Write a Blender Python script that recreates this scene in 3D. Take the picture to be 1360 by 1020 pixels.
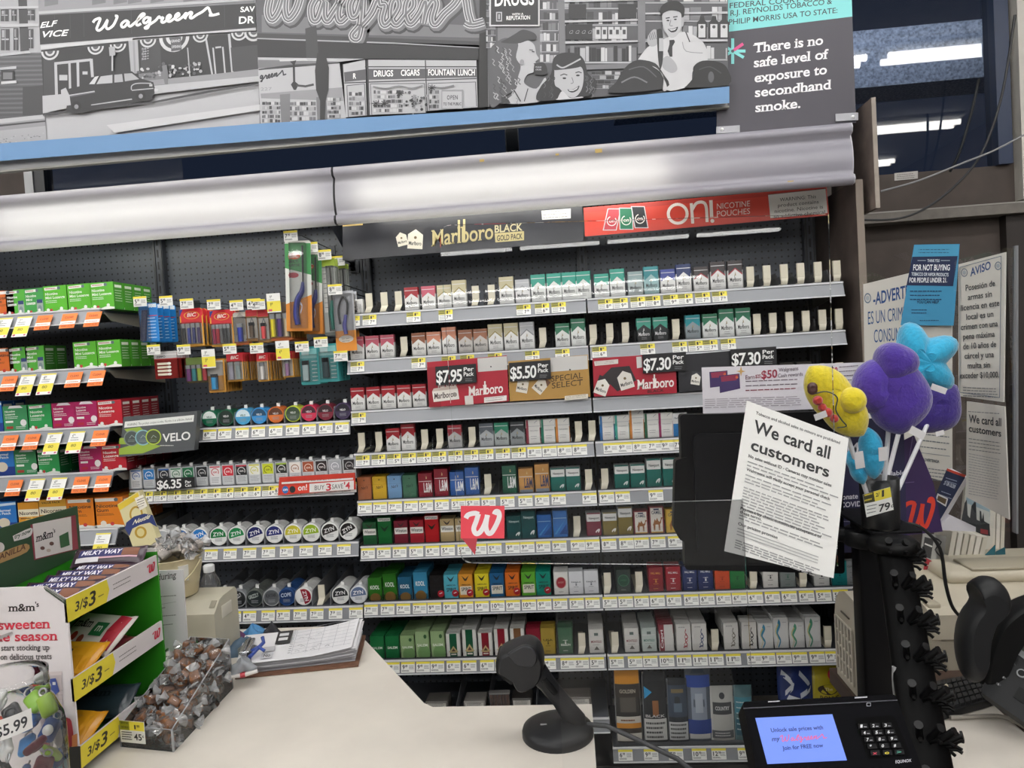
import bpy, bmesh, math, random
from mathutils import Vector, Matrix, Euler
random.seed(7)
for o in list(bpy.data.objects):
    bpy.data.objects.remove(o)
SC = bpy.context.scene
COL = SC.collection
# ------------------------------------------------------------------ camera, world, exposure
FPX = 950.0
CAMP = Vector((0.8478, -2.6586, 1.6))
_yaw, _pit, _rol = .0852, .0376, -.0612
_f = Vector((-math.sin(_yaw) * math.cos(_pit), math.cos(_yaw) * math.cos(_pit), -math.sin(_pit)))
_r0 = Vector((math.cos(_yaw), math.sin(_yaw), 0))
_u0 = _r0.cross(_f)
_r = math.cos(_rol) * _r0 + math.sin(_rol) * _u0
_u = -math.sin(_rol) * _r0 + math.cos(_rol) * _u0
cam = bpy.data.cameras.new('camera')
cam.sensor_fit = 'HORIZONTAL'
cam.sensor_width = 36.0
cam.lens = 36.0 * FPX / 1360.0
cam.clip_start = .02
cam_o = bpy.data.objects.new('camera', cam)
COL.objects.link(cam_o)
cam_o.matrix_world = Matrix(((_r.x, _u.x, -_f.x, CAMP.x), (_r.y, _u.y, -_f.y, CAMP.y), (_r.z, _u.z, -_f.z, CAMP.z), (0, 0, 0, 1)))
SC.camera = cam_o
wd = bpy.data.worlds.new('world')
SC.world = wd
wd.use_nodes = True
wd.node_tree.nodes['Background'].inputs[0].default_value = (.05, .07, .12, 1)
wd.node_tree.nodes['Background'].inputs[1].default_value = .3
SC.view_settings.view_transform = 'Standard'
SC.view_settings.look = 'None'
SC.view_settings.gamma = 1
SC.view_settings.exposure = 0.0
SC.view_settings.use_curve_mapping = False
SC.cycles.use_denoising = True
SC.cycles.use_adaptive_sampling = False
SC.cycles.max_bounces = 10
SC.cycles.transparent_max_bounces = 96
SC.cycles.caustics_reflective = False
SC.cycles.caustics_refractive = False
SC.cycles.sample_clamp_indirect = 4.0
CEIL_Z = 3.6
LAMP_ROWS = (-1.1, -2.9, -4.25, -6.4, -9.0, -13.4, -21.0)
LAMP_L = 21.0      # radiance of the ceiling tubes
TUBE_L = 24.0      # radiance of the canopy tubes

# ------------------------------------------------------------------ pixel -> plane
def ray(px, py):
    return _f + _r * ((px - 680) / FPX) + _u * ((510 - py) / FPX)
def W(px, py, Y=None, Z=None, X=None):
    d = ray(px, py)
    if Y is not None: t = (Y - CAMP.y) / d.y
    elif Z is not None: t = (Z - CAMP.z) / d.z
    else: t = (X - CAMP.x) / d.x
    return CAMP + d * t
def WP(px, py, p0, n):
    d = ray(px, py)
    return CAMP + d * ((Vector(p0) - CAMP).dot(n) / d.dot(n))

# ------------------------------------------------------------------ materials
MATS = {}
def lin(h):
    h = h.lstrip('#')
    if len(h) == 3: h = ''.join(c * 2 for c in h)
    o = []
    for i in (0, 2, 4):
        c = int(h[i:i + 2], 16) / 255
        o.append(c / 12.92 if c <= .04045 else ((c + .055) / 1.055) ** 2.4)
    return (*o, 1)
def mat(hexc, rough=.5, metal=0.0, noise=0.0, scale=30.0, spec=.5, bump=0.0, name=None, coat=0.0):
    key = (hexc, rough, metal, noise, scale, spec, bump, coat)
    if key in MATS: return MATS[key]
    m = bpy.data.materials.new(name or ('surface_' + hexc.strip('#')))
    m.use_nodes = True
    nt = m.node_tree
    b = nt.nodes['Principled BSDF']
    b.inputs['Base Color'].default_value = lin(hexc)
    b.inputs['Roughness'].default_value = rough
    b.inputs['Metallic'].default_value = metal
    b.inputs['Specular IOR Level'].default_value = spec
    if coat: b.inputs['Coat Weight'].default_value = coat
    if noise or bump:
        tc = nt.nodes.new('ShaderNodeTexCoord')
        nz = nt.nodes.new('ShaderNodeTexNoise')
        nz.inputs['Scale'].default_value = scale
        nz.inputs['Detail'].default_value = 6
        nt.links.new(tc.outputs['Object'], nz.inputs['Vector'])
        if noise:
            rp = nt.nodes.new('ShaderNodeValToRGB')
            c = lin(hexc)
            rp.color_ramp.elements[0].position = .3
            rp.color_ramp.elements[1].position = .7
            rp.color_ramp.elements[0].color = tuple(min(1, x * (1 - noise)) for x in c[:3]) + (1,)
            rp.color_ramp.elements[1].color = tuple(min(1, x * (1 + noise)) for x in c[:3]) + (1,)
            nt.links.new(nz.outputs['Fac'], rp.inputs['Fac'])
            nt.links.new(rp.outputs['Color'], b.inputs['Base Color'])
        if bump:
            bp = nt.nodes.new('ShaderNodeBump')
            bp.inputs['Strength'].default_value = bump
            bp.inputs['Distance'].default_value = .004
            nt.links.new(nz.outputs['Fac'], bp.inputs['Height'])
            nt.links.new(bp.outputs['Normal'], b.inputs['Normal'])
    MATS[key] = m
    return m
def clear_mat(name, tint=(1, 1, 1), ior=1.45, haze=0.0, gloss_rough=.02, boost=1.0):
    if name in MATS: return MATS[name]
    m = bpy.data.materials.new(name)
    m.use_nodes = True
    nt = m.node_tree
    nt.nodes.clear()
    out = nt.nodes.new('ShaderNodeOutputMaterial')
    tr = nt.nodes.new('ShaderNodeBsdfTransparent')
    tr.inputs[0].default_value = (*tint, 1)
    gl = nt.nodes.new('ShaderNodeBsdfGlossy')
    gl.inputs['Roughness'].default_value = gloss_rough
    fr = nt.nodes.new('ShaderNodeFresnel')
    fr.inputs[0].default_value = ior
    mu = nt.nodes.new('ShaderNodeMath'); mu.operation = 'MULTIPLY'; mu.inputs[1].default_value = boost; mu.use_clamp = True
    mx = nt.nodes.new('ShaderNodeMixShader')
    nt.links.new(fr.outputs[0], mu.inputs[0]); nt.links.new(mu.outputs[0], mx.inputs[0])
    nt.links.new(gl.outputs[0], mx.inputs[2])
    src = tr
    if haze:
        df = nt.nodes.new('ShaderNodeBsdfDiffuse'); df.inputs[0].default_value = (.75, .76, .78, 1)
        m2 = nt.nodes.new('ShaderNodeMixShader'); m2.inputs[0].default_value = haze
        nt.links.new(tr.outputs[0], m2.inputs[1]); nt.links.new(df.outputs[0], m2.inputs[2])
        src = m2
    nt.links.new(src.outputs[0], mx.inputs[1])
    nt.links.new(mx.outputs[0], out.inputs[0])
    MATS[name] = m
    return m
def emit_mat(name, col, strength):
    if name in MATS: return MATS[name]
    m = bpy.data.materials.new(name)
    m.use_nodes = True
    b = m.node_tree.nodes['Principled BSDF']
    b.inputs['Base Color'].default_value = (0.02, .02, .02, 1)
    b.inputs['Emission Color'].default_value = (*col, 1)
    b.inputs['Emission Strength'].default_value = strength
    MATS[name] = m
    return m
m_black = lambda c, r=.5: mat(c, r, spec=.12)
def M(x):
    return mat(x) if isinstance(x, str) else x

# ------------------------------------------------------------------ text
GL = {}
def glyphs(s, bold=0.0, shear=0.0, res=2, sp=1.0, serif=0):
    bold = min(bold, .02) if bold > .012 else bold
    res = max(res, 3) if bold else res
    k = (s, bold, shear, res, sp, serif)
    if k in GL: return GL[k]
    cu = bpy.data.curves.new('lettering', 'FONT')
    cu.body = s
    cu.size = 1
    cu.offset = bold
    cu.shear = shear
    cu.resolution_u = res
    cu.space_character = sp
    cu.fill_mode = 'FRONT'
    cu.extrude = 0
    ob = bpy.data.objects.new('lettering', cu)
    me = ob.to_mesh()
    vs = [(v.co.x, v.co.y) for v in me.vertices]
    fs = [tuple(p.vertices) for p in me.polygons]
    ns = [p.normal.z for p in me.polygons]
    fs = [f if n > 0 else f[::-1] for f, n in zip(fs, ns)]
    ob.to_mesh_clear()
    bpy.data.objects.remove(ob)
    bpy.data.curves.remove(cu)
    if serif:       # slab feet on every stem end
        ed = {}
        for f in fs:
            for i in range(len(f)):
                e = tuple(sorted((f[i], f[(i + 1) % len(f)]))); ed[e] = ed.get(e, 0) + 1
        th = .065 * serif
        for (a, c), n in list(ed.items()):
            (xa, ya), (xc, yc) = vs[a], vs[c]
            l = abs(xa - xc)
            if n != 1 or abs(ya - yc) > .012 or not .05 < l < .24: continue
            low = abs(ya) < .04 or ya < -.12
            if not (low or ya > .4): continue
            m = len(vs); x0, x1 = min(xa, xc) - .075 * serif, max(xa, xc) + .06 * serif
            y0, y1 = (ya, ya + th) if low else (ya - th, ya)
            if not low: x1 = max(xa, xc) + .01
            vs += [(x0, y0), (x1, y0), (x1, y1), (x0, y1)]; fs.append((m, m + 1, m + 2, m + 3))
    if not vs: vs, fs = [(0, 0), (1, 0), (0, 1)], []
    xs = [a for a, b in vs]; ys = [b for a, b in vs]
    GL[k] = (vs, fs, min(xs), max(xs), min(ys), max(ys))
    return GL[k]

# ------------------------------------------------------------------ mesh builder
class MB:
    def __init__(s):
        s.v = []; s.f = []; s.m = []; s.sm = []; s.mats = []
    def mi(s, m):
        m = M(m)
        if m not in s.mats: s.mats.append(m)
        return s.mats.index(m)
    def add(s, vs, fs, m, smooth=False):
        b = len(s.v); i = s.mi(m)
        s.v += [Vector(p) for p in vs]
        for f in fs:
            s.f.append(tuple(b + k for k in f)); s.m.append(i); s.sm.append(smooth)
        return s
    def face(s, pts, m): return s.add(pts, [tuple(range(len(pts)))], m)
    def box(s, x0, x1, y0, y1, z0, z1, m, fm=None):
        vs = [(x0, y0, z0), (x1, y0, z0), (x1, y1, z0), (x0, y1, z0), (x0, y0, z1), (x1, y0, z1), (x1, y1, z1), (x0, y1, z1)]
        s.add(vs, [(0, 3, 2, 1), (4, 5, 6, 7), (1, 2, 6, 5), (2, 3, 7, 6), (3, 0, 4, 7)], m)
        return s.add(vs, [(0, 1, 5, 4)], fm or m)
    def cbox(s, c, d, m, bev=.004, seg=2, rot=None, smooth=True):
        bm = bmesh.new()
        bmesh.ops.create_cube(bm, size=1)
        bmesh.ops.scale(bm, vec=d, verts=bm.verts)
        if bev: bmesh.ops.bevel(bm, geom=bm.edges[:], offset=min(bev, min(d) * .45), segments=seg, affect='EDGES', profile=.5)
        R = Euler(rot).to_matrix() if rot else Matrix.Identity(3)
        bm.verts.ensure_lookup_table()
        vs = [R @ v.co + Vector(c) for v in bm.verts]
        fs = [tuple(v.index for v in f.verts) for f in bm.faces]
        bm.free()
        return s.add(vs, fs, m, smooth)
    def prism(s, pts, off, m, fm=None, smooth=False):
        """closed polygon (3D, counter-clockwise seen from the front) extruded by the vector off"""
        n = len(pts); off = Vector(off)
        vs = [Vector(p) for p in pts] + [Vector(p) + off for p in pts]
        s.add(vs, [tuple(range(n - 1, -1, -1))] if False else [tuple(range(n))], fm or m)
        s.add(vs, [tuple(range(2 * n - 1, n - 1, -1))], m)
        s.add(vs, [(i, i + n, (i + 1) % n + n, (i + 1) % n) for i in range(n)], m, smooth)
        return s
    def loft(s, rings, m, caps=True, closed=True, smooth=True):
        n = len(rings[0]); vs = [p for r in rings for p in r]; fs = []
        for a in range(len(rings) - 1):
            for i in range(n if closed else n - 1):
                j = (i + 1) % n
                fs.append((a * n + i, a * n + j, (a + 1) * n + j, (a + 1) * n + i))
        s.add(vs, fs, m, smooth)
        if caps:
            s.add(rings[0], [tuple(range(n - 1, -1, -1))], m)
            s.add(rings[-1], [tuple(range(n))], m)
        return s
    def lathe(s, c, prof, m, n=24, axis='z', caps=True, smooth=True):
        rings = []
        for r, h in prof:
            ring = []
            for k in range(n):
                a = 2 * math.pi * k / n
                if axis == 'z': p = (c[0] + r * math.cos(a), c[1] + r * math.sin(a), c[2] + h)
                elif axis == 'y': p = (c[0] + r * math.cos(a), c[1] - h, c[2] + r * math.sin(a))
                else: p = (c[0] + h, c[1] + r * math.cos(a), c[2] + r * math.sin(a))
                ring.append(p)
            rings.append(ring)
        return s.loft(rings, m, caps=caps, smooth=smooth)
    def tube(s, pts, r, m, n=8, caps=True):
        pts = [Vector(p) for p in pts]
        rings = []; up = Vector((.13, .2, 1)).normalized()
        for i, p in enumerate(pts):
            t = (pts[min(i + 1, len(pts) - 1)] - pts[max(i - 1, 0)]).normalized()
            if abs(t.dot(up)) > .95: up = Vector((1, .1, .05)).normalized()
            a = t.cross(up).normalized(); b = a.cross(t).normalized(); up = b
            rr = r[i] if isinstance(r, (list, tuple)) else r
            rings.append([p + a * (rr * math.cos(2 * math.pi * k / n)) + b * (rr * math.sin(2 * math.pi * k / n)) for k in range(n)])
        return s.loft(rings, m, caps=caps)
    def xf(s, mtx):
        s.v = [mtx @ p for p in s.v]; return s
    def merge(s, o, mtx=None):
        b = len(s.v); mp = [s.mi(m) for m in o.mats]
        s.v += [(mtx @ p if mtx else p.copy()) for p in o.v]
        s.f += [tuple(b + k for k in f) for f in o.f]; s.m += [mp[i] for i in o.m]; s.sm += o.sm
        return s
    def mesh(s, name, org):
        me = bpy.data.meshes.new(name)
        me.from_pydata([p - org for p in s.v], [], s.f)
        for m in s.mats: me.materials.append(m)
        me.polygons.foreach_set('material_index', s.m)
        me.polygons.foreach_set('use_smooth', s.sm)
        me.update()
        return me
    def origin(s):
        xs = [p.x for p in s.v]; ys = [p.y for p in s.v]; zs = [p.z for p in s.v]
        return Vector(((min(xs) + max(xs)) / 2, (min(ys) + max(ys)) / 2, min(zs)))
    def build(s, name, parent=None, org=None):
        org = Vector(org) if org is not None else s.origin()
        o = bpy.data.objects.new(name, s.mesh(name, org))
        COL.objects.link(o)
        if parent is not None:
            o.parent = parent; o.location = org - WORLD[parent.name]
        else: o.location = org
        WORLD[o.name] = org.copy()
        return o
WORLD = {}
def thing(name, label, cat, loc, group=None):
    o = bpy.data.objects.new(name, None)
    o.empty_display_size = .02
    COL.objects.link(o)
    o.location = loc; WORLD[o.name] = Vector(loc)
    return tag(o, label, cat, group)
def tag(o, label, cat, group=None):
    o['label'] = label; o['category'] = cat
    if group: o['group'] = group
    return o
def struct(o):
    o['kind'] = 'structure'; return o
def dup(o, loc, label, group=None, rot=None):
    c = o.copy(); COL.objects.link(c); c.location = loc; WORLD[c.name] = Vector(loc)
    if rot is not None: c.rotation_euler = rot
    c['label'] = label
    if group: c['group'] = group
    for ch in o.children:
        d = ch.copy(); COL.objects.link(d); d.parent = c; WORLD[d.name] = Vector(loc) + d.location
        for g in ch.children:
            e = g.copy(); COL.objects.link(e); e.parent = d
    return c

# ------------------------------------------------------------------ flat drawing on a surface
def smooth_path(pts, k=5):
    P = [Vector((a, b)) for a, b in pts]; o = []
    for i in range(len(P) - 1):
        p0 = P[max(i - 1, 0)]; p1 = P[i]; p2 = P[i + 1]; p3 = P[min(i + 2, len(P) - 1)]
        for j in range(k):
            t = j / k
            o.append(.5 * ((2 * p1) + (p2 - p0) * t + (2 * p0 - 5 * p1 + 4 * p2 - p3) * t * t + (3 * p1 - p0 - 3 * p2 + p3) * t ** 3))
    o.append(P[-1])
    return [(p.x, p.y) for p in o]
class Draw:
    """draws flat shapes through fn(u, v) -> world point; each later shape lies a hair above the earlier ones"""
    def __init__(s, mb, fn, n, eps=.00006, lift=.0003, flip=False):
        s.mb = mb; s.fn = fn; s.n = Vector(n); s.eps = eps; s.k = 0; s.lift = lift; s.flip = flip
    def p(s, u, v):
        return s.fn(u, v) + s.n * (s.lift + s.eps * s.k)
    def raw(s, pts2, faces, m):
        q = [s.p(*t) for t in pts2]
        f0 = faces[0] if faces else None
        if f0:   # orient to the normal
            a, b, c = (q[i] for i in f0[:3])
            if (b - a).cross(c - a).dot(s.n) < 0: faces = [f[::-1] for f in faces]
        s.mb.add(q, faces, m)
    def poly(s, m, pts):
        s.k += 1; s.raw(pts, [tuple(range(len(pts)))], m)
    def rect(s, m, a, b, c, d): s.poly(m, [(a, b), (c, b), (c, d), (a, d)])
    def circ(s, m, x, y, r, ry=None, n=20):
        s.poly(m, [(x + r * math.cos(2 * math.pi * i / n), y + (ry or r) * math.sin(2 * math.pi * i / n)) for i in range(n)])
    def ring(s, m, x, y, r0, r1, n=24, a0=0, a1=360, ry=1.0):
        s.k += 1
        pts = []
        full = a1 - a0 >= 360
        for i in range(n + 1):
            a = math.radians(a0 + (a1 - a0) * i / n)
            pts += [(x + r0 * math.cos(a), y + ry * r0 * math.sin(a)), (x + r1 * math.cos(a), y + ry * r1 * math.sin(a))]
        s.raw(pts, [(2 * i, 2 * i + 1, 2 * i + 3, 2 * i + 2) for i in range(n)], m)
    def stroke(s, m, pts, w, smooth=0, taper=None):
        s.k += 1
        if smooth: pts = smooth_path(pts, smooth)
        P = [Vector(a) for a in pts]; q = []; n = len(P)
        for i in range(n):
            t = P[min(i + 1, n - 1)] - P[max(i - 1, 0)]
            t = t.normalized() if t.length > 1e-9 else Vector((1, 0))
            nn = Vector((-t.y, t.x)); ww = w / 2
            if taper: ww *= taper[0] + (taper[1] - taper[0]) * i / (n - 1)
            q += [tuple(P[i] + nn * ww), tuple(P[i] - nn * ww)]
        s.raw(q, [(2 * i, 2 * i + 1, 2 * i + 3, 2 * i + 2) for i in range(n - 1)], m)
    def text(s, m, t, bl, br, h, bold=0.0, shear=0.0, res=2, sp=1.0, vdir=None, caph=True, serif=0):
        """lettering from bl to br (bottom corners) with height h of the capitals along vdir (default: the image's up)"""
        s.k += 1
        vs, fs, x0, x1, y0, y1 = glyphs(t, bold, shear, res, sp, serif)
        if not fs: return
        bl = Vector(bl); br = Vector(br); e = (br - bl)
        vd = Vector(vdir) if vdir else Vector((0, s.up))
        H = .73 if caph else 1
        s.raw([tuple(bl + e * ((x - x0) / (x1 - x0)) + vd * (y / H * h)) for x, y in vs], fs, m)
    up = -1      # photo pixels run downwards
    def lines(s, m, x0, x1, y0, y1, n, w, dx=0.0, dy=0.0, rag=.15):
        """small print: n broken lines between two heights"""
        for i in range(n):
            y = y0 + (y1 - y0) * i / max(1, n - 1); xx = x0 + dx * i
            e = x1 + dx * i - random.random() * rag * (x1 - x0)
            while xx < e - .01 * (x1 - x0):
                l = (x1 - x0) * random.uniform(.05, .13)
                b = min(xx + l, e)
                t0 = (xx - x0) / (x1 - x0); t1 = (b - x0) / (x1 - x0)
                s.k -= 1
                s.poly(m, [(xx, y + dy * t0), (b, y + dy * t1), (b, y + dy * t1 + w), (xx, y + dy * t0 + w)])
                xx = b + (x1 - x0) * .018
        s.k += 1
def local(o, u, v):
    o = Vector(o); u = Vector(u); v = Vector(v)
    return lambda a, b: o + u * a + v * b
def zoomfn(fn, ox, oy, sc):
    return lambda a, b: fn(ox + a / sc, oy + b / sc)

# script word and script initial, as pen strokes in a 0..1 box (y up)
def norm(strokes, x0, x1, y0, y1):
    return [[((x - x0) / (x1 - x0), (y1 - y) / (y1 - y0)) for x, y in s] for s in strokes]
SCRIPT = norm([
    [(485, 104), (497, 86), (522, 80), (512, 118), (504, 146), (516, 158), (538, 138), (560, 92), (552, 134), (563, 152), (588, 132), (604, 96), (610, 72), (598, 70)],
    [(668, 112), (652, 105), (632, 125), (635, 145), (650, 142), (668, 112), (668, 135), (678, 143), (695, 128), (725, 98), (750, 72), (740, 66), (724, 85), (708, 125), (715, 140), (733, 130)],
    [(777, 96), (760, 92), (745, 110), (750, 128), (765, 122), (780, 95), (776, 135), (766, 162), (752, 160), (770, 145), (805, 118), (825, 92), (832, 101), (846, 100), (838, 122), (845, 132), (862, 122), (885, 98), (880, 85), (868, 95), (865, 118), (880, 128), (905, 110), (928, 92), (925, 78), (912, 88), (908, 110), (922, 122), (948, 102), (962, 82), (967, 86), (958, 118)],
    [(960, 112), (968, 94), (986, 76), (995, 82), (985, 106), (994, 115), (1020, 95), (1050, 76), (1074, 53), (1083, 62), (1090, 86), (1098, 104), (1082, 102)],
    [(1082, 102), (1104, 104), (1136, 96)]], 485, 1136, 53, 165)
INITIAL = norm([[(671, 712), (680, 696), (698, 687), (724, 683), (746, 690)], [(744, 686), (730, 730), (716, 772), (728, 800), (752, 792), (776, 752), (796, 694)], [(794, 692), (786, 756), (796, 794), (816, 796), (842, 756), (862, 706), (858, 676), (842, 674), (834, 690)]], 672, 866, 672, 802)
def script(d, m, word, bl, br, vd, w):
    bl = Vector(bl); e = Vector(br) - bl; vd = Vector(vd)
    for st in word:
        d.stroke(m, [tuple(bl + e * x + vd * y) for x, y in st], w, smooth=5)
def ordn(i):
    n = ['first', 'second', 'third', 'fourth', 'fifth', 'sixth', 'seventh', 'eighth', 'ninth', 'tenth', 'eleventh', 'twelfth', 'thirteenth', 'fourteenth', 'fifteenth', 'sixteenth', 'seventeenth', 'eighteenth', 'nineteenth', 'twentieth']
    return n[i] if i < 20 else 'number %d' % (i + 1)
# ------------------------------------------------------------------ room shell
YW = .75            # inner face of the back wall
XL, XR, YF = -5.0, 5.0, -24.0
m_ceil = mat('#b9babb', .9, noise=.12, scale=9, name='ceiling_tile')
m_wall = mat('#6e665f', .85, noise=.1, scale=6)
m_brown = mat('#463d38', .7, noise=.15, scale=8)
def floor_mat():
    m = bpy.data.materials.new('floor_tile'); m.use_nodes = True
    nt = m.node_tree; b = nt.nodes['Principled BSDF']
    tc = nt.nodes.new('ShaderNodeTexCoord'); br = nt.nodes.new('ShaderNodeTexBrick')
    br.offset = 0; br.inputs['Scale'].default_value = 1
    br.inputs['Brick Width'].default_value = .3; br.inputs['Row Height'].default_value = .3
    br.inputs['Mortar Size'].default_value = .003
    br.inputs['Color1'].default_value = (.42, .41, .39, 1); br.inputs['Color2'].default_value = (.38, .37, .35, 1)
    br.inputs['Mortar'].default_value = (.2, .2, .2, 1)
    nt.links.new(tc.outputs['Object'], br.inputs['Vector']); nt.links.new(br.outputs['Color'], b.inputs['Base Color'])
    b.inputs['Roughness'].default_value = .35
    return m
struct(MB().box(XL, XR, YF, YW + .2, -.1, 0, floor_mat()).build('floor'))
struct(MB().box(XL, XR, YF, YW + .2, CEIL_Z, CEIL_Z + .1, m_ceil).build('ceiling'))
struct(MB().box(XL - .1, XL, YF, YW + .2, 0, CEIL_Z, m_wall).build('wall_left'))
struct(MB().box(XR, XR + .1, YF, YW + .2, 0, CEIL_Z, m_wall).build('wall_right'))
struct(MB().box(XL, XR, YF - .1, YF, 0, CEIL_Z, m_wall).build('wall_front'))
zb = W(1250, 226, Y=YW).z
xl = W(34, 235, Y=YW).x; xr = W(1338, 150, Y=YW).x
b = MB()
b.box(XL, XR, YW, YW + .15, 0, zb, m_brown)
b.box(XL, xl, YW, YW + .15, zb, CEIL_Z, m_brown); b.box(xr, XR, YW, YW + .15, zb, CEIL_Z, m_brown)
b.box(xl, xr, YW, YW + .15, 3.45, CEIL_Z, m_brown)
struct(b.build('wall_back'))
w = MB()
m_frame = mat('#1d2c48', .45)
w.box(xl, xl + .045, YW - .012, YW + .05, zb, 3.45, mat('#b8b9bb', .4))
w.box(xl + .045, xl + .1, YW - .005, YW + .06, zb, 3.45, mat('#14171d', .4))
w.box(xr - .06, xr, YW - .03, YW + .06, zb, 3.45, m_frame); w.box(xl, xr, YW - .01, YW + .06, 3.41, 3.45, m_frame)
xm = W(672, 180, Y=YW).x
w.box(xm, xm + .055, YW - .004, YW + .05, zb, 3.45, mat('#10161f', .3))
w.box(xm - .004, xm, YW - .01, YW, zb, 3.45, mat('#55585e', .3)); w.box(xm + .055, xm + .059, YW - .01, YW, zb, 3.45, mat('#55585e', .3))
win = struct(w.build('window_1'))
gl = MB()
gl.face([(xl, YW + .02, zb), (xr, YW + .02, zb), (xr, YW + .02, 3.45), (xl, YW + .02, 3.45)], clear_mat('window_glass', (.62, .68, .8), 1.5, gloss_rough=.015, boost=1.5))
gl.build('glass_pane', win)
# granular concrete beam of the soffit outside the window, and the dark soffit under it
a0 = W(1130, 42, Y=1.7); a1 = W(1345, 34, Y=1.7); a2 = W(1345, 100, Y=1.7); a3 = W(1130, 118, Y=1.7)
struct(MB().box(1.2, 4.5, 1.7, 2.0, a3.z, a0.z, mat('#9aa0aa', .95, noise=.5, scale=70, bump=.6, name='rough_concrete')).build('trim_1'))
# added fill light outside to brighten the beam, not a fixture of the place
ld = bpy.data.lights.new('beam_fill_light', 'AREA'); ld.energy = 7; ld.shape = 'RECTANGLE'; ld.size = 2.4; ld.size_y = .1; ld.color = (.85, .92, 1)
lo = bpy.data.objects.new('beam_fill_light', ld); COL.objects.link(lo); lo.location = (2.3, 1.3, 3.5); lo.rotation_euler = (math.radians(35), 0, 0)
# transom ledge under the window at the pillar
zl0 = W(1250, 290, Y=YW - .09).z; zl1 = W(1250, 277, Y=YW - .09).z
b = MB(); b.box(1.93, xr + .3, YW - .09, YW, zl0, zl1, mat('#6d6862', .7, noise=.15, scale=20)); b.box(1.93, xr + .3, YW - .092, YW - .02, zl1, zl1 + .006, mat('#94918b', .7)); struct(b.build('trim_2'))
struct(MB().box(xr + .02, xr + .14, YW - .06, YW, zl1 + .02, CEIL_Z, mat('#c9c5bd', .6)).build('trim_3'))
xd = W(1338, 450, Y=YW - .03).x
struct(MB().box(xd, xd + .12, YW - .05, YW, 0, zl0, mat('#2c2624', .6)).build('trim_4'))

# ------------------------------------------------------------------ ceiling lamps: twin tube strips in rows along the counter
m_tube = emit_mat('lamp_tube', (1, .985, .96), LAMP_L)
proto = None; n = 0
LX = [(-3.9), (-2.35), (-.8), (.75), (2.3), (3.85)]
for ri, y in enumerate(LAMP_ROWS):
    for ci, x in enumerate(LX):
        lab = 'twin tube ceiling lamp, %s along the %s row from the windows' % (ordn(ci), ordn(ri))
        if proto is None:
            proto = thing('ceiling_lamp', lab, 'lamp', (x, y, CEIL_Z - .09), 'ceiling strip lamps')
            h = MB(); h.prism([(x - .72, y - .11, CEIL_Z - .025), (x - .72, y - .05, CEIL_Z - .06), (x - .72, y + .05, CEIL_Z - .06), (x - .72, y + .11, CEIL_Z - .025), (x - .72, y + .11, CEIL_Z - .002), (x - .72, y - .11, CEIL_Z - .002)], (1.44, 0, 0), mat('#dcdcd8', .5)); h.build('housing', proto)
            for dy in (-.06, .06):
                t = MB(); t.lathe((x - .7, y + dy, CEIL_Z - .08), [(.0245, 0), (.0245, 1.4)], m_tube, n=8, axis='x'); t.build('tube', proto)
        else:
            dup(proto, (x, y, CEIL_Z - .09), lab, 'ceiling strip lamps')

# ------------------------------------------------------------------ gondola back: pegboard bays, slotted uprights, end panel
def peg_mat():
    m = bpy.data.materials.new('pegboard'); m.use_nodes = True
    nt = m.node_tree; b = nt.nodes['Principled BSDF']
    tc = nt.nodes.new('ShaderNodeTexCoord'); sx = nt.nodes.new('ShaderNodeSeparateXYZ')
    nt.links.new(tc.outputs['Object'], sx.inputs[0])
    def math_(op, a, bv=None):
        n = nt.nodes.new('ShaderNodeMath'); n.operation = op
        nt.links.new(a, n.inputs[0])
        if bv is not None:
            if isinstance(bv, (int, float)): n.inputs[1].default_value = bv
            else: nt.links.new(bv, n.inputs[1])
        return n.outputs[0]
    def cell(a):
        q = math_('MULTIPLY', a, 1 / .0262); q = math_('FRACT', q); q = math_('SUBTRACT', q, .5); return math_('MULTIPLY', q, q)
    d = math_('ADD', cell(sx.outputs[0]), cell(sx.outputs[2]))
    h = math_('LESS_THAN', d, .022)
    mx = nt.nodes.new('ShaderNodeMix'); mx.data_type = 'RGBA'
    nt.links.new(h, mx.inputs[0]); mx.inputs[6].default_value = lin('#454a53'); mx.inputs[7].default_value = (.004, .004, .004, 1)
    nt.links.new(mx.outputs[2], b.inputs['Base Color']); b.inputs['Roughness'].default_value = .45
    return m
m_peg = peg_mat(); m_steel = mat('#3c4048', .4, metal=.2); m_dark = mat('#0c0d10', .6)
YP = .36
for k, (x0, x1) in enumerate(((-1.828, -.914), (-.914, 0), (0, .914), (.914, 1.828))):
    lab = ['dark pegboard back panel behind the nicotine lozenge boxes', 'dark pegboard back panel behind the hanging lighters', 'dark pegboard back panel behind the black gold banner', 'dark pegboard back panel behind the red pouch banner'][k]
    o = MB().box(x0 + .002, x1 - .002, YP, YP + .02, .12, 2.3, m_peg).build('pegboard_panel'); tag(o, lab, 'panel', 'pegboard panels')
for k, x in enumerate((-1.828, -.914, 0, .914, 1.828)):
    if k == 0: continue
    b = MB(); b.box(x - .022, x + .022, YP - .03, YP - .002, .027, 2.3, m_steel)
    b.box(x - .019, x - .011, YP - .034, YP - .03, .02, 2.3, mat('#23262b', .4)); b.box(x + .011, x + .019, YP - .034, YP - .03, .02, 2.3, mat('#23262b', .4))
    z = .2
    while z < 2.28:
        b.box(x - .0035, x + .0035, YP - .0312, YP - .03, z, z + .034, m_dark); z += .052
    o = b.build('gondola_upright')
    tag(o, ['', 'slotted dark steel upright between lozenge boxes and lighters', 'slotted dark steel upright between lighters and cigarette shelves', 'slotted dark steel upright between the two cigarette shelf bays', 'slotted dark steel upright at the brown end panel'][k], 'upright', 'slotted uprights')
m_wood = mat('#443a36', .6, noise=.3, scale=14, name='brown_laminate')
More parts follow.
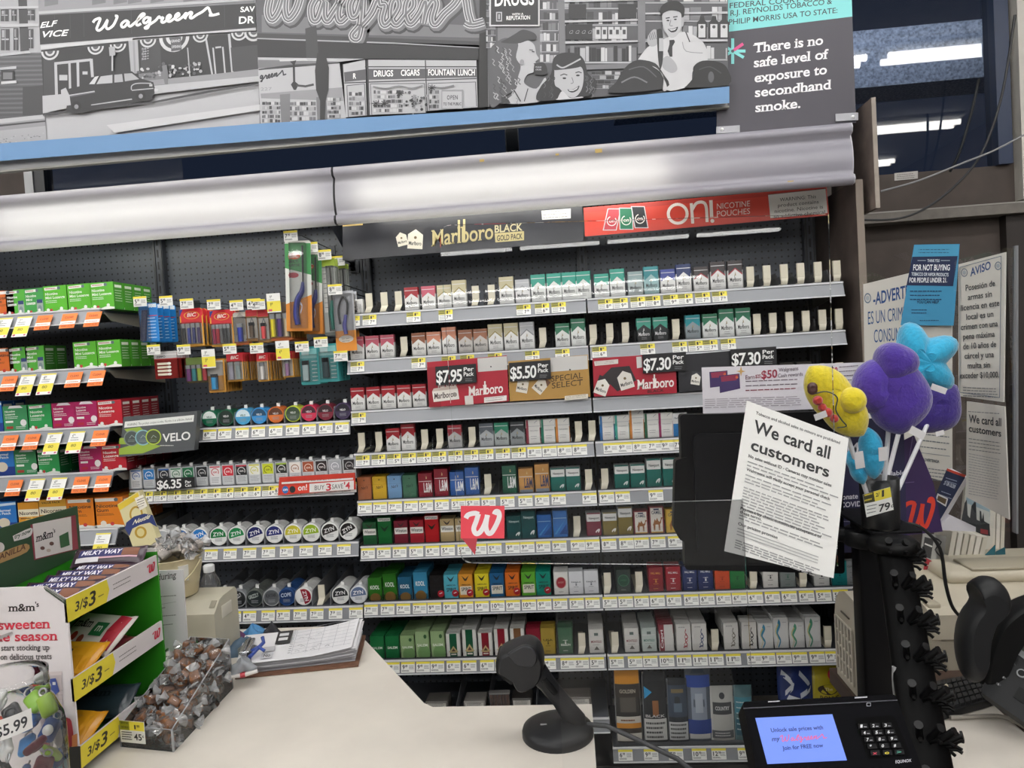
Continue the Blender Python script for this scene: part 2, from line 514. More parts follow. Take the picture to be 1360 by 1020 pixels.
b = MB(); b.box(1.862, 1.884, -.06, YP + .05, 0, 2.14, m_wood); b.box(1.861, 1.885, -.064, -.06, 0, 2.14, mat('#7d7268', .6)); 
tag(b.build('end_panel'), 'dark brown laminate end panel closing the cigarette gondola', 'panel')
p0 = W(1157, 130, Y=-.1); p1 = W(1168, 276, Y=-.1)
b = MB(); b.box(p0.x, p1.x, -.1, .3, p1.z, p0.z, mat('#675b54', .65, noise=.25, scale=18)); b.box(p0.x - .001, p1.x + .001, -.104, -.1, p1.z, p0.z, mat('#8f857c', .6, noise=.15, scale=30)); b.box(p0.x - .02, p1.x, .0, .32, 2.14, p1.z + .002, m_wood)
tag(b.build('wood_board'), 'upright brown wood board with pale sawn edge above the end panel', 'board')
# a floor level plinth for the gondola
tag(MB().box(-1.83, 1.86, .02, YP + .02, 0, .025, m_dark).build('gondola_plinth'), 'black plinth under the shelving gondola', 'plinth')

# ------------------------------------------------------------------ canopy lights
def diffuser_mat():
    m = bpy.data.materials.new('canopy_diffuser'); m.use_nodes = True
    nt = m.node_tree; nt.nodes.clear()
    out = nt.nodes.new('ShaderNodeOutputMaterial'); d = nt.nodes.new('ShaderNodeBsdfDiffuse'); t = nt.nodes.new('ShaderNodeBsdfTranslucent'); mx = nt.nodes.new('ShaderNodeMixShader')
    g = nt.nodes.new('ShaderNodeBsdfGlossy'); g.inputs['Roughness'].default_value = .25; m2 = nt.nodes.new('ShaderNodeMixShader'); m2.inputs[0].default_value = .04
    d.inputs[0].default_value = lin('#93919b'); t.inputs[0].default_value = (.9, .89, .85, 1); mx.inputs[0].default_value = .125
    nt.links.new(d.outputs[0], mx.inputs[1]); nt.links.new(t.outputs[0], mx.inputs[2])
    nt.links.new(mx.outputs[0], m2.inputs[1]); nt.links.new(g.outputs[0], m2.inputs[2]); nt.links.new(m2.outputs[0], out.inputs[0])
    return m
m_diff = diffuser_mat(); m_ctube = emit_mat('canopy_tube', (1, .985, .9), TUBE_L)
def canopy(x0, x1, tx0, tx1, label):
    th = thing('light_canopy', label, 'light', ((x0 + x1) / 2, 0, 2.12), 'canopy lights over the shelves')
    prof = [(-.075, 2.328), (-.098, 2.326), (-.104, 2.312), (-.1, 2.296), (-.083, 2.288), (-.092, 2.262), (-.098, 2.23), (-.099, 2.2), (-.095, 2.172), (-.09, 2.156), (-.104, 2.15), (-.108, 2.136), (-.1, 2.122), (-.08, 2.119)]
    b = MB(); b.loft([[(x, y, z) for y, z in prof] for x in (x0, x1)], m_diff, caps=False, closed=False); b.build('diffuser', th)
    for xx, s in ((x0, -1), (x1, 1)):
        e = MB(); e.prism([(xx, y, z) for y, z in prof] + [(xx, .03, 2.17), (xx, .1, 2.2), (xx, .1, 2.32)], (s * .003, 0, 0), mat('#1e1e22', .5) if xx < .1 else mat('#b9b8bd', .4)); e.build('end_cap', th)
    h = MB(); h.box(x0, x1, .1, .11, 2.2, 2.33, mat('#e8e8e6', .6)); h.box(x0, x1, -.075, .1, 2.325, 2.33, mat('#e8e8e6', .6)); h.build('housing', th)
    t = MB(); t.lathe((tx0, -.03, 2.215), [(.013, 0), (.013, tx1 - tx0)], m_ctube, n=12, axis='x'); t.build('tube', th)
    for xx in (x0 + .1, x1 - .1):
        g = MB(); g.box(xx - .01, xx + .01, .11, YP, 2.2, 2.26, m_steel); g.prism([(xx - .006, .11, 2.2), (xx - .006, YP, 2.08), (xx - .006, YP, 2.2)], (.012, 0, 0), m_steel); g.build('bracket', th)
    return th
c1 = canopy(-1.87, .02, -1.3, -.06, 'white light canopy lit along its length over the lozenge boxes')
c2 = canopy(.028, 1.842, .1, 1.22, 'white light canopy with an unlit end, over the cigarette shelves')
for px, py, s in ((795, 200, .012), (640, 213, .008), (1050, 242, .01), (740, 205, .006)):
    q = W(px, py, Y=-.106); o = MB().box(q.x - s, q.x + s, -.1065, -.1045, q.z - s * .6, q.z + s * .5, mat('#b59a5a', .7)).build('tape_scrap', c2)

# ------------------------------------------------------------------ photo mural above the canopies
YM = -.07
fm = lambda px, py: W(px, py, Y=YM)
th = thing('photo_mural', 'black and white photo mural of old drugstores over a blue strip', 'mural', (fm(480, 180).x, YM, fm(480, 180).z))
x_r = fm(966, 130).x; x_l = fm(-60, 200).x
pb = MB()
zbot = fm(480, 184).z; ztop = 2.95
pb.box(x_l, x_r, YM + .001, YM + .019, zbot, ztop, mat('#9a9a9c', .5))
D = Draw(pb, fm, (0, -1, 0), eps=.00004, lift=-.0008)
K = {0: '#171719', 1: '#242427', 2: '#37373a', 3: '#4f4f53', 4: '#6c6c70', 5: '#86868a', 6: '#9b9b9f', 7: '#aaaaae', 8: '#bcbcbf'}
TOP = -70
# base tones of the four pictures
D.poly(K[4], [(-60, TOP), (53, TOP), (60, 190), (-60, 205)])
D.poly(K[7], [(50, TOP), (340, TOP), (345, 168), (62, 192)])
D.poly(K[1], [(338, TOP), (640, TOP), (649, 150), (345, 168)])
D.poly(K[4], [(640, TOP), (966, TOP), (966, 128), (648, 150)])
# 1: brick block with stone windows
A = Draw(pb, zoomfn(fm, 0, 0, 3.886), (0, -1, 0), eps=.00004, lift=-.0008); A.k = 5
A.poly(K[6], [(-240, -80), (205, -80), (212, 270), (-240, 285)]); A.poly(K[2], [(90, -80), (135, -80), (150, 260), (105, 268)])
A.poly(K[3], [(-240, 285), (215, 275), (232, 590), (-240, 640)])
for i in range(26):
    y = 292 + i * 12
    A.poly(K[2] if i % 2 else K[4], [(-240, y + 6), (216 + i * .6, y - 4), (216 + i * .6, y - 1), (-240, y + 9)])
A.poly(K[2], [(118, 450), (225, 440), (230, 588), (118, 596)])
for x, y, w_, h_ in ((5, 150, 45, 110), (70, 145, 26, 115), (145, 150, 28, 100), (5, 50, 40, 60), (60, 50, 28, 58), (140, 50, 40, 55), (-70, 150, 50, 110), (-140, 150, 50, 110)):
    A.rect(K[2], x, y, x + w_, y + h_); A.rect(K[7], x + 4, y + h_ * .45, x + w_ - 4, y + h_ * .52); A.rect(K[5], x + w_ * .45, y + 4, x + w_ * .55, y + h_)
    A.rect(K[6], x + 6, y + 6, x + w_ * .4, y + h_ * .4)
A.poly(K[7], [(-240, 128), (200, 122), (200, 138), (-240, 146)]); A.poly(K[7], [(-240, 40), (200, 32), (200, 45), (-240, 52)])
A.poly(K[7], [(0, 280), (150, 262), (160, 275), (0, 292)])
A.rect(K[1], 8, 365, 76, 415); A.rect(K[4], 18, 375, 66, 410); A.poly(K[8], [(8, 422), (86, 416), (88, 430), (8, 436)]); A.poly(K[7], [(0, 350), (86, 342), (86, 356), (0, 362)])
A.poly(K[7], [(-240, 640), (232, 592), (236, 612), (-240, 665)]); A.poly(K[5], [(-240, 665), (236, 612), (240, 705), (-240, 720)])
A.poly(K[2], [(-240, 668), (236, 622), (236, 630), (-240, 680)]); A.poly(K[6], [(-240, 700), (240, 650), (242, 760), (-240, 790)])
for i in range(60):
    x = random.uniform(-100, 235); y = 720 - x * .12 + random.uniform(-10, 45)
    A.rect(random.choice((K[3], K[4], K[7])), x, y, x + random.uniform(3, 12), y + 3)
# 2: drugstore front and sedan
A.k += 2
A.poly(K[5], [(200, -80), (1312, -80), (1312, 0), (205, 66)])
for x in (235, 480, 590, 665, 780, 950, 1050): A.poly(K[4], [(x, -80), (x + 70, -80), (x + 70, 26 - (x - 205) * .03), (x, 38 - (x - 205) * .03)])
A.poly(K[7], [(205, 62), (1312, -8), (1312, 6), (205, 76)]); A.poly(K[4], [(207, 76), (1315, 8), (1315, 22), (207, 90)])
A.poly(K[1], [(207, 82), (1318, 20), (1325, 148), (212, 234)])
for x in (285, 365, 435, 680, 1160): A.poly(K[2], [(x, 80 - (x - 285) * .056), (x + 3, 80 - (x - 285) * .056), (x + 5, 205 - (x - 285) * .07), (x + 2, 205 - (x - 285) * .07)])
A.text('#f2f2f2', 'ELF', (212, 148), (300, 136), 30, .03, .2, vdir=(.12, -1)); A.text('#f2f2f2', 'VICE', (222, 196), (358, 186), 32, .03, .2, vdir=(.12, -1))
A.text('#f2f2f2', 'SAV', (1244, 66), (1318, 62), 28, .03, vdir=(.05, -1)); A.text('#f2f2f2', 'DR', (1236, 126), (1316, 122), 38, .05, vdir=(.05, -1))
script(A, '#f4f4f4', SCRIPT, (485, 168), (1136, 128), (0, -88), 13)
A.poly(K[7], [(214, 234), (1325, 146), (1326, 160), (700, 200), (216, 262)]); A.poly(K[8], [(216, 240), (690, 198), (690, 212), (216, 258)])
A.poly(K[1], [(218, 262), (690, 212), (1200, 172), (1340, 165), (1342, 370), (1110, 395), (860, 440), (560, 470), (230, 500)])
A.poly(K[2], [(230, 300), (288, 296), (290, 495), (232, 498)])
for pts in ([(286, 325), (475, 305), (478, 318), (288, 338)], [(286, 330), (300, 328), (305, 490), (290, 492)], [(358, 322), (370, 320), (374, 480), (362, 482)], [(400, 318), (414, 316), (416, 470), (404, 472)], [(468, 308), (484, 306), (490, 400), (476, 402)], [(1060, 190), (1070, 188), (1105, 392), (1096, 394)], [(1115, 245), (1145, 242), (1147, 250), (1117, 254)], [(1180, 180), (1192, 178), (1210, 378), (1198, 380)], [(1100, 250), (1108, 250), (1122, 392), (1114, 393)], [(1150, 246), (1158, 245), (1170, 386), (1162, 388)], [(970, 250), (976, 250), (988, 400), (982, 400)]):
    A.poly(K[7], pts)
A.rect(K[7], 312, 390, 354, 418); A.rect(K[7], 432, 372, 458, 388)
A.poly(K[6], [(668, 215), (716, 210), (724, 380), (682, 385)]); A.poly(K[5], [(690, 214), (700, 213), (708, 383), (698, 384)])
A.poly(K[2], [(730, 225), (830, 212), (842, 400), (735, 412)]); A.poly(K[2], [(1195, 250), (1335, 235), (1340, 362), (1205, 372)])
for x, y, r in ((265, 268, 46), (500, 244, 42), (615, 232, 42), (770, 208, 42), (905, 195, 78), (1040, 184, 40), (1240, 172, 42), (1315, 168, 50)):
    for q, c in ((r, K[8]), (r * .78, K[2]), (r * .55, K[8]), (r * .34, K[3])):
        A.k += 1; A.raw([(x + q * math.cos(math.pi * t / 12), y + q * math.sin(math.pi * t / 12) - (q * math.cos(math.pi * t / 12)) * .07) for t in range(13)], [tuple(range(13))], c)
A.poly(K[3], [(886, 198), (940, 194), (944, 262), (890, 270)]); A.text(K[8], 'GRAND', (890, 224), (936, 220), 14, .03); A.text(K[8], 'OPENING', (892, 254), (940, 250), 14, .03)
for i in range(5): A.text(K[7], '56+', (738 + i % 2 * 4, 262 + i * 13), (776, 258 + i * 13), 9, .04)
A.poly(K[4], [(722, 385), (870, 370), (875, 410), (725, 425)])
for i in range(70):
    x = random.uniform(722, 1045); y = 402 - (x - 722) * .1 + random.uniform(-45, 12)
    if 842 < x < 885: continue
    A.circ(random.choice((K[8], K[6], K[3], K[2], K[7])), x, y, random.uniform(4, 11), random.uniform(4, 9), n=8)
A.poly(K[5], [(745, 424), (1110, 388), (1200, 378), (1342, 362), (1343, 400), (870, 440), (750, 452)])
A.poly(K[4], [(845, 345), (868, 340), (878, 395), (874, 450), (862, 452), (850, 400)]); A.circ(K[3], 852, 335, 9, n=10)
A.poly(K[7], [(230, 500), (560, 470), (1343, 398), (1346, 425), (560, 520), (232, 590)])
A.poly(K[2], [(232, 590), (800, 528), (950, 498), (1100, 470), (1346, 432), (1346, 440), (1100, 482), (940, 512), (800, 538), (232, 602)])
A.poly(K[8], [(560, 650), (1346, 545), (1347, 575), (600, 690)])
A.poly(K[1], [(348, 585), (420, 592), (560, 560), (800, 520), (790, 495), (600, 470), (360, 530)])           # shade under the sedan as printed
A.poly(K[1], [(326, 478), (345, 468), (470, 440), (502, 398), (540, 380), (640, 370), (690, 374), (735, 410), (800, 430), (808, 460), (806, 496), (770, 520), (640, 540), (480, 560), (374, 565), (345, 545)])
A.poly(K[7], [(325, 470), (350, 458), (370, 500), (376, 548), (345, 552), (328, 520)])
A.poly(K[8], [(470, 440), (500, 402), (520, 398), (498, 440)]); A.poly(K[7], [(508, 440), (530, 400), (590, 392), (590, 434)]); A.poly(K[6], [(600, 432), (600, 392), (640, 388), (645, 428)]); A.poly(K[6], [(654, 426), (650, 386), (690, 384), (728, 414)])
A.poly(K[3], [(372, 500), (500, 478), (502, 484), (374, 508)]); A.poly(K[7], [(362, 496), (498, 474), (500, 480), (362, 502)]); A.poly(K[7], [(480, 545), (690, 514), (692, 520), (480, 550)])
A.stroke(K[7], [(688, 470), (690, 448), (720, 436), (790, 436)], 5, 4); A.stroke(K[7], [(690, 472), (800, 462)], 5)
for x, y in ((405, 556), (736, 502)):
    A.circ(K[0], x, y, 26, 28); A.circ(K[5], x, y, 11, 12)
A.poly(K[8], [(806, 462), (826, 466), (822, 478), (806, 478)]); A.rect(K[7], 780, 440, 796, 452)
A.poly(K[6], [(572, 250), (604, 246), (606, 292), (576, 296)]); A.rect(K[7], 586, 290, 594, 372)
# 3: neon sign over a shop window
N = Draw(pb, zoomfn(fm, 330, 0, 4.121), (0, -1, 0), eps=.00004, lift=-.0008); N.k = A.k
N.poly(K[3], [(35, -290), (1290, -290), (1275, 250), (55, 215)]); N.poly(K[4], [(80, 90), (1270, 150), (1270, 215), (80, 185)]); N.poly(K[2], [(55, 190), (1275, 235), (1275, 255), (55, 215)])
N.poly(K[6], [(55, 215), (800, 240), (1275, 268), (1275, 272), (800, 248), (55, 222)])
N.poly(K[0], [(1270, -290), (1330, -290), (1325, 590), (1262, 596)]); N.poly(K[5], [(1305, -290), (1312, -290), (1322, 590), (1314, 590)])
nb, nr, nv = (80, 127), (1290, 352), (0, -365)
for w_, c, dx, dy in ((74, K[2], 14, 16), (60, K[4], 8, 10), (48, K[8], 0, 0), (37, K[3], 0, 0), (22, K[8], 0, 0), (12, K[4], 0, 0)):
    script(N, c, SCRIPT, (nb[0] + dx, nb[1] + dy), (nr[0] + dx, nr[1] + dy), nv, w_)
N.poly(K[1], [(55, 222), (1262, 272), (1262, 335), (640, 330), (60, 318)])
N.poly(K[2], [(318, 165), (378, 148), (392, 330), (325, 340)]); N.poly(K[7], [(60, 322), (640, 330), (520, 345), (62, 385)])
N.poly(K[4], [(62, 335), (500, 345), (500, 352), (62, 382)]); N.poly(K[8], [(175, 332), (320, 328), (335, 340), (180, 344)])
N.poly(K[7], [(62, 392), (505, 355), (540, 655), (190, 680), (74, 690)])
N.poly(K[5], [(75, 520), (520, 485), (524, 560), (78, 545)]); N.poly(K[2], [(72, 384), (238, 362), (500, 348), (500, 356), (240, 372), (72, 392)])
script(N, '#303036', SCRIPT[2:], (-20, 462), (215, 445), (0, -52), 7); N.text(K[5], '227', (76, 504), (136, 502), 18)
N.poly(K[1], [(235, 345), (270, 338), (262, 360), (264, 455), (282, 470), (268, 500), (256, 500), (240, 470), (252, 455), (250, 360)]); N.stroke(K[2], [(270, 475), (320, 480), (365, 470)], 12)
N.poly(K[4], [(180, 525), (236, 520), (236, 675), (188, 680)]); N.poly(K[4], [(378, 540), (432, 536), (440, 660), (384, 665)])
def goods(d, x0, y0, x1, y1, rows, n, cols=(K[2], K[4], K[6], K[8], K[3]), slope=0.0):
    """shelves of goods as printed in the picture"""
    h = (y1 - y0) / rows
    for r_ in range(rows):
        x = x0
        while x < x1 - 2:
            w_ = (x1 - x0) / n * random.uniform(.5, 1.5); w_ = min(w_, x1 - x)
            yy = y0 + r_ * h + slope * (x - x0)
            d.k -= 1; d.rect(random.choice(cols), x, yy + h * random.uniform(.08, .3), x + w_ * .9, yy + h * .86); x += w_
        d.k += 1; yy = y0 + r_ * h
        d.poly(cols[2], [(x0, yy + h * .88), (x1, yy + h * .88 + slope * (x1 - x0)), (x1, yy + h * .96 + slope * (x1 - x0)), (x0, yy + h * .96)]); d.k += 1
goods(N, 84, 560, 184, 680, 5, 8); goods(N, 236, 560, 378, 670, 4, 9); goods(N, 440, 540, 512, 655, 5, 5)
N.poly(K[1], [(372, 395), (385, 300), (430, 310), (448, 380), (446, 500), (430, 560), (426, 660), (400, 662), (400, 560), (378, 500)])
N.poly(K[7], [(525, 362), (645, 336), (655, 640), (540, 650)]); N.poly(K[7], [(655, 336), (1250, 340), (1258, 595), (665, 638)])
N.poly(K[3], [(530, 405), (648, 388), (652, 446), (534, 458)]); N.poly(K[3], [(658, 386), (1250, 386), (1252, 432), (660, 446)])
N.poly(K[2], [(653, 336), (662, 336), (672, 640), (662, 640)]); N.poly(K[2], [(970, 340), (976, 340), (986, 618), (980, 618)])
N.poly(K[2], [(645, 372), (1252, 372), (1252, 378), (645, 378)]); N.poly(K[2], [(532, 460), (1252, 436), (1252, 442), (532, 466)])
N.text('#f0f0f0', 'DRUGS', (692, 428), (798, 426), 34, .02); N.text('#f0f0f0', 'CIGARS', (840, 424), (942, 422), 34, .02); N.text('#f0f0f0', 'FOUNTAIN', (988, 422), (1136, 421), 34, .02); N.text('#f0f0f0', 'LUNCH', (1150, 422), (1242, 422), 34, .02); N.text('#f0f0f0', 'R', (580, 440), (596, 438), 30, .02)
for q in ([(676, 470), (966, 468), (974, 625), (684, 636)], [(990, 468), (1244, 460), (1250, 590), (996, 612)], [(548, 480), (640, 470), (648, 640), (556, 648)]):
    N.poly(K[3], [(q[0][0] - 4, q[0][1] - 4), (q[1][0] + 4, q[1][1] - 4), (q[2][0] + 4, q[2][1]), (q[3][0] - 4, q[3][1])]); N.poly(K[7], q)
goods(N, 692, 500, 850, 625, 5, 10); goods(N, 558, 510, 640, 640, 5, 6); goods(N, 996, 500, 1050, 605, 4, 4)
for x, y in ((835, 520), (705, 575), (750, 575), (1010, 490)):
    for a in range(4): N.stroke(K[1], [(x - 22 * math.cos(a * .8), y - 18 * math.sin(a * .8)), (x + 22 * math.cos(a * .8), y + 18 * math.sin(a * .8))], 4)
for i in range(46): N.circ(random.choice((K[1], K[3], K[5])), random.gauss(912, 28), random.gauss(570, 26), random.uniform(3, 9), n=7)
N.stroke(K[4], [(690, 485), (760, 495), (830, 482), (900, 494), (960, 480)], 6, 4); N.stroke(K[4], [(995, 480), (1060, 492), (1130, 478)], 6, 4)
N.rect(K[5], 1062, 502, 1180, 606); N.rect(K[7], 1066, 512, 1172, 604); N.text(K[2], 'OPEN', (1092, 556), (1150, 555), 24, .02, sp=1.2); N.text(K[2], 'TO THE PUBLIC', (1072, 588), (1170, 586), 16, .02)
# 4: counter scene with customers and druggist
C = Draw(pb, zoomfn(fm, 640, 0, 4.121), (0, -1, 0), eps=.00004, lift=-.0008); C.k = N.k
C.poly(K[3], [(25, -290), (1340, -290), (1340, 490), (40, 585)])
C.poly(K[4], [(90, 160), (330, 160), (330, 380), (90, 380)])
goods(C, 320, -100, 420, 360, 8, 6); goods(C, 450, -20, 850, 250, 3, 14); goods(C, 470, 255, 850, 365, 1, 16, (K[1], K[4], K[7], K[8], K[2])); goods(C, 890, -60, 1336, 240, 3, 10); goods(C, 1150, 250, 1336, 350, 1, 6); goods(C, 600, 400, 860, 500, 4, 10, (K[1], K[3], K[6], K[7], K[2]))
goods(C, 28, -60, 80, 280, 10, 4)
C.rect(K[1], 475, 40, 570, 122); C.rect(K[1], 745, 40, 842, 118); C.rect(K[1], 460, 150, 604, 236)
for i in range(4): C.text(K[5], 'Q', (478 + i * 34, 205), (500 + i * 34, 195), 18)
for x in (620, 655, 690, 725, 762): C.rect(K[8], x, 165, x + 28, 230); C.rect(K[2], x + 6, 180, x + 22, 205)
for x in (1170, 1235, 1290): C.poly(K[1], [(x, 228), (x, 140), (x + 14, 128), (x + 18, 105), (x + 38, 105), (x + 42, 128), (x + 54, 140), (x + 54, 228)]); C.rect(K[8], x + 8, 150, x + 46, 222); C.circ(K[2], x + 27, 165, 9)
for y in (20, 130, 245): C.poly(K[7], [(450, y), (850, y - 8), (850, y + 2), (450, y + 12)])
for y in (88, 238): C.poly(K[7], [(890, y), (1336, y - 6), (1336, y + 6), (890, y + 10)])
C.poly(K[4], [(410, -290), (446, -290), (458, 310), (424, 310)]); C.poly(K[4], [(845, -290), (888, -290), (892, 310), (852, 310)])
C.rect(K[8], 45, -200, 318, 162); C.rect(K[1], 54, -200, 310, 154)
C.text('#eeeeee', 'DRUGS', (75, 52), (288, 44), 78, .05); C.text('#e8e8e8', 'WITH A', (168, 103), (230, 100), 12, .03); C.text('#e8e8e8', 'REPUTATION', (138, 128), (266, 124), 22, .03)
C.rect(K[7], 82, 84, 114, 136); C.rect(K[1], 88, 90, 108, 130); C.rect(K[7], 94, 96, 102, 124)
C.poly(K[4], [(560, 372), (860, 362), (860, 388), (560, 398)])
def blob(d, c, pts): d.poly(c, smooth_path(pts + pts[:1], 4)[:-1])
# woman in profile
blob(C, K[7], [(195, 250), (250, 238), (288, 262), (300, 312), (314, 338), (296, 352), (300, 368), (288, 380), (285, 410), (250, 425), (235, 470), (300, 500), (350, 440), (345, 560), (130, 580), (180, 520), (190, 420), (180, 320)])
blob(C, K[3], [(40, 330), (60, 270), (130, 225), (200, 250), (190, 330), (215, 380), (200, 440), (190, 500), (130, 540), (100, 580), (48, 585)])
blob(C, K[2], [(190, 200), (230, 180), (290, 200), (300, 230), (250, 240), (200, 255), (110, 250), (140, 230)])
for i in range(44):
    x = random.gauss(130, 42); y = random.uniform(260, 560)
    if 45 < x < 205: C.stroke(random.choice((K[7], K[6], K[2], K[5])), [(x, y), (x + 12, y + 10), (x + 4, y + 24), (x + 16, y + 36)], 4, 3)
C.stroke(K[2], [(262, 290), (282, 292)], 4); C.stroke(K[2], [(286, 366), (300, 364)], 4); C.circ(K[5], 222, 358, 12, 16); C.stroke(K[2], [(276, 300), (290, 302)], 6)
blob(C, K[1], [(290, 365), (340, 360), (360, 400), (350, 425), (290, 420)]); C.text(K[7], 'PLEASE', (296, 388), (328, 388), 8, .03); C.text(K[7], 'ORDER', (296, 402), (328, 402), 8, .03)
C.poly(K[2], [(110, 540), (150, 560), (160, 580), (110, 584)]); C.stroke(K[2], [(180, 510), (215, 570)], 6); C.stroke(K[2], [(255, 500), (235, 570)], 5)
# smiling young woman
blob(C, K[1], [(330, 480), (380, 420), (392, 340), (440, 308), (520, 312), (560, 350), (580, 420), (625, 460), (600, 530), (540, 545), (330, 568), (300, 540)])
blob(C, K[7], [(398, 400), (420, 398), (470, 392), (530, 380), (552, 400), (556, 450), (545, 505), (520, 540), (490, 550), (455, 530), (425, 500), (400, 478)])
blob(C, K[1], [(400, 402), (398, 350), (450, 318), (530, 325), (552, 362), (540, 382), (480, 394)]); C.stroke(K[7], [(410, 372), (440, 388), (480, 372), (540, 340)], 8, 4)
C.stroke(K[1], [(430, 430), (450, 422), (468, 428)], 5); C.stroke(K[1], [(512, 415), (530, 410), (545, 416)], 5); C.circ(K[1], 452, 445, 10, 5); C.circ(K[1], 525, 430, 10, 5)
C.stroke(K[4], [(492, 440), (500, 468), (486, 474)], 4, 3); blob(C, K[1], [(468, 505), (500, 505), (532, 485), (525, 508), (500, 522), (478, 518)]); C.poly(K[8], [(474, 507), (500, 508), (528, 490), (520, 504), (500, 514), (480, 514)])
blob(C, K[8], [(415, 555), (440, 515), (480, 550), (520, 548), (545, 545), (545, 552), (415, 562)])
for i in range(26):
    x = random.choice((random.uniform(320, 395), random.uniform(562, 618))); y = random.uniform(430, 530); C.stroke(random.choice((K[3], K[2], K[4])), [(x, y), (x + 8, y + 14), (x - 2, y + 28)], 4, 3)
# druggist in a white coat
blob(C, K[8], [(850, 345), (900, 280), (960, 250), (1010, 225), (1100, 195), (1190, 240), (1225, 300), (1220, 360), (1150, 400), (1140, 470), (1110, 495), (1000, 508), (960, 380), (890, 350)])
blob(C, K[7], [(980, 110), (1000, 80), (1060, 70), (1090, 100), (1086, 170), (1060, 215), (1030, 228), (1000, 200), (984, 160)])
blob(C, K[0], [(975, 110), (970, 70), (1000, 38), (1060, 28), (1100, 60), (1098, 110), (1086, 130), (1080, 92), (1030, 80), (992, 92)])
C.stroke(K[1], [(1000, 122), (1022, 118)], 6); C.stroke(K[1], [(1040, 116), (1064, 112)], 6); C.circ(K[1], 1012, 134, 8, 4); C.circ(K[1], 1052, 128, 8, 4); C.stroke(K[4], [(1028, 130), (1022, 160), (1038, 162)], 4, 3)
blob(C, K[1], [(1010, 180), (1040, 178), (1066, 168), (1056, 192), (1030, 198)]); C.poly(K[8], [(1016, 182), (1040, 181), (1060, 173), (1050, 186), (1030, 190)])
blob(C, K[6], [(1084, 120), (1100, 118), (1096, 160), (1084, 165)])
C.poly(K[1], [(1020, 240), (1045, 238), (1050, 250), (1036, 275), (1036, 330), (1022, 330), (1010, 300), (1020, 262)]); C.stroke(K[2], [(1108, 195), (1130, 250)], 6); C.stroke(K[5], [(1090, 250), (1110, 300), (1200, 310)], 4, 3)
blob(C, K[6], [(905, 215), (930, 185), (952, 190), (955, 260), (920, 275), (900, 250)]); blob(C, K[6], [(980, 345), (1010, 325), (1050, 360), (1062, 400), (1030, 418), (985, 390)])
for i in range(4): C.stroke(K[3], [(908 + i * 10, 205 - i * 3), (918 + i * 10, 240 - i * 2)], 3)
blob(C, K[1], [(950, 185), (975, 180), (985, 220), (985, 340), (970, 400), (958, 330)]); C.rect(K[7], 964, 230, 986, 300)
blob(C, K[1], [(730, 470), (780, 390), (840, 350), (930, 360), (985, 420), (1000, 500), (700, 525)]); C.stroke(K[4], [(760, 470), (830, 440), (900, 470)], 8, 4); C.stroke(K[3], [(800, 400), (880, 385), (950, 440)], 6, 4)
blob(C, K[8], [(925, 380), (960, 400), (1000, 470), (1005, 510), (985, 510), (985, 430)])
blob(C, K[0], [(1110, 490), (1150, 440), (1150, 385), (1200, 352), (1290, 360), (1336, 400), (1338, 482), (1120, 498)]); C.stroke(K[2], [(1180, 400), (1240, 385), (1300, 420)], 6, 4); C.circ(K[3], 1245, 440, 16, 30)
# blue strip
D.k = C.k + 2
D.poly(mat('#5f86b0', .5), [(-60, 199), (345, 168), (649, 150), (966, 119), (966, 141), (480, 180), (-60, 222)])
print('mural layers', D.k)
pb.build('picture_panel', th)
e = MB(); e.box(x_l, x_r + .004, YM - .004, YM + .02, zbot - .006, zbot + .0, mat('#8f8d88', .4, metal=.3)); e.build('edge_strip', th)

# ------------------------------------------------------------------ court statement sign clipped on the canopy end
YS = -.045
fs = lambda px, py: W(px, py, Y=YS)
th = thing('statement_sign', 'dark sign with teal heading about secondhand smoke clipped on the canopy end', 'sign', fs(1045, 172))
b = MB(); q = [fs(952, 178), fs(1137, 163), fs(1129, -60), fs(952, -60)]
m_char = mat('#403d46', .5)
b.prism(q, (0, .004, 0), m_char)
D = Draw(b, fs, (0, -1, 0), lift=.0002)
D.poly(mat('#7fd0cf', .5), [(952, -60), (1129, -60), (1132, 22), (961, 43)])
for t, x0, y0, x1, y1 in (('FEDERAL COURT ORDERS', 969, 11, 1112, -2), ('R.J. REYNOLDS TOBACCO &', 970, 21, 1105, 5), ('PHILIP MORRIS USA TO STATE:', 968, 33, 1112, 17)):
    D.text('#33343c', t, (x0, y0), (x1, y1), 7.4, .01, vdir=(.02, -1))
for t, x0, y0, x1, y1 in (('There is no', 1000, 70, 1093, 59), ('safe level of', 1001, 89.5, 1100, 77.5), ('exposure to', 1002, 109.5, 1098, 98), ('secondhand', 1002.5, 129, 1104, 118), ('smoke.', 1003, 149, 1063, 143)):
    D.text('#f1eff2', t, (x0, y0), (x1, y1), 13, .035, vdir=(.03, -1), res=4, serif=1)
for a, c in ((90, '#7fd0cf'), (150, '#7fd0cf'), (210, '#7fd0cf'), (270, '#7fd0cf'), (330, '#7fd0cf'), (0, '#7fd0cf'), (35, '#d24a86')):
    ca, sa = math.cos(math.radians(a)), math.sin(math.radians(a)); D.stroke(c, [(973 + 2 * ca, 68 - 2 * sa), (973 + 17 * ca, 68 - 17 * sa)], 4)
b.build('board', th)
